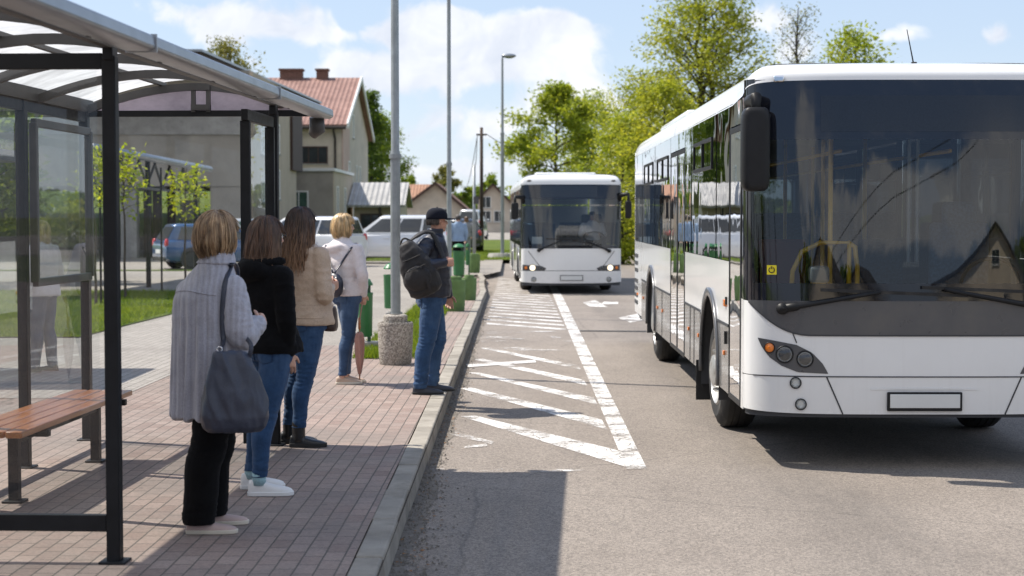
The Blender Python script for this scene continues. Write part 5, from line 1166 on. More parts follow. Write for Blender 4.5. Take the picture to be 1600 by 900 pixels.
for right in (False, True):
    dr = [] if right else [(.35, 1.25), (4.6, 5.9)]; segs = [(.28, 10.4)] if right else [(1.27, 4.58), (5.92, 10.4)]
    for (a, c_) in segs:
        aw = [w_ for w_ in (2.3, 7.6) if a < w_ < c_]; b.side('side_panel', bw, a, c_, .32, 1.10, 0, right, aw, R=.55, zc=.45)
    for (a, c_) in ([(.3, 2.2), (2.24, 4.2), (4.24, 6.2), (6.24, 8.2), (8.24, 10.3)] if right else [(1.27, 2.9), (2.94, 4.56), (5.94, 7.4), (7.44, 8.9), (8.94, 10.3)]): b.slab('window', G1, a, c_, 1.105, 2.45, .002, .006, right, bevel=0)
    for (a, c_) in dr:
        f = MB(); b.frame(f, a, c_, .34, 2.42, .004, .06, .03); d_ = f.build('door', blk, b.root); g = MB(); g.add([(-1.166, a + .06, .4), (-1.166, c_ - .06, .4), (-1.166, c_ - .06, 2.36), (-1.166, a + .06, 2.36)], [(0, 1, 2, 3)]); g.build('glass', G1, d_)
    for w_ in (2.3, 7.6): b.wheel(w_, .42, .27, right, bolts=0); b.well(w_, .55, .45, right, .5)
mb = MB(); mb.box((0, 10.45, 1.2), (2.25, .06, 1.8)); mb.box((0, 10.45, 2.35), (2.25, .06, .4)); mb.build('rear_panel', bw, b.root)
mb = MB(); mb.box((0, 5.3, .40), (2.2, 10, .3)); mb.build('floor', M['int_dark'], b.root)
mb = MB(); mb.box((0, 5.3, 2.44), (2.1, 10, .03)); mb.build('ceiling', M['int_light'], b.root)
mb = MB(); mb.box((0, .5, .98), (2.15, .5, .26)); mb.build('dashboard', M['int_dark'], b.root, bevel=.04); 
mb = MB(); mb.tube([Vector((.58 + .24 * math.cos(a), .78 - .09 * math.sin(a), 1.32 + .11 * math.sin(a))) for a in [2 * PI * i / 24 for i in range(25)]], .018, 8); mb.build('steering_wheel', M['black_plastic'], b.root, True)
mb = MB(); mb.box((.58, 1.6, 1.4), (.5, .14, .9)); mb.box((.58, 1.35, .98), (.5, .5, .12)); mb.build('driver_seat', M['int_dark'], b.root, bevel=.04)
mb = MB(); mb.box((-.78, .36, 1.24), (.24, .02, .16)); mb.build('route_card', M['plate'], b.root)
for y in (2.6, 3.5, 4.4, 6.2, 7.1, 8.0, 8.9):
    for x in (-.85, -.42, .42, .85):
        mb = MB(); mb.box((x, y, .9), (.4, .42, .1)); mb.box((x, y + .22, 1.25), (.4, .09, .75)); mb.build('seat', M['seat_blue'], b.root, bevel=.04)
# ================================================================== CARS
def carpaint(name, col): return pmat(name, col, .18, .15, .04, 1.5, coat=1)
M['car_white'] = carpaint('white_car_paint', (.70, .71, .72)); M['car_blue'] = carpaint('blue_car_paint', (.035, .09, .20)); M['car_silver'] = carpaint('silver_car_paint', (.55, .57, .59)); M['car_black'] = carpaint('dark_car_paint', (.03, .035, .04))
M['car_glass'] = glass('car_glass', (.25, .30, .30), 1.6)
def car(label, loc, rz, L, W, H, m, style='hatch', group='cars parked behind the platform'):
    t = thing('parked_car', label, 'car', loc, rz, group); h = L / 2
    # x forward; stations: (x, z_low, z_belt, halfwidth)
    prof = [(-1.0, .42, .78, .80), (-.985, .30, .92, .92), (-.93, .24, .98, .97), (-.75, .20, 1.0, 1), (-.3, .19, .985, 1), (.1, .19, .96, 1), (.42, .20, .93, 1), (.5, .20, .90, 1), (.72, .22, .80, .98), (.88, .25, .72, .93), (.97, .32, .64, .84), (1.0, .40, .56, .74)]
    sc = (H / 1.5); wy = (-.60, .60); rw = .31; mb = MB(); rings = []
    for (x, zl_, zb, hw) in prof:
        X = x * h; hw = hw * W / 2; zb *= sc; pts = [(hw * .80, zl_), (hw * .96, zl_ + .06), (hw, zl_ + .22), (hw * .985, (zl_ + zb) / 2 + .08), (hw * .95, zb - .06), (hw * .86, zb), (hw * .4, zb + .025), (0, zb + .03)]
        rings.append([Vector((X, y, z)) for y, z in pts] + [Vector((X, -y, z)) for y, z in reversed(pts[:-1])])
    mb.rings(rings, True); mb.build('body', M[m], t, auto=45)
    # cabin: pillars+roof as one shell, panes set proud
    rear = -.96 if style != 'sedan' else -.72; rt = {'hatch': (-.80, .10), 'mpv': (-.86, .16), 'wagon': (-.88, .12)}[style]; fb = .50 if style != 'mpv' else .56
    zb = .97 * sc; wb, wt = W / 2 * .90, W / 2 * .70
    bl = [(rear * h, wb * .93), (fb * h, wb * .95)]; tp = [(rt[0] * h, wt * .95), (rt[1] * h, wt)]
    mb = MB(); n_ = 9; low, mid, top = [], [], []
    def ring(k):
        f = k; x0 = rear * h + (rt[0] * h - rear * h) * f; x1 = fb * h + (rt[1] * h - fb * h) * f; w0 = wb + (wt - wb) * f ** 1.25; z = zb - .03 + (H - zb + .03) * f
        pts = []
        for i in range(n_): a = i / (n_ - 1); pts.append(Vector((x0 + (x1 - x0) * a, w0 * (1 - .10 * (2 * a - 1) ** 4), z)))
        return pts + [Vector((p.x, -p.y, p.z)) for p in reversed(pts)]
    rr = [ring(k) for k in (0, .3, .6, .85, .95)]; cap = [Vector((p.x * .97 + .02 * rt[0], p.y * .90, H + .015)) for p in ring(1.0)]
    cap2 = [Vector((p.x * .8 + .1 * (rt[0] + rt[1]) * h / 2, p.y * .5, H + .04)) for p in ring(1.0)]
    mb.rings(rr + [cap, cap2], False); mb.f.append(tuple(len(mb.v) - 2 * n_ + k for k in range(2 * n_))); mb.m.append(0); mb.sm.append(False); mb.build('cabin', M[m], t, auto=50)
    def pane(name, pts):
        g = MB(); g.add(pts, [tuple(range(len(pts)))]); g.build(name, M['pane_dark'] if m != 'car_silver' else M['pane_green'], t)
    def sp(f, k, sg, e=.006):
        x0 = rear * h + (rt[0] * h - rear * h) * k; x1 = fb * h + (rt[1] * h - fb * h) * k; w0 = wb + (wt - wb) * k ** 1.25; z = zb - .03 + (H - zb + .03) * k
        return Vector((x0 + (x1 - x0) * f, sg * (w0 * (1 - .10 * (2 * f - 1) ** 4) + e), z))
    cuts = [(.05, .28), (.31, .60), (.63, .94)] if style != 'hatch' else [(.10, .50), (.53, .93)]
    for sg in (-1, 1):
        for (a, c_) in cuts:
            g = MB(); g.grid([[sp(a + (c_ - a) * i / 6, .10 + .76 * j / 6, sg, .014) for j in range(7)] for i in range(7)]); g.build('side_window', M['pane_dark'] if m != 'car_silver' else M['pane_green'], t, True)
        for wx in wy:
            w_ = bpy.data.objects.new('wheel', None); C.objects.link(w_); w_.parent = t; w_.location = (wx * h, sg * (W / 2 - .10), rw); w_.rotation_euler = (0, 0, PI / 2 * sg)
            g = MB(); g.lathe([(rw * .62, -.10), (rw * .9, -.105), (rw, -.07), (rw, .07), (rw * .9, .105), (rw * .62, .10)], 28, axis='X'); g.build('tyre', M['rubber'], w_, auto=40)
            g = MB(); g.lathe([(rw * .64, .09), (rw * .55, .07), (rw * .2, .085), (.002, .09)], 20, axis='X'); g.build('rim', M['rim'], w_, auto=40)
            g = MB(); g.lathe([(.002, .0), (rw * 1.16, .0), (rw * 1.16, .02)], 24, (wx * h, sg * (W / 2 + .002) - (.022 if sg > 0 else 0), rw + .02), 'Y'); g.build('wheel_arch', M['int_dark'], t)
        g = MB(); g.box((fb * h * .86, sg * (W / 2 + .07), zb + .06), (.12, .16, .11)); g.build('mirror', M[m], t, bevel=.03)
        g = MB(); g.ell((h * .90, sg * W * .36, .62 * sc), (.16, .14, .09)); g.build('headlight', M['chrome'], t, True)
        g = MB(); g.ell((-h * .965, sg * W * .40, .86 * sc), (.07, .10, .17)); g.build('tail_light', M['redlens'], t, True)
        for (a,) in ((.30,), (.62,)): 
            g = MB(); x = rear * h + (fb - rear) * h * a; g.box((x, sg * W / 2 * .992, .62 * sc), (.012, .012, .62 * sc)); g.build('door_gap', M['int_dark'], t)
            g = MB(); g.box((x + .18, sg * (W / 2 * .975 + .012), .80 * sc), (.18, .02, .025)); g.build('door_handle', M[m], t)
    rp = lambda k, s_: Vector((rear * h + (rt[0] * h - rear * h) * k - .012, s_ * (wb + (wt - wb) * k ** 1.25) * .80, zb - .03 + (H - zb + .03) * k))
    pane('rear_window', [rp(.12, -1), rp(.12, 1), rp(.86, 1), rp(.86, -1)])
    wp = lambda k, s_: Vector((fb * h + (rt[1] * h - fb * h) * k + .02, s_ * (wb + (wt - wb) * k ** 1.25) * .84, zb - .03 + (H - zb + .03) * k))
    pane('windscreen', [wp(.08, -1), wp(.08, 1), wp(.9, 1), wp(.9, -1)])
    g = MB(); g.box((-h * 1.003, 0, .60 * sc), (.02, .52, .12)); g.build('plate', M['plate'], t)
    g = MB(); g.box((-h * .985, 0, .33), (.05, W * .78, .14)); g.build('rear_bumper', M[m] if m != 'car_blue' else M['rubber'], t, bevel=.02)
    return t
def at(px, d): p = P(px, 338, d); return (p.x, d, PLAT)
car('blue hatchback parked left of the woman in the grey cardigan', at(345, 53), R(28), 4.1, 1.72, 1.40, 'car_blue')
car('white estate car with red tail light behind the long haired women', at(470, 56), R(152), 4.4, 1.78, 1.62, 'car_white', 'wagon')
car('white people carrier parked side on behind the capped man', at(612, 59), R(181), 4.15, 1.76, 1.66, 'car_white', 'mpv')
car('silver car half hidden behind the blue hatchback', at(385, 61), R(20), 4.2, 1.75, 1.55, 'car_silver', 'wagon')
car('dark car parked far off right of the slim lamp pole', at(722, 78), R(95), 4.2, 1.75, 1.5, 'car_black')
car('small white van far beyond the wooden pole', at(738, 118), R(85), 4.6, 1.9, 2.1, 'car_white', 'mpv')
# ================================================================== PEOPLE
def catmull(pts, k):
    pts = [np.array(p, float) for p in pts]; out = []
    for i in range(len(pts) - 1):
        p0, p1, p2, p3 = pts[max(i - 1, 0)], pts[i], pts[i + 1], pts[min(i + 2, len(pts) - 1)]
        for j in range(k):
            t = j / k; out.append(.5 * (2 * p1 + (p2 - p0) * t + (2 * p0 - 5 * p1 + 4 * p2 - p3) * t * t + (3 * p1 - p0 - 3 * p2 + p3) * t ** 3))
    out.append(pts[-1]); return out
def limb(mb, pts, radii, n=14, k=4):
    q = catmull([tuple(p) + (r,) for p, r in zip(pts, radii)], k); mb.tube([Vector(v[:3]) for v in q], [max(.003, v[3]) for v in q], n)
    mb.ell(pts[0], (radii[0],) * 3, nu=12, nv=8); mb.ell(pts[-1], (radii[-1],) * 3, nu=12, nv=8)
def torso(mb, secs, ex=2.5, n=28, k=4):
    "secs: (x,y,z,a lateral,b fore-aft,phi facing)"
    rings = []
    for v in catmull(secs, k):
        x, y, z, a, b, ph = v; f = Vector((math.cos(ph), math.sin(ph), 0)); l = Vector((-math.sin(ph), math.cos(ph), 0)); ring = []
        for i in range(n):
            t = 2 * PI * i / n; c, s_ = math.cos(t), math.sin(t)
            ring.append(Vector((x, y, z)) + l * (a * math.copysign(abs(c) ** (2 / ex), c)) + f * (b * math.copysign(abs(s_) ** (2 / ex), s_)))
        rings.append(ring)
    mb.rings(rings, True)
def remesh(mb, vox, smooth, disp=None, it=.5, zmin=None):
    me = mb.mesh('tmp'); o = bpy.data.objects.new('tmp', me); C.objects.link(o)
    m = o.modifiers.new('r', 'REMESH'); m.mode = 'VOXEL'; m.voxel_size = vox; m.use_smooth_shade = True
    if smooth: s = o.modifiers.new('s', 'SMOOTH'); s.factor = it; s.iterations = smooth
    dg = bpy.context.evaluated_depsgraph_get(); dg.update(); r = bpy.data.meshes.new_from_object(o.evaluated_get(dg)); bpy.data.objects.remove(o); bpy.data.meshes.remove(me)
    if disp:
        nv = len(r.vertices); V = np.empty(nv * 3, np.float32); r.vertices.foreach_get('co', V); V = V.reshape(-1, 3).astype(float)
        Nn = np.empty(nv * 3, np.float32); r.vertex_normals.foreach_get('vector', Nn); Nn = Nn.reshape(-1, 3)
        V = V + Nn * disp(V, Nn)[:, None]
        if zmin is not None: V[:, 2] = np.where(V[:, 2] < zmin, zmin + (V[:, 2] - zmin) * .08, V[:, 2])
        r.vertices.foreach_set('co', V.astype(np.float32).ravel()); r.update()
    return r
def ridged(V, sc, amp, seed=0): return amp * (.28 - np.abs(pn(V * np.array(sc) + seed * 7.31)) * 1.4)
def sstep(x, a, b): t = np.clip((x - a) / (b - a), 0, 1); return t * t * (3 - 2 * t)
def hand(mb, wr, d, nrm, thumb, curl=.5, sz=1.0, spread=.02, thumb_in=.35):
    "wr wrist, d finger direction, nrm direction the palm faces, thumb direction of the thumb side"
    wr, d, nrm, thumb = Vector(wr), Vector(d).normalized(), Vector(nrm), Vector(thumb)
    nrm = (nrm - d * nrm.dot(d)).normalized(); s = d.cross(nrm); s = s if s.dot(thumb) > 0 else -s
    rings = []
    for (u, w, h) in [(-.02, .024, .019), (.0, .026, .018), (.025, .034, .017), (.055, .040, .015), (.085, .040, .013), (.094, .036, .010)]:
        rings.append([wr + d * (u * sz) + s * (w * sz * math.copysign(abs(math.cos(t)) ** .8, math.cos(t))) + nrm * (h * sz * math.sin(t)) for t in [2 * PI * i / 14 for i in range(14)]])
    mb.rings(rings, True)
    for k, (off, L, r) in enumerate([(.030, .070, .0088), (.010, .078, .0090), (-.010, .072, .0086), (-.028, .056, .0078)]):
        p = wr + d * (.078 * sz) + s * (off * sz); ang = .12 + spread * k; pts = [p]; dd = (d + s * (off * 1.6)).normalized(); ax = s
        for seg in (.44, .32, .24):
            ang += curl * (.9 + .12 * k) if len(pts) > 0 else 0; q = (dd * math.cos(ang) + nrm * math.sin(ang)); p = p + q * (L * sz * seg); pts.append(p)
        mb.tube(pts, [r * 1.08 * sz, r * sz, r * .93 * sz, r * .78 * sz], 9); mb.ell(pts[-1], (r * .8 * sz,) * 3, nu=8, nv=6)
    p = wr + d * (.022 * sz) + s * (.026 * sz); q = (s * .75 + d * .6 + nrm * thumb_in).normalized(); p2 = p + q * .034 * sz; q2 = (s * .35 + d * .85 + nrm * (thumb_in + .25)).normalized(); p3 = p2 + q2 * .026 * sz; p4 = p3 + (q2 + nrm * .25).normalized() * .020 * sz
    mb.tube([p, p2, p3, p4], [.0135 * sz, .0115 * sz, .0105 * sz, .008 * sz], 9); mb.ell(p4, (.0085 * sz,) * 3, nu=8, nv=6)
def headmesh(mb, hc, ph, k=.92, pitch=0.):
    f = Vector((math.cos(ph), math.sin(ph), 0)); u = Vector((0, 0, 1)); l = Vector((-math.sin(ph), math.cos(ph), 0)); Mx = Matrix((l, f, u)).transposed()
    E = lambda x, y, z, r: mb.ell(hc + (l * x + f * y + u * z) * k, [q * k for q in r], Mx, 20, 12)
    E(0, -.005, .022, (.075, .095, .098)); E(0, .030, -.040, (.060, .066, .082)); E(0, .066, -.100, (.030, .026, .022)); E(0, .045, -.085, (.046, .04, .03))
    E(0, .080, .028, (.050, .016, .012)); E(0, .088, -.062, (.023, .012, .007)); E(0, .087, -.072, (.020, .012, .007))
    for sx in (-1, 1):
        E(sx * .076, -.004, -.012, (.009, .018, .031)); E(sx * .042, .062, -.028, (.02, .018, .018)); E(sx * .013, .094, -.040, (.009, .010, .008))
    mb.tube([hc + (f * .086 + u * .012) * k, hc + (f * .100 - u * .015) * k, hc + (f * .110 - u * .036) * k, hc + (f * .092 - u * .046) * k], [.008 * k, .010 * k, .013 * k, .009 * k], 10)
    return f, l, u
def hairmat(name, cols, tip=None):
    m, nt, out = newmat(name); n = N(nt); g = n('NewGeometry'); c = n.ramp(g.outputs['Random Per Island'], [(i / (len(cols) - 1), q) for i, q in enumerate(cols)])
    c = n.mix(1., c, n.ramp(n.noise(n.co(scale=(1, 1, .3)), 28, 3), [(.35, (.45, .45, .45)), (.65, (1.4, 1.4, 1.4))]), 'MULTIPLY')
    if tip:
        z = n('SeparateXYZ', {'Vector': n.co('Generated')}).outputs[2]; zz = n.math('ADD', z, n.math('MULTIPLY', n.math('SUBTRACT', g.outputs['Random Per Island'], .5), .5))
        c = n.mix(n.ramp(zz, [(.22, (1, 1, 1)), (.72, (0, 0, 0))]), c, tip)
    b = n('BsdfPrincipled', {'Base Color': c, 'Roughness': .38, 'Specular IOR Level': .55, 'Anisotropic': .5}); nt.links.new(b.outputs[0], out.inputs[0]); return m
def hair(parent, m, hc, ph, N_=2600, k=.92, vol=.022, drop=.11, shape=None, face=55, fringe=1.15, seed=1, wave=.05, back=(0, 0), front_drop=None, rad=.0017, flare=.0, name='hair', part=0.0, jag=.03):
    """strands run from the crown down the skull, then hang; shape(q) scales the radius along the hanging part (q 0..1)"""
    rg = np.random.RandomState(seed); f = np.array([math.cos(ph), math.sin(ph), 0]); l = np.array([-math.sin(ph), math.cos(ph), 0]); hc = np.array(hc)
    shape = shape or (lambda q: 1 + .06 * q - .32 * q ** 3); Mp = 15; Lc = .165
    def surf(th, w, vv, d_):
        "th azimuth from the face, w path coordinate"
        al = np.minimum(w / Lc, 1) * PI / 2; A = 1 / np.sqrt((np.sin(th) / ((.078 * k) + vv)) ** 2 + (np.cos(th) / ((.100 * k) + vv)) ** 2); B = (.120 * k) + vv * .8
        h = np.clip((w - Lc) / np.maximum(d_, 1e-4), 0, 1); r = A * np.sin(al) ** .85 * np.where(w > Lc, shape(h), 1) + flare * h
        z = B * np.cos(al) - np.maximum(w - Lc, 0) - .012
        bk = np.maximum(0, w - Lc)
        pos = hc + z[..., None] * np.array([0, 0, 1.]) + (np.cos(th) * r - .006 + 0)[..., None] * f + (np.sin(th) * r)[..., None] * l
        pos = pos + (np.maximum(0, h) ** 1.0 * back[0])[..., None] * -f + (h * back[1])[..., None] * l
        return pos
    def endw(th, j):
        a = np.abs(((th + PI) % (2 * PI)) - PI) * 180 / PI; fr = front_drop if front_drop is not None else drop
        full = Lc + drop + (fr - drop) * np.clip((110 - a) / 50, 0, 1) + jag * j
        return np.where(a < face, Lc * fringe * .62 + .012 * j, full)
    th = rg.uniform(-PI, PI, N_); w0 = Lc * rg.uniform(.0, .72, N_) ** .8; j = rg.normal(0, .45, N_); we = np.maximum(endw(th, j), w0 + .02)
    t = np.linspace(0, 1, Mp)[None, :]; w = w0[:, None] + (we - w0)[:, None] * t
    cl = np.round(th * 9) / 9; tw = th[:, None] + (cl - th)[:, None] * .55 * t ** 1.5 + wave * np.sin(w * 26 + cl[:, None] * 17) * t + rg.normal(0, .02, N_)[:, None]
    fly = (rg.rand(N_) < .07)[:, None]; tw = tw + fly * rg.normal(0, .16, N_)[:, None] * t
    vv = vol * (.55 + .45 * rg.rand(N_))[:, None] * (1 + fly * rg.uniform(.15, .6, N_)[:, None] * t) * (1 + .15 * np.sin(th * 7)[:, None]); Pp = surf(tw, w, vv, (we - Lc)[:, None] * np.ones_like(w))
    T = np.gradient(Pp, axis=1); T /= np.linalg.norm(T, axis=2, keepdims=True) + 1e-9
    O = Pp - hc; O[:, :, 2] *= .3; S_ = np.cross(T, O); S_ /= np.linalg.norm(S_, axis=2, keepdims=True) + 1e-9; U = np.cross(S_, T)
    rr = rad * rg.uniform(.7, 1.4, N_)[:, None] * np.linspace(1.15, .45, Mp)[None, :]
    V = np.stack([Pp + (S_ * math.cos(a) * 1.9 + U * math.sin(a) * .9) * rr[..., None] for a in (PI / 2, PI * 7 / 6, PI * 11 / 6)], 2)
    idx = np.arange(N_ * Mp * 3).reshape(N_, Mp, 3); F = []
    for a in range(3):
        b_ = (a + 1) % 3; F.append(np.stack([idx[:, :-1, a], idx[:, :-1, b_], idx[:, 1:, b_], idx[:, 1:, a]], -1).reshape(-1, 4))
    V = V.reshape(-1, 3); F = np.concatenate(F)
    # under-layer
    nt_, nw = 72, 18; tg = np.linspace(-PI, PI, nt_ + 1)[:-1]; ew = endw(tg, tg * 0) - .012; W = np.linspace(0.02, 1, nw)[:, None] * ew[None, :]
    Q = surf(np.broadcast_to(tg, W.shape), W, np.full(W.shape, vol * .50), np.broadcast_to((ew - Lc)[None, :], W.shape)); b0 = len(V); V = np.concatenate([V, Q.reshape(-1, 3)])
    gi = np.arange(nw * nt_).reshape(nw, nt_) + b0; g2 = np.roll(gi, -1, 1); F = np.concatenate([F, np.stack([gi[:-1], gi[1:], g2[1:], g2[:-1]], -1).reshape(-1, 4)])
    me = np_mesh('hair', V, F); return link(name, me, m, parent, True)
def shoe(fig, ax, ay, ang, L, W, H, m, sole, solh=.022, boot=0, name='shoe', rz=.04):
    "ax,ay: ankle position; ang: toe direction"
    d = Vector((math.cos(ang), math.sin(ang), 0)); s = Vector((-d.y, d.x, 0)); o = Vector((ax, ay, 0)); mb = MB(); rings = []
    for (u, w, h) in [(-.245, .50, .70), (-.225, .68, .98), (-.12, .76, 1.08), (.02, .80, 1.04), (.16, .88, .86), (.34, 1.0, .70), (.52, .98, .60), (.66, .80, .50), (.735, .52, .40), (.755, .25, .28)]:
        ring = []
        for i in range(18):
            t = 2 * PI * i / 18; y = math.copysign(abs(math.cos(t)) ** .75, math.cos(t)) * w * W / 2; z = solh * .6 + (H * h - solh * .6) * (.0 if math.sin(t) < 0 else math.sin(t) ** .8)
            ring.append(o + d * (u * L) + s * y + Vector((0, 0, z)))
        rings.append(ring)
    mb.rings(rings, True)
    if boot: mb.tube([o + Vector((0, 0, .05)), o + Vector((0, 0, boot))], [.046, .048], 16)
    me = remesh(mb, .006, 3, (lambda V, Nn: ridged(V, (50, 50, 40), .002)) if boot else None); so_ = link(name, me, M[m], fig)
    mb = MB(); ol = []
    for (u, w) in [(-.262, .0), (-.258, .34), (-.235, .62), (-.12, .78), (.02, .80), (.16, .90), (.34, 1.04), (.52, 1.02), (.66, .84), (.74, .54), (.772, .2), (.775, .0)]: ol.append((u, w))
    pl = [o + d * (u * L) + s * (w * W / 2 + .003) for u, w in ol] + [o + d * (u * L) - s * (w * W / 2 + .003) for u, w in reversed(ol[1:-1])]
    mb.prism([p + Vector((0, 0, .001)) for p in pl], (0, 0, solh)); mb.build('sole', M[sole], so_, bevel=.004, recalc=True)
    if not boot:
        mb = MB()
        for i in range(4):
            u = .06 + .075 * i; z = H * (.99 - .11 * i); c = o + d * (u * L); w = W * .20
            mb.tube([c - s * w + Vector((0, 0, z - .012)), c + Vector((0, 0, z + .004)), c + s * w + Vector((0, 0, z - .012))], .0035, 6)
        mb.build('laces', M[sole], so_, True)
    return so_
def cloth(name, col, rough=.85, weave=900, var=.12, fuzz=.3, bump=.0006, col2=None, wear=None, ribs=None, spec=.3):
    m, nt, out = newmat(name); n = N(nt); co = n.co(); f = n.noise(co, 9, 5, .6); lo = tuple(c * (1 - var) for c in col); hi = tuple(c * (1 + var) for c in (col2 or col))
    c = n.ramp(f, [(.3, lo), (.7, hi)]); h = n.noise(co, weave * .25, 2, .8)
    c = n.mix(1., c, n.ramp(n.noise(co, 160, 3, .8), [(.25, (.72, .72, .72)), (.75, (1.25, 1.25, 1.25))]), 'MULTIPLY')
    if wear: c = n.mix(n.ramp(n.noise(n.co(scale=(1, 1, .45)), 5.5, 4, .6), [(.45, (0, 0, 0)), (.72, (.85, .85, .85))]), c, wear)
    nh = n.bump(h, bump)
    if ribs:
        w = n('TexWave', {'Vector': n.co(scale=(1, 1, .02)), 'Scale': ribs, 'Distortion': 3.5, 'Detail': 2, 'Detail Scale': 1.5}, wave_type='BANDS', bands_direction='X')
        c = n.mix(1., c, n.ramp(w.outputs['Fac'], [(.2, (.90, .90, .90)), (.7, (1.04, 1.04, 1.04))]), 'MULTIPLY'); nh = n.bump(n.math('ADD', w.outputs['Fac'], n.math('MULTIPLY', h, .3)), .003)
    b = n('BsdfPrincipled', {'Base Color': c, 'Roughness': rough, 'Sheen Weight': fuzz, 'Sheen Roughness': .5, 'Specular IOR Level': spec, 'Normal': nh}); nt.links.new(b.outputs[0], out.inputs[0]); return m
def skinmat(name, col):
    m, nt, out = newmat(name); n = N(nt); co = n.co(); c = n.ramp(n.noise(co, 14, 4), [(.3, tuple(q * .88 for q in col)), (.7, col)])
    b = n('BsdfPrincipled', {'Base Color': c, 'Roughness': .48, 'Subsurface Weight': .12, 'Subsurface Radius': (.012, .004, .002), 'Subsurface Scale': .5, 'Normal': n.bump(n.noise(co, 300, 2), .0004)}); nt.links.new(b.outputs[0], out.inputs[0]); return m
M['skin'] = skinmat('skin', (.58, .34, .25)); M['skin_tan'] = skinmat('tanned_skin', (.50, .27, .19))
M['denim'] = cloth('blue_denim', (.024, .060, .135), .85, var=.25, wear=(.075, .14, .26), fuzz=.1, spec=.2); M['denim_dark'] = cloth('darker_blue_denim', (.018, .040, .095), .85, var=.2, wear=(.05, .09, .17), fuzz=.1, spec=.2); M['denim_mid'] = cloth('mid_blue_denim', (.035, .068, .135), .85, var=.25, wear=(.10, .16, .26), fuzz=.1, spec=.2)
M['cardigan'] = cloth('grey_knit', (.37, .37, .42), .95, 400, .1, .4, .001, ribs=10); M['blackcloth'] = cloth('black_cloth', (.006, .006, .0065), .95, var=.3, fuzz=.03, spec=.12); M['hoodie'] = cloth('black_hoodie_fleece', (.005, .005, .0058), .95, var=.3, fuzz=.04, spec=.12)
M['beige_leather'] = cloth('beige_leather', (.50, .375, .275), .48, 250, .08, .0, .0012, spec=.5); M['white_cotton'] = cloth('white_cotton', (.66, .61, .61), .9, var=.06, fuzz=.3); M['navy_quilt'] = cloth('navy_nylon', (.013, .016, .030), .42, 300, .2, 0, spec=.45)
M['bag_leather'] = cloth('slate_blue_leather', (.034, .040, .062), .42, 220, .15, 0, .0012, spec=.5); M['bag_nylon'] = cloth('charcoal_nylon', (.022, .021, .022), .6, 500, .2, .05, spec=.25); M['navy_leather'] = cloth('navy_leather', (.012, .015, .030), .35, 200, .2, 0, spec=.6)
M['cap_cloth'] = cloth('navy_cap_cloth', (.008, .010, .018), .9, fuzz=.05, spec=.15); M['shirt_blue'] = cloth('light_blue_shirt', (.22, .31, .44), .9); M['shirt_grey'] = cloth('grey_shirt', (.24, .24, .26), .9)
M['shoe_white'] = pmat('white_shoe_leather', (.76, .75, .73), .5, var=.05); M['shoe_beige'] = pmat('pinkish_beige_shoe', (.50, .37, .33), .6, var=.08); M['shoe_tan'] = pmat('tan_shoe', (.47, .34, .25), .6, var=.08); M['boot_black'] = pmat('black_boot_leather', (.013, .013, .014), .35, var=.2); M['shoe_navy'] = pmat('dark_navy_shoe', (.03, .033, .045), .55, var=.15)
M['sole_pale'] = pmat('pale_sole', (.62, .56, .46), .7); M['sole_black'] = pmat('black_sole', (.015, .015, .015), .7); M['sock'] = cloth('pale_blue_sock', (.32, .50, .55)); M['pink_brolly'] = cloth('pinkish_brown_umbrella', (.36, .19, .15), .7)
M['eye_white'] = pmat('eye_white', (.75, .73, .70), .2, var=.02); M['iris'] = pmat('iris', (.05, .035, .025), .1)
M['hair_ash'] = hairmat('short_ash_brown_hair', [(.19, .105, .05), (.34, .22, .12), (.46, .33, .20)]); M['hair_brown'] = hairmat('long_brown_hair', [(.030, .014, .008), (.065, .030, .016), (.12, .06, .03)], (.26, .145, .075))
M['hair_ombre'] = hairmat('dark_hair_with_light_ends', [(.016, .008, .006), (.04, .019, .012), (.07, .034, .02)], (.30, .165, .085)); M['hair_blond'] = hairmat('blond_hair', [(.40, .25, .11), (.58, .41, .21), (.68, .52, .31)]); M['hair_grey'] = hairmat('short_dark_grey_hair', [(.035, .03, .028), (.08, .07, .062)])
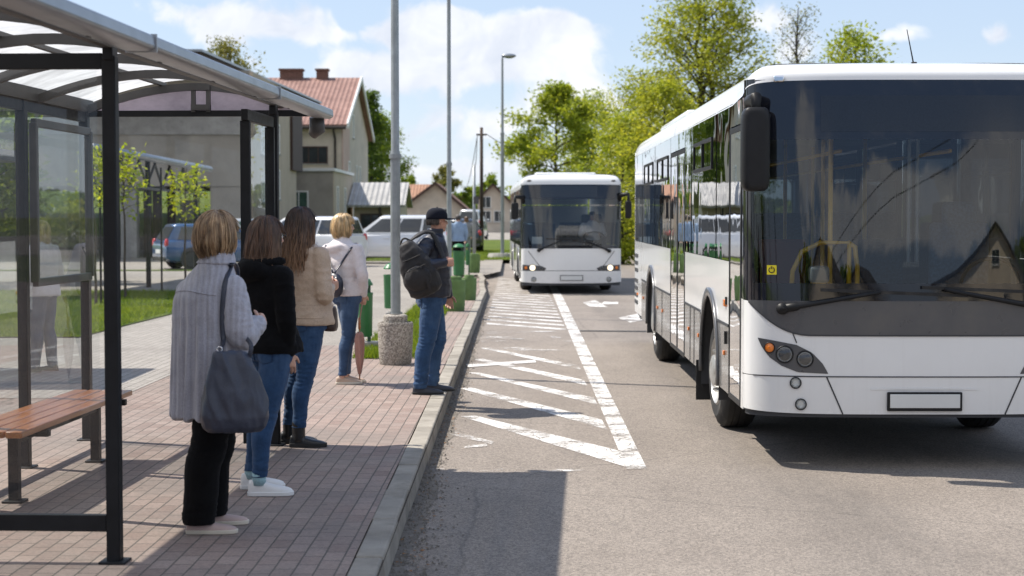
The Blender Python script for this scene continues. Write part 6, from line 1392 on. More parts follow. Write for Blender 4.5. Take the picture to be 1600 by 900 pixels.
class Fig:
    def __init__(s, label, px, pyf, group=None, z0=PLAT, d=None):
        s.d = d or (CAMZ - z0) * FPX / (pyf - 338); s.b = Vector((P(px, 338, s.d).x, s.d, z0)); s.root = thing('person', label, 'person', s.b, 0, group); s.skin = MB()
    def A(s, px, dy, z): return Vector((P(px, 338, s.d + dy).x - s.b.x, dy, z))
    def secs(s, rows, ph): return [tuple(s.A(px, dy, z)) + (a, b_, ph) for (px, dy, z, a, b_) in rows]
    def legs(s, mb, pel, hips, knees, ank, rads, ph, a=.165, b_=.13, top=None):
        zt = top or pel.z + .14; torso(mb, [(pel.x, pel.y, pel.z - .07, a * .95, b_ * .9, ph), (pel.x, pel.y, pel.z, a, b_, ph), (pel.x, pel.y, pel.z + .07, a * .94, b_ * .93, ph), (pel.x, pel.y, zt, a * .84, b_ * .86, ph)])
        bk = Vector((-math.cos(ph), -math.sin(ph), 0)); lf = Vector((-math.sin(ph), math.cos(ph), 0))
        for sg in (-1, 1): mb.ell(pel + bk * b_ * .45 + lf * sg * a * .40 + Vector((0, 0, -.02)), (.078, .078, .092))
        for h, k_, an in zip(hips, knees, ank):
            cf = k_.lerp(an, .30) + bk * .018
            limb(mb, [h, h.lerp(k_, .5), k_, cf, k_.lerp(an, .65) + bk * .006, an], rads, 16)
    def finish(s, skinm, pel, hips, knees, ank, shp, hc, neck, ph, vox=.0045):
        mb = s.skin
        for h, k_, an in zip(hips, knees, ank): limb(mb, [h, h.lerp(k_, .5), k_, k_.lerp(an, .3), an, an + Vector((0, 0, -.05))], [.07, .062, .045, .045, .032, .032], 12)
        torso(mb, [(pel.x, pel.y, pel.z - .05, .12, .09, ph), (pel.x, pel.y, pel.z + .05, .13, .095, ph), (*pel.lerp(neck, .45), .115, .09, ph), (*pel.lerp(neck, .74), .115, .085, ph), (neck.x, neck.y, neck.z - .05, .062, .052, ph), (neck.x, neck.y, neck.z, .052, .052, ph)])
        mb.tube([neck - Vector((0, 0, .04)), neck.lerp(hc, .5), hc + Vector((0, 0, -.02))], [.056, .052, .054], 16)
        f, l, u = headmesh(mb, hc, shp)
        me = remesh(mb, vox, 3, None); body = link('body', me, skinm, s.root)
        for sx in (-1, 1):
            m_ = MB(); c = hc + (l * (sx * .031) + f * .080 + u * .004) * .92; m_.ell(c, (.0125,) * 3, nu=12, nv=8); e = m_.build('eye', M['eye_white'], s.root, True)
            m_ = MB(); m_.ell(c + f * .0085, (.0055,) * 3, nu=10, nv=6); m_.build('iris', M['iris'], e, True)
        return body
def pocket(parent, me, o, right, n, w, h, m, name='pocket'):
    "stitched back pocket laid on the seat of the trousers"
    bv = BVHTree.FromPolygons([v.co for v in me.vertices], [tuple(p.vertices) for p in me.polygons]); u = Vector((0, 0, 1)); rows = []
    for i in range(9):
        row = []
        for j in range(9):
            a = (i / 8 - .5) * w; b = (.5 - j / 8) * h - (h * .14 * (1 - abs(i / 4 - 1)) if j == 8 else 0)
            st = o + right * a + u * b + n * .3; hit = bv.ray_cast(st, -n)
            if hit[0] is None: return
            row.append(hit[0] + n * .0035)
        rows.append(row)
    mb = MB(); mb.grid(rows); pk = mb.build(name, parent.data.materials[0], parent, True); mb = MB()
    mb.tube([rows[0][j] for j in range(9)] + [rows[i][8] for i in range(1, 9)] + [rows[8][j] for j in range(7, -1, -1)] + [rows[i][0] for i in range(7, -1, -1)], .0022, 5); mb.build('stitching', m, pk, True)
def jfold(zk, za, amp=.006):
    def f(V, Nn):
        k = sstep(-np.abs(V[:, 2] - zk), -.14, -.02); a = sstep(-V[:, 2], -(za + .24), -(za + .04)); h = sstep(V[:, 2], zk + .18, zk + .36)
        return ridged(V, (9, 9, 34), 1, 1) * amp * (.25 + 1.1 * k + 1.2 * a + .7 * h) + ridged(V, (22, 22, 14), amp * .3, 2)
    return f
RT = lambda ph: Vector((math.sin(ph), -math.cos(ph), 0)); FW = lambda ph: Vector((math.cos(ph), math.sin(ph), 0)); UP = Vector((0, 0, 1))
GP = 'people waiting on the platform'
def drape(pts, bv, off, lift=.006, upto=None):
    out = []
    for i, p in enumerate(pts):
        if upto is None or i < upto:
            h = bv.ray_cast(Vector((p.x + off.x, p.y + off.y - 1, p.z + off.z)), Vector((0, 1, 0)))
            if h[0] is not None: p = Vector((p.x, min(p.y, h[0].y - off.y - lift) if False else h[0].y - off.y - lift, p.z))
        out.append(p)
    return out
def bvof(me): return BVHTree.FromPolygons([v.co for v in me.vertices], [tuple(p.vertices) for p in me.polygons])
def strap(name, m, pts, w, th, nrm, parent, k=6, bv=None, off=None, first=0, last=0):
    q = [Vector(v) for v in catmull([tuple(p) for p in pts], k)]
    if bv is not None:
        a, b = first * k, len(q) - last * k; q = q[:a] + drape(q[a:b], bv, off) + q[b:]
        for _ in range(3): q = [q[0]] + [q[i - 1] * .25 + q[i] * .5 + q[i + 1] * .25 for i in range(1, len(q) - 1)] + [q[-1]]
    q = list(q); mb = MB(); mb.ribbon(q, w, th, nrm if not isinstance(nrm, list) else [nrm[min(len(nrm) - 1, int(i / k))] for i in range(len(q))]); return mb.build(name, m, parent, True)
# ---------------------------------------------------------------- woman in grey cardigan
F = Fig('woman in a long grey knitted cardigan and black trousers seen from behind, nearest the camera', 325, 838, GP); A = F.A
ph = R(46); pel = A(331, .13, .90); rt = RT(R(22))
hips = [pel + rt * .085, pel - rt * .085]; knees = [A(324, .03, .47), A(338, .24, .47)]; ank = [A(307, .02, .085), A(326, .27, .085)]
mb = MB(); F.legs(mb, pel, hips, knees, ank, [.105, .104, .096, .094, .090, .090], R(22), .165, .135); me = remesh(mb, .010, 4, jfold(.47, .03, .008), zmin=.055); link('trousers', me, M['blackcloth'], F.root)
mb = MB(); torso(mb, F.secs([(331, .13, .60, .240, .195), (330, .13, .72, .225, .185), (328, .13, .90, .212, .175), (324, .13, 1.08, .196, .160), (323, .13, 1.24, .188, .145), (329, .13, 1.335, .152, .106), (336, .13, 1.405, .098, .084), (340, .14, 1.445, .072, .068), (341, .14, 1.475, .068, .064)], ph))
sh_r, el_r, wr_r = A(361, .04, 1.285), A(377, -.03, 1.035), A(401, .16, 1.09); sh_l, el_l, wr_l = A(295, .24, 1.255), A(291, .36, 1.05), A(322, .52, 1.07)
limb(mb, [sh_r, sh_r.lerp(el_r, .5), el_r, el_r.lerp(wr_r, .5), wr_r], [.076, .076, .070, .062, .05]); limb(mb, [sh_l, sh_l.lerp(el_l, .5), el_l, wr_l], [.074, .07, .066, .05])
def wf(V, Nn):
    c = A(328, .13, 0); az = np.arctan2(V[:, 1] - c.y, V[:, 0] - c.x); lo = sstep(-V[:, 2], -1.15, -.75); r2 = np.hypot(V[:, 0] - c.x, V[:, 1] - c.y); body = sstep(-r2, -.26, -.20)
    return .011 * lo * np.sin(az * 11 + 2.2 * pn(np.c_[az * 2, V[:, 2] * 2.2, 0 * az])) * body + .005 * np.sin(az * 17 + pn(V * 5) * 2) * sstep(-V[:, 2], -1.28, -1.1) * body + ridged(V, (9, 9, 16), .007, 4) * sstep(V[:, 2], .85, 1.1) + ridged(V, (12, 12, 30), .012, 5) * sstep(V[:, 0], .12, .2)
me = remesh(mb, .0085, 6, wf); bvW1 = bvof(me); cg = link('cardigan', me, M['cardigan'], F.root)
# yoke seam, collar
mb = MB(); torso(mb, F.secs([(338, .135, 1.405, .105, .085), (340, .138, 1.445, .080, .076), (341, .14, 1.485, .074, .070), (340, .138, 1.445, .088, .083), (337, .133, 1.415, .112, .090)], ph), k=2); link('collar', remesh(mb, .006, 2), M['cardigan'], cg)
bv = BVHTree.FromPolygons([v.co for v in me.vertices], [tuple(p.vertices) for p in me.polygons]); mb = MB(); rows = []
for i in range(41):
    a = ph + PI + (i / 40 - .5) * 2.4; c = A(324, .13, 1.262 + .012 * math.cos((i / 40 - .5) * 5)); h = bv.ray_cast(c + Vector((math.cos(a), math.sin(a), 0)) * .6, Vector((-math.cos(a), -math.sin(a), 0)))
    if h[0]: rows.append(h[0] + Vector((math.cos(a), math.sin(a), 0)) * .001)
mb.tube(rows, .0042, 6); mb.build('yoke_seam', M['cardigan'], cg, True)
hand(F.skin, wr_r + (wr_r - el_r).normalized() * .005, (wr_r - el_r).normalized() + Vector((.1, .1, 0)), (-.7, .5, -.1), (0, 0, 1), .55, .9); hand(F.skin, wr_l, Vector((.9, .3, .1)), (0, -.2, -1), (0, -1, 0), .4, .9)
hc = A(339, .15, 1.565); phh = R(52); F.finish(M['skin'], pel, hips, knees, ank, phh, hc, A(340, .14, 1.46), ph)
hair(F.root, M['hair_ash'], hc, phh, 3600, vol=.036, drop=.088, seed=3, shape=lambda q: 1 + .05 * np.sin(q * 2.2) - .36 * q ** 2.6, rad=.0018, jag=.035)
shoe(F.root, ank[0].x, ank[0].y, R(4), .262, .088, .078, 'shoe_beige', 'sole_pale'); shoe(F.root, ank[1].x, ank[1].y, R(8), .262, .088, .078, 'shoe_beige', 'sole_pale')
# her bag
bo = A(364, -.20, 0); TB = thing('tote_bag', 'large slate blue leather tote hanging at the side of the woman in grey', 'handbag', F.b + bo); pb = R(14); f_, l_ = FW(pb), RT(pb)
mb = MB(); rings = []
for (z, a, b_, ox) in [(.562, .10, .03, 0), (.566, .135, .055, 0), (.59, .160, .075, 0), (.64, .172, .085, .002), (.74, .158, .080, .002), (.84, .128, .066, -.004), (.90, .108, .052, -.012), (.935, .094, .040, -.018), (.955, .080, .026, -.02)]:
    rings.append([f_ * (ox + a * math.copysign(abs(math.cos(t)) ** .62, math.cos(t))) + l_ * (b_ * math.copysign(abs(math.sin(t)) ** .8, math.sin(t))) + Vector((0, 0, z + (.02 * math.cos(t) ** 2 if z > .93 else 0))) for t in [2 * PI * i / 32 for i in range(32)]])
mb.rings(rings, True)
me = remesh(mb, .007, 3, lambda V, Nn: ridged(np.c_[V[:, 0] * 1.0 + .35 * (V[:, 2] - .9), V[:, 1], V[:, 2]], (12, 12, 3.0), .034, 3) * sstep(V[:, 2], .57, .72) + ridged(V, (22, 22, 9), .008, 8)); link('body', me, M['bag_leather'], TB)
top = f_ * -.055 + Vector((0, 0, .95)); s0 = F.A(347, .02, 0) - bo
W_ = lambda px, dy, z: F.A(px, dy, z) - bo
strap('strap', M['bag_leather'], [top, W_(341, -.20, 1.0), W_(341, -.145, 1.10), W_(344, -.105, 1.22), W_(350, -.055, 1.33), W_(358, .02, 1.405), W_(366, .12, 1.412), W_(371, .22, 1.36), W_(374, .26, 1.2)], .026, .006, [(-.1, -1, 0)] * 3 + [(-.2, -.9, .3), (-.3, -.7, .6), (0, -.2, 1), (.2, .2, 1), (.6, .7, .3)], TB, bv=bvW1, off=bo, first=1, last=3)
mb = MB(); mb.tube([W_(341.5, -.20, .985) + Vector((.013 * math.cos(a), 0, .013 * math.sin(a))) for a in [2 * PI * i / 16 for i in range(17)]], .003, 6); mb.build('ring', M['chrome'], TB, True)
strap('strap', M['bag_leather'], [f_ * .07 + Vector((0, 0, .92)), f_ * .085 + l_ * .02 + Vector((0, 0, 1.0)), f_ * .05 + Vector((0, .1, 1.03))], .022, .005, (0, -1, 0), TB)
# ---------------------------------------------------------------- woman in black hoodie
F = Fig('woman with long brown hair and glasses in a black hoodie and blue jeans, white trainers', 415, 777, GP); A = F.A
ph = R(60); pel = A(424, .12, .87); rt = RT(R(30)); hips = [pel + rt * .085, pel - rt * .085]; knees = [A(414, .03, .47), A(409, .20, .47)]; ank = [A(402, .0, .085), A(390, .25, .085)]
mb = MB(); F.legs(mb, pel, hips, knees, ank, [.100, .090, .066, .062, .049, .046], R(40), .172, .135); me = remesh(mb, .008, 3, jfold(.47, .12, .008), zmin=.118); jn = link('jeans', me, M['denim'], F.root); bn_ = -FW(R(52)); 
for sg in (-1, 1): pocket(jn, me, pel + RT(R(40)) * sg * .075 + Vector((0, 0, -.005)), RT(R(52)), bn_, .105, .12, M['denim_dark'])
mb = MB(); torso(mb, F.secs([(422, .115, .85, .192, .168), (421, .115, .90, .192, .164), (418, .12, 1.02, .166, .132), (413, .12, 1.18, .176, .132), (410, .12, 1.32, .170, .105), (409, .12, 1.375, .12, .085), (410, .13, 1.41, .075, .07), (411, .13, 1.45, .068, .062)], ph))
sh_r, el_r, wr_r = A(440, .03, 1.30), A(446, -.03, 1.06), A(449, .03, .855); sh_l, el_l, wr_l = A(377, .20, 1.30), A(372, .28, 1.05), A(385, .36, .88)
limb(mb, [sh_r, sh_r.lerp(el_r, .5), el_r, el_r.lerp(wr_r, .6), wr_r], [.070, .066, .058, .052, .042]); limb(mb, [sh_l, sh_l.lerp(el_l, .5), el_l, wr_l], [.070, .064, .058, .042])
bk = -FW(ph); mb.ell(A(407, .12, 1.335) + bk * .085, (.125, .085, .075), Matrix.Rotation(ph - PI / 2, 3, 'Z')); 
me = remesh(mb, .0085, 5, lambda V, Nn: ridged(V, (8, 8, 15), .011, 2) + ridged(V, (20, 20, 26), .004, 5)); hd = link('hoodie', me, M['hoodie'], F.root)
mb = MB(); c = A(408, .12, 1.375); rg_ = [c + bk * (.075 + .03 * math.sin(a) ** 2) * (1 if True else 0) * max(0, math.sin(a)) + RT(ph) * (.125 * math.cos(a)) + FW(ph) * (.06 * (1 - math.sin(a))) + Vector((0, 0, .02 * math.cos(a) ** 2)) for a in [PI * i / 14 for i in range(15)]]
mb.tube(rg_, [.02 + .016 * math.sin(PI * i / 14) for i in range(15)], 12); link('hood', remesh(mb, .007, 3, lambda V, Nn: ridged(V, (14, 14, 20), .008, 3)), M['hoodie'], hd)
hand(F.skin, wr_r + Vector((0, 0, -.005)), (.12, .05, -1), (-.3, .9, 0), (.8, .4, 0), .30, .95); hand(F.skin, wr_l, (.1, .1, -1), (0, -1, 0), (1, 0, 0), .3, .95)
hc = A(417, .14, 1.545); phh = R(34); F.finish(M['skin'], pel, hips, knees, ank, phh, hc, A(411, .13, 1.44), ph)
hair(F.root, M['hair_brown'], hc, phh, 3400, vol=.026, drop=.15, seed=5, shape=lambda q: 1 + .10 * q - .14 * q ** 2, back=(.03, -.02), front_drop=.37, face=52, wave=.07, rad=.0018, jag=.05)
gl = MB(); f_, r_ = FW(phh), RT(phh)
for sg in (-1, 1):
    c = hc + (f_ * .098 + r_ * sg * .032 + UP * .002); gl.tube([c + r_ * (.024 * math.cos(a)) + UP * (.019 * math.sin(a)) for a in [2 * PI * i / 20 for i in range(21)]], .0022, 6); gl.tube([c + r_ * sg * .025, hc + r_ * sg * .082 + f_ * .06, hc + r_ * sg * .080 - f_ * .01], .0022, 6)
gl.build('glasses', M['black_plastic'], F.root, True)
for i, a in enumerate(ank):
    shoe(F.root, a.x, a.y, R(6 + 6 * i), .265, .092, .096, 'shoe_white', 'shoe_white', .026); mb = MB(); mb.tube([a + Vector((0, 0, -.02)), a + Vector((0, 0, .06))], [.043, .041], 14); mb.build('sock', M['sock'], F.root, True)
# ---------------------------------------------------------------- woman in beige jacket
F = Fig('woman in beige leather jacket with long dark hair fading to light ends', 472, 700, GP); A = F.A
ph = R(54); pel = A(481, .09, .92); rt = RT(R(25)); hips = [pel + rt * .085, pel - rt * .085]; knees = [A(475, .02, .50), A(463, .16, .50)]; ank = [A(465, .0, .12), A(450, .19, .12)]
mb = MB(); F.legs(mb, pel, hips, knees, ank, [.100, .092, .068, .066, .052, .050], R(35), .170, .135); me = remesh(mb, .008, 3, jfold(.5, .16, .009), zmin=.145); jn = link('jeans', me, M['denim'], F.root)
for sg in (-1, 1): pocket(jn, me, pel + RT(R(35)) * sg * .075 + Vector((0, 0, -.01)), RT(R(48)), -FW(R(48)), .10, .12, M['denim_dark'])
mb = MB(); torso(mb, F.secs([(482, .085, .88, .196, .172), (482, .085, .94, .194, .166), (481, .09, 1.08, .168, .136), (478, .09, 1.25, .174, .134), (475, .09, 1.39, .170, .106), (473, .09, 1.445, .115, .085), (472, .10, 1.48, .072, .066), (472, .10, 1.52, .070, .064)], ph))
sh_r, el_r, wr_r = A(500, .0, 1.375), A(507, -.06, 1.09), A(515, .13, 1.14); sh_l, el_l, wr_l = A(449, .18, 1.37), A(448, .28, 1.1), A(478, .38, 1.12)
limb(mb, [sh_r, sh_r.lerp(el_r, .5), el_r, el_r.lerp(wr_r, .5), wr_r], [.072, .066, .060, .052, .042]); limb(mb, [sh_l, sh_l.lerp(el_l, .5), el_l, wr_l], [.072, .064, .058, .042])
me = remesh(mb, .0085, 5, lambda V, Nn: ridged(V, (7, 7, 17), .010, 6) + ridged(np.c_[V[:, 0] + V[:, 2] * .5, V[:, 1], V[:, 2]], (20, 20, 20), .005, 2)); jk = link('jacket', me, M['beige_leather'], F.root)
bv = BVHTree.FromPolygons([v.co for v in me.vertices], [tuple(p.vertices) for p in me.polygons])
for zz in (.935, 1.03):
    mb = MB(); rows = []
    for i in range(33):
        a = ph + PI + (i / 32 - .5) * 2.6; c = A(482, .09, zz); h = bv.ray_cast(c + Vector((math.cos(a), math.sin(a), 0)) * .19 if False else c + Vector((math.cos(a), math.sin(a), 0)) * .5, Vector((-math.cos(a), -math.sin(a), 0)))
        if h[0]: rows.append(h[0])
    if len(rows) > 4: mb.tube(rows, .0035, 5); mb.build('hem_seam', M['beige_leather'], jk, True)
hand(F.skin, wr_r, Vector((.55, .7, .25)), (-.5, .5, .2), (0, 0, 1), .75, .92); hand(F.skin, wr_l, (.8, .1, .1), (0, -1, 0), (0, 0, 1), .6, .92)
hc = A(470, .11, 1.605); phh = R(62); F.finish(M['skin'], pel, hips, knees, ank, phh, hc, A(472, .10, 1.50), ph)
hair(F.root, M['hair_ombre'], hc, phh, 3400, vol=.032, drop=.27, seed=8, shape=lambda q: 1 + .16 * q - .16 * q ** 2, back=(.085, -.03), wave=.10, rad=.0021, jag=.06)
shoe(F.root, ank[0].x, ank[0].y, R(3), .262, .095, .085, 'boot_black', 'sole_black', .03, .185, 'boot'); shoe(F.root, ank[1].x, ank[1].y, R(8), .262, .095, .085, 'boot_black', 'sole_black', .03, .185, 'boot')
ho = A(516, .10, 0); HB_ = thing('handbag', 'small dark brown handbag held in front by the woman in the beige jacket', 'handbag', F.b + ho)
mb = MB(); rings = []
for (z, a, b_) in [(.83, .05, .03), (.835, .075, .045), (.86, .085, .05), (.95, .078, .046), (1.0, .062, .03), (1.01, .05, .02)]: rings.append([Vector((a * math.copysign(abs(math.cos(t)) ** .6, math.cos(t)) * .6, a * math.copysign(abs(math.sin(t)) ** .6, math.sin(t)), z)) for t in [2 * PI * i / 24 for i in range(24)]])
mb.rings(rings, True); link('body', remesh(mb, .006, 2, lambda V, Nn: ridged(V, (20, 20, 8), .006)), pmat('dark_brown_leather', (.05, .028, .022), .45), HB_)
strap('strap', M['bag_nylon'], [Vector((0, -.05, 1.0)), Vector((.0, -.03, 1.10)), Vector((0, .03, 1.13)), Vector((0, .06, 1.0))], .016, .005, (1, 0, 0), HB_)
# ---------------------------------------------------------------- woman in white top
F = Fig('woman with a short blond bob, white top and a navy sling bag', 545, 601, GP); A = F.A
ph = R(50); pel = A(543, .08, .885); rt = RT(R(22)); hips = [pel + rt * .085, pel - rt * .085]; knees = [A(543, .02, .48), A(545, .15, .48)]; ank = [A(534, .0, .085), A(540, .17, .085)]
mb = MB(); F.legs(mb, pel, hips, knees, ank, [.100, .090, .064, .062, .048, .045], R(35), .168, .135); me = remesh(mb, .009, 4, jfold(.48, .1, .006), zmin=.088); jn = link('jeans', me, M['denim_mid'], F.root)
for sg in (-1, 1): pocket(jn, me, pel + RT(R(35)) * sg * .075 + Vector((0, 0, -.01)), RT(R(45)), -FW(R(45)), .10, .12, M['denim'])
mb = MB(); torso(mb, F.secs([(541, .075, .875, .184, .160), (541, .075, .92, .184, .158), (538, .08, 1.04, .166, .136), (536, .08, 1.20, .178, .138), (534, .08, 1.34, .172, .108), (534, .08, 1.40, .118, .088), (535, .09, 1.435, .078, .07), (536, .09, 1.47, .07, .065)], ph))
sh_r, el_r, wr_r = A(557, .0, 1.325), A(566, -.06, 1.08), A(567, .02, .895); sh_l, el_l, wr_l = A(511, .16, 1.32), A(520, .34, 1.10), A(560, .36, 1.27)
limb(mb, [sh_r, sh_r.lerp(el_r, .5), el_r, el_r.lerp(wr_r, .6), wr_r], [.072, .066, .058, .05, .040]); limb(mb, [sh_l, sh_l.lerp(el_l, .5), el_l, wr_l], [.072, .064, .058, .042]); mb.ell(A(533, .08, 1.35) - FW(ph) * .09, (.11, .06, .06), Matrix.Rotation(ph - PI / 2, 3, 'Z'))
me = remesh(mb, .0095, 5, lambda V, Nn: ridged(V, (8, 8, 15), .012, 9) + ridged(V, (20, 20, 26), .004, 1)); bvW4 = bvof(me); link('top', me, M['white_cotton'], F.root)
hand(F.skin, wr_r, (-.05, .1, -1), (-.3, .9, 0), (1, .2, 0), .45, .95); hand(F.skin, wr_l, (.25, 0, .9), (-1, .1, .2), (0, -1, 0), .5, .95)
hc = A(537, .10, 1.57); phh = R(22); F.finish(M['skin'], pel, hips, knees, ank, phh, hc, A(536, .09, 1.46), ph, .0055)
hair(F.root, M['hair_blond'], hc, phh, 3000, vol=.028, drop=.10, seed=11, shape=lambda q: 1 + .05 * np.sin(q * 2.2) - .30 * q ** 2.6, rad=.0021, jag=.025)
for i, a in enumerate(ank): shoe(F.root, a.x, a.y, R(4 + 6 * i), .255, .09, .075, 'shoe_tan', 'sole_pale')
bo = A(522, -.13, 0); SB = thing('sling_bag', 'navy leather sling bag on the back of the woman in the white top', 'bag', F.b + bo); f_, r_ = FW(ph), RT(ph)
mb = MB(); mb.ell(Vector((0, 0, .985)), (.115, .060, .125), Matrix.Rotation(ph - PI / 2, 3, 'Z') @ Matrix.Rotation(-.35, 3, 'Y'), 24, 14); mb.box(Vector((0, 0, .985)) + r_ * .01, (.13, .085, .15), M=Matrix.Rotation(ph - PI / 2, 3, 'Z')); link('body', remesh(mb, .007, 4, lambda V, Nn: ridged(V, (18, 18, 10), .005, 3)), M['navy_leather'], SB)
mb = MB(); mb.tube([Vector((0, 0, .985)) - f_ * .066 + r_ * (.085 * math.cos(a)) + UP * (.08 * math.sin(a)) for a in [PI * .1 + PI * .8 * i / 12 for i in range(13)]], .004, 6); mb.build('zip', M['chrome'], SB, True)
W_ = lambda px, dy, z: F.A(px, dy, z) - bo
strap('strap', M['navy_leather'], [W_(521, -.14, 1.09), W_(516, -.12, 1.17), W_(510, -.02, 1.29), W_(509, .10, 1.375), W_(513, .22, 1.36)], .020, .006, [(-.6, -.8, 0), (-.6, -.8, 0), (-.5, -.6, .5), (0, 0, 1)], SB, bv=bvW4, off=bo, first=1, last=2)
strap('strap', M['navy_leather'], [W_(521, -.14, 1.09), W_(529, -.13, 1.17), W_(541, -.10, 1.28), W_(550, -.04, 1.36), W_(556, .06, 1.40), W_(559, .14, 1.34)], .020, .006, [(-.6, -.8, 0), (-.5, -.8, 0), (-.3, -.8, .4), (-.2, -.6, .7), (0, 0, 1)], SB, bv=bvW4, off=bo, first=1, last=2)
uo = A(561, -.02, 0); UM = thing('umbrella', 'folded pinkish brown umbrella hanging from the hand of the woman in white', 'umbrella', F.b + uo)
mb = MB(); mb.lathe([(.005, .085), (.016, .12), (.034, .22), (.048, .36), (.052, .44), (.038, .50), (.016, .52)], 12, caps=True); link('canopy', remesh(mb, .006, 1, lambda V, Nn: .006 * np.sin(np.arctan2(V[:, 1], V[:, 0]) * 6 + V[:, 2] * 9)), M['pink_brolly'], UM)
mb = MB(); mb.tube([(0, 0, .05), (0, 0, .56)], .006, 8); mb.tube([(0, 0, .55), (0, 0, .66)], .013, 10); mb.build('shaft', M['wood'], UM, True)
strap('wrist_loop', M['pink_brolly'], [Vector((0, 0, .64)), Vector((.015, .0, .72)), Vector((.025, .03, .80)), Vector((.03, .03, .86))], .012, .004, (0, -1, 0), UM)
# ---------------------------------------------------------------- man with cap
F = Fig('man in a navy cap, navy jacket and jeans standing on the kerb with a backpack', 665, 617, GP); A = F.A
ph = R(16); pel = A(674, .12, .90); rt = RT(R(10)); hips = [pel + rt * .09, pel - rt * .09]; knees = [A(667, .02, .50), A(684, .24, .50)]; ank = [A(656, .0, .09), A(674, .27, .09)]
mb = MB(); F.legs(mb, pel, hips, knees, ank, [.105, .100, .080, .078, .070, .068], R(10), .170, .142); me = remesh(mb, .009, 4, jfold(.5, .08, .013), zmin=.055); jn = link('jeans', me, M['denim'], F.root)
pocket(jn, me, pel + RT(R(10)) * .09 + Vector((0, 0, -.01)) - FW(R(10)) * .05, RT(R(-45)), -FW(R(-40 + 90)) if False else RT(R(-35)) * -1 if False else Vector((-.75, -.66, 0)), .11, .13, M['denim_dark'])
mb = MB(); torso(mb, F.secs([(675, .12, .905, .190, .162), (675, .12, .94, .198, .170), (674, .12, 1.10, .200, .170), (673, .12, 1.28, .208, .162), (674, .12, 1.42, .192, .125), (677, .12, 1.475, .125, .095), (679, .12, 1.50, .080, .078), (680, .12, 1.545, .076, .074)], ph))
sh_r, el_r, wr_r = A(664, -.09, 1.395), A(650, -.26, 1.20), A(692, -.17, 1.235); sh_l, el_l, wr_l = A(684, .31, 1.39), A(692, .36, 1.12), A(700, .33, .92)
limb(mb, [sh_r, sh_r.lerp(el_r, .5), el_r, el_r.lerp(wr_r, .5), wr_r], [.080, .076, .070, .060, .048]); limb(mb, [sh_l, sh_l.lerp(el_l, .5), el_l, wr_l], [.080, .074, .066, .048])
me = remesh(mb, .0095, 5, lambda V, Nn: ridged(V, (7, 7, 16), .013, 3) + ridged(V, (18, 18, 30), .006, 5)); link('jacket', me, M['navy_quilt'], F.root)
hand(F.skin, wr_r, (1, .15, .05), (0, .9, -.3), (.2, 0, 1), 1.15, 1.08, thumb_in=.8); hand(F.skin, wr_l, (.1, 0, -1), (0, -1, 0), (1, 0, 0), .35, 1.05)
hc = A(683, .12, 1.625); phh = R(24); F.finish(M['skin_tan'], pel, hips, knees, ank, phh, hc, A(681, .12, 1.53), ph, .0055)
hair(F.root, M['hair_grey'], hc, phh, 1500, vol=.008, drop=.030, seed=13, shape=lambda q: 1 - .06 * q, wave=.01, rad=.0015, face=98, jag=.010)
f_, r_ = FW(phh), RT(phh); mb = MB(); rings = []
for j in range(9):
    a = PI / 2 * j / 8; rings.append([hc + UP * (.030 + .086 * math.sin(a)) + f_ * (.104 * math.cos(a) ** .7 * math.cos(t) - .004) + r_ * (.088 * math.cos(a) ** .7 * math.sin(t)) for t in [2 * PI * i / 32 for i in range(32)]])
rings.insert(0, [p - UP * .022 for p in rings[0]]); mb.rings(rings, True)
cp = mb.build('cap', M['cap_cloth'], F.root, True); mb = MB(); pts = []
for i in range(15):
    a = (i / 14 - .5) * 2.3; e = hc + UP * .016 + f_ * (.096 * math.cos(a)) + r_ * (.086 * math.sin(a)); o_ = hc + UP * (.004 + .012 * math.cos(a * 1.3)) + f_ * (.096 * math.cos(a) + .092 * max(0, math.cos(a * 1.3)) ** .5) + r_ * (.088 * math.sin(a)); pts.append([e, e.lerp(o_, .5) + UP * .004, o_, o_ - UP * .004, e - UP * .006])
mb.grid(pts); mb.build('brim', M['cap_cloth'], cp, True); mb = MB(); mb.ell(hc + UP * .117, (.009, .009, .006)); mb.build('button', M['cap_cloth'], cp, True)
for i, a in enumerate(ank): shoe(F.root, a.x, a.y, R(-2 + 10 * i), .285, .10, .085, 'shoe_navy', 'sole_black')
bo = A(650, -.20, 0); BP = thing('backpack', 'charcoal backpack slung behind the man in the navy cap', 'backpack', F.b + bo); W_ = lambda px, dy, z: F.A(px, dy, z) - bo
Mx = Matrix.Rotation(-.42, 3, 'Y'); c0 = Vector((.005, 0, 1.185)); mb = MB(); rings = []
for (z, a, b_) in [(-.27, .06, .05), (-.262, .11, .09), (-.22, .155, .12), (-.10, .165, .13), (.04, .145, .12), (.16, .105, .095), (.24, .07, .06), (.265, .035, .03)]: rings.append([c0 + Mx @ Vector((a * math.copysign(abs(math.cos(t)) ** .7, math.cos(t)), b_ * math.copysign(abs(math.sin(t)) ** .7, math.sin(t)), z)) for t in [2 * PI * i / 32 for i in range(32)]])
mb.rings(rings, True); link('body', remesh(mb, .009, 4, lambda V, Nn: ridged(V, (9, 9, 9), .018, 3) + ridged(V, (24, 24, 12), .006, 5)), M['bag_nylon'], BP)
mb = MB(); mb.ell(c0 + Mx @ Vector((-.02, -.115, -.09)), (.125, .055, .115), Mx, 24, 14); fp = link('front_pocket', remesh(mb, .008, 2, lambda V, Nn: ridged(V, (16, 16, 10), .008, 2)), M['bag_nylon'], BP)
for (z, w_) in [(.0, .10), (.10, .085)]:
    mb = MB(); mb.tube([c0 + Mx @ Vector((x, -.15 + (.028 if z > .05 else -.012) + .7 * x * x, z + .15 * x * x)) for x in [(-1 + 2 * i / 12) * w_ for i in range(13)]], .005, 6); mb.build('zip', M['rubber'], BP, True)
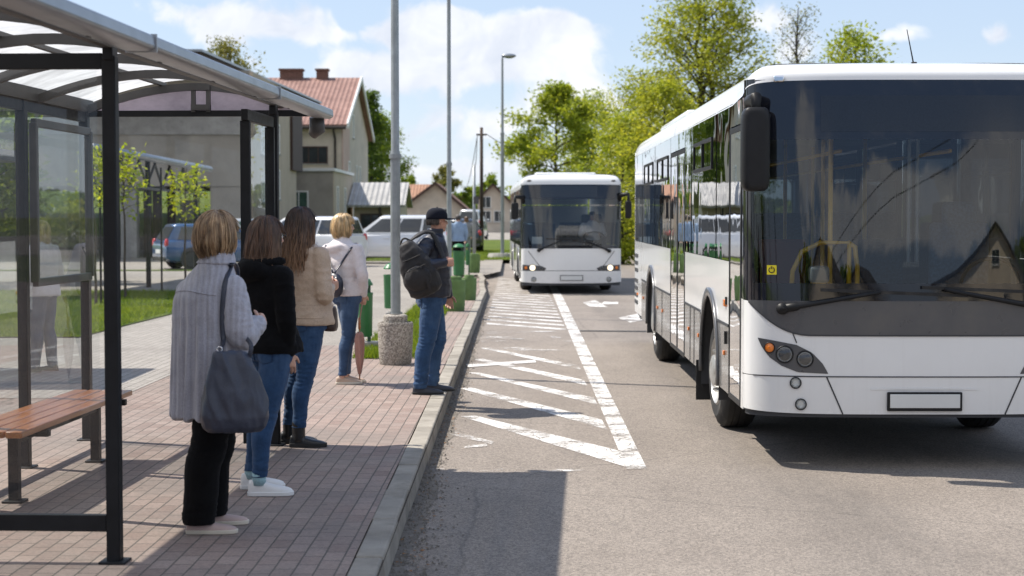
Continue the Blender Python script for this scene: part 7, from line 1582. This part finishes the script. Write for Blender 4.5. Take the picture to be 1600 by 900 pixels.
mb = MB(); mb.tube([c0 + Mx @ Vector((x * .05, 0, .25 + .045 * (1 - x * x))) for x in [-1 + 2 * i / 10 for i in range(11)]], .009, 8); mb.build('handle', M['rubber'], BP, True)
strap('strap', M['bag_nylon'], [W_(637, -.18, 1.42), W_(650, -.17, 1.475), W_(664, -.12, 1.515), W_(675, -.08, 1.50), W_(684, -.10, 1.41), W_(691, -.15, 1.31), W_(695, -.19, 1.25)], .05, .012, [(-.3, -.3, .9), (0, -.4, .9), (.3, -.5, .8), (.6, -.6, .3), (.6, -.8, 0)], BP)
strap('strap', M['bag_nylon'], [W_(660, -.34, 1.20), W_(668, -.36, 1.06), W_(672, -.35, .98)], .028, .006, (0, -1, 0), BP)
# ---------------------------------------------------------------- plain standing and sitting figures
def figure(label, px, d, H, phd, topm, legm, hairm, seat=None, loc=None, group=None, drop=.03, phh=None, vox=.011, arms=None, skin='skin'):
    F = Fig(label, px, None, group, d=d); k = H / 1.68
    if loc is not None: F.root.location = loc
    ph = R(phd); f, r_ = FW(ph), RT(ph); V_ = lambda a, b_, z: f * a * k + r_ * b_ * k + UP * (z * k)
    if seat:
        pel = V_(0, 0, .50); hips = [V_(0, .09, .50), V_(0, -.09, .50)]; knees = [V_(.42, .12, .52), V_(.42, -.12, .52)]; ank = [V_(.45, .12, .10), V_(.45, -.12, .10)]; dz = -.40
    else:
        pel = V_(0, 0, .90); hips = [V_(0, .085, .90), V_(0, -.085, .90)]; knees = [V_(.02, .10, .48), V_(.03, -.09, .48)]; ank = [V_(-.03, .11, .08), V_(.05, -.10, .08)]; dz = 0
    mb = MB(); F.legs(mb, pel, hips, knees, ank, [q * k for q in (.10, .095, .075, .072, .064, .06)], ph, .17 * k, .13 * k); link('trousers', remesh(mb, .014, 4, jfold(.48, .08, .006)), legm, F.root)
    S_ = lambda z, a, b_: (pel.x, pel.y, (z + dz) * k, a * k, b_ * k, ph); mb = MB(); torso(mb, [S_(.84, .196, .168), S_(.92, .194, .160), S_(1.04, .172, .136), S_(1.22, .19, .135), S_(1.36, .178, .105), S_(1.42, .11, .08), S_(1.46, .068, .064)])
    aj = arms or [[(.0, .20, 1.34), (-.03, .25, 1.08), (.06, .25, .88)], [(.0, -.20, 1.34), (-.03, -.25, 1.08), (.06, -.25, .88)]]
    for q in aj:
        p = [V_(a, b_, z + dz) for a, b_, z in q]; limb(mb, [p[0], p[0].lerp(p[1], .5), p[1], p[2]], [.072 * k, .066 * k, .058 * k, .042 * k])
        hand(F.skin, p[2], (p[2] - p[1]).normalized() + f * .2, (0, 0, -1) if abs((p[2] - p[1]).normalized().z) < .7 else -r_ * (1 if q[0][1] > 0 else -1), f if abs((p[2] - p[1]).normalized().z) > .7 else UP, .5, k)
    link('shirt', remesh(mb, .013, 4, lambda V, Nn: ridged(V, (8, 8, 14), .010, 4)), topm, F.root)
    hc = V_(.02, 0, 1.565 + dz); F.finish(M[skin], pel, hips, knees, ank, R(phh if phh is not None else phd), hc, V_(0, 0, 1.46 + dz), ph, vox * .8)
    hair(F.root, hairm, hc, R(phh if phh is not None else phd), 900, vol=.014, drop=drop, seed=17, rad=.003, jag=.02)
    for a in ank: shoe(F.root, a.x, a.y, ph, .26 * k, .095 * k, .08 * k, 'boot_black', 'sole_black')
    return F
figure('distant man in a light blue shirt walking beyond the green litter bin', 716, 53, 1.72, 100, M['shirt_blue'], M['blackcloth'], M['hair_grey'])
figure('distant woman in grey to the right of the man in the blue shirt', 729, 66, 1.66, 110, M['shirt_grey'], M['shirt_grey'], M['hair_brown'], drop=.12)
figure('fair haired person in a white top seen through the rear glass of the shelter', 66, 17.6, 1.62, 160, M['white_cotton'], M['denim_dark'], M['hair_blond'], drop=.16, phh=150)
dl = B2.root.matrix_basis @ Vector((.58, 1.32, .62)); F = figure('driver in a white shirt at the wheel of the far bus', 930, 39, 1.72, -90, M['white_cotton'], M['blackcloth'], M['hair_grey'], seat=True, loc=dl, arms=[[(.0, .21, 1.34), (.12, .27, 1.12), (.42, .17, 1.16)], [(.0, -.21, 1.34), (.12, -.27, 1.12), (.42, -.17, 1.16)]])
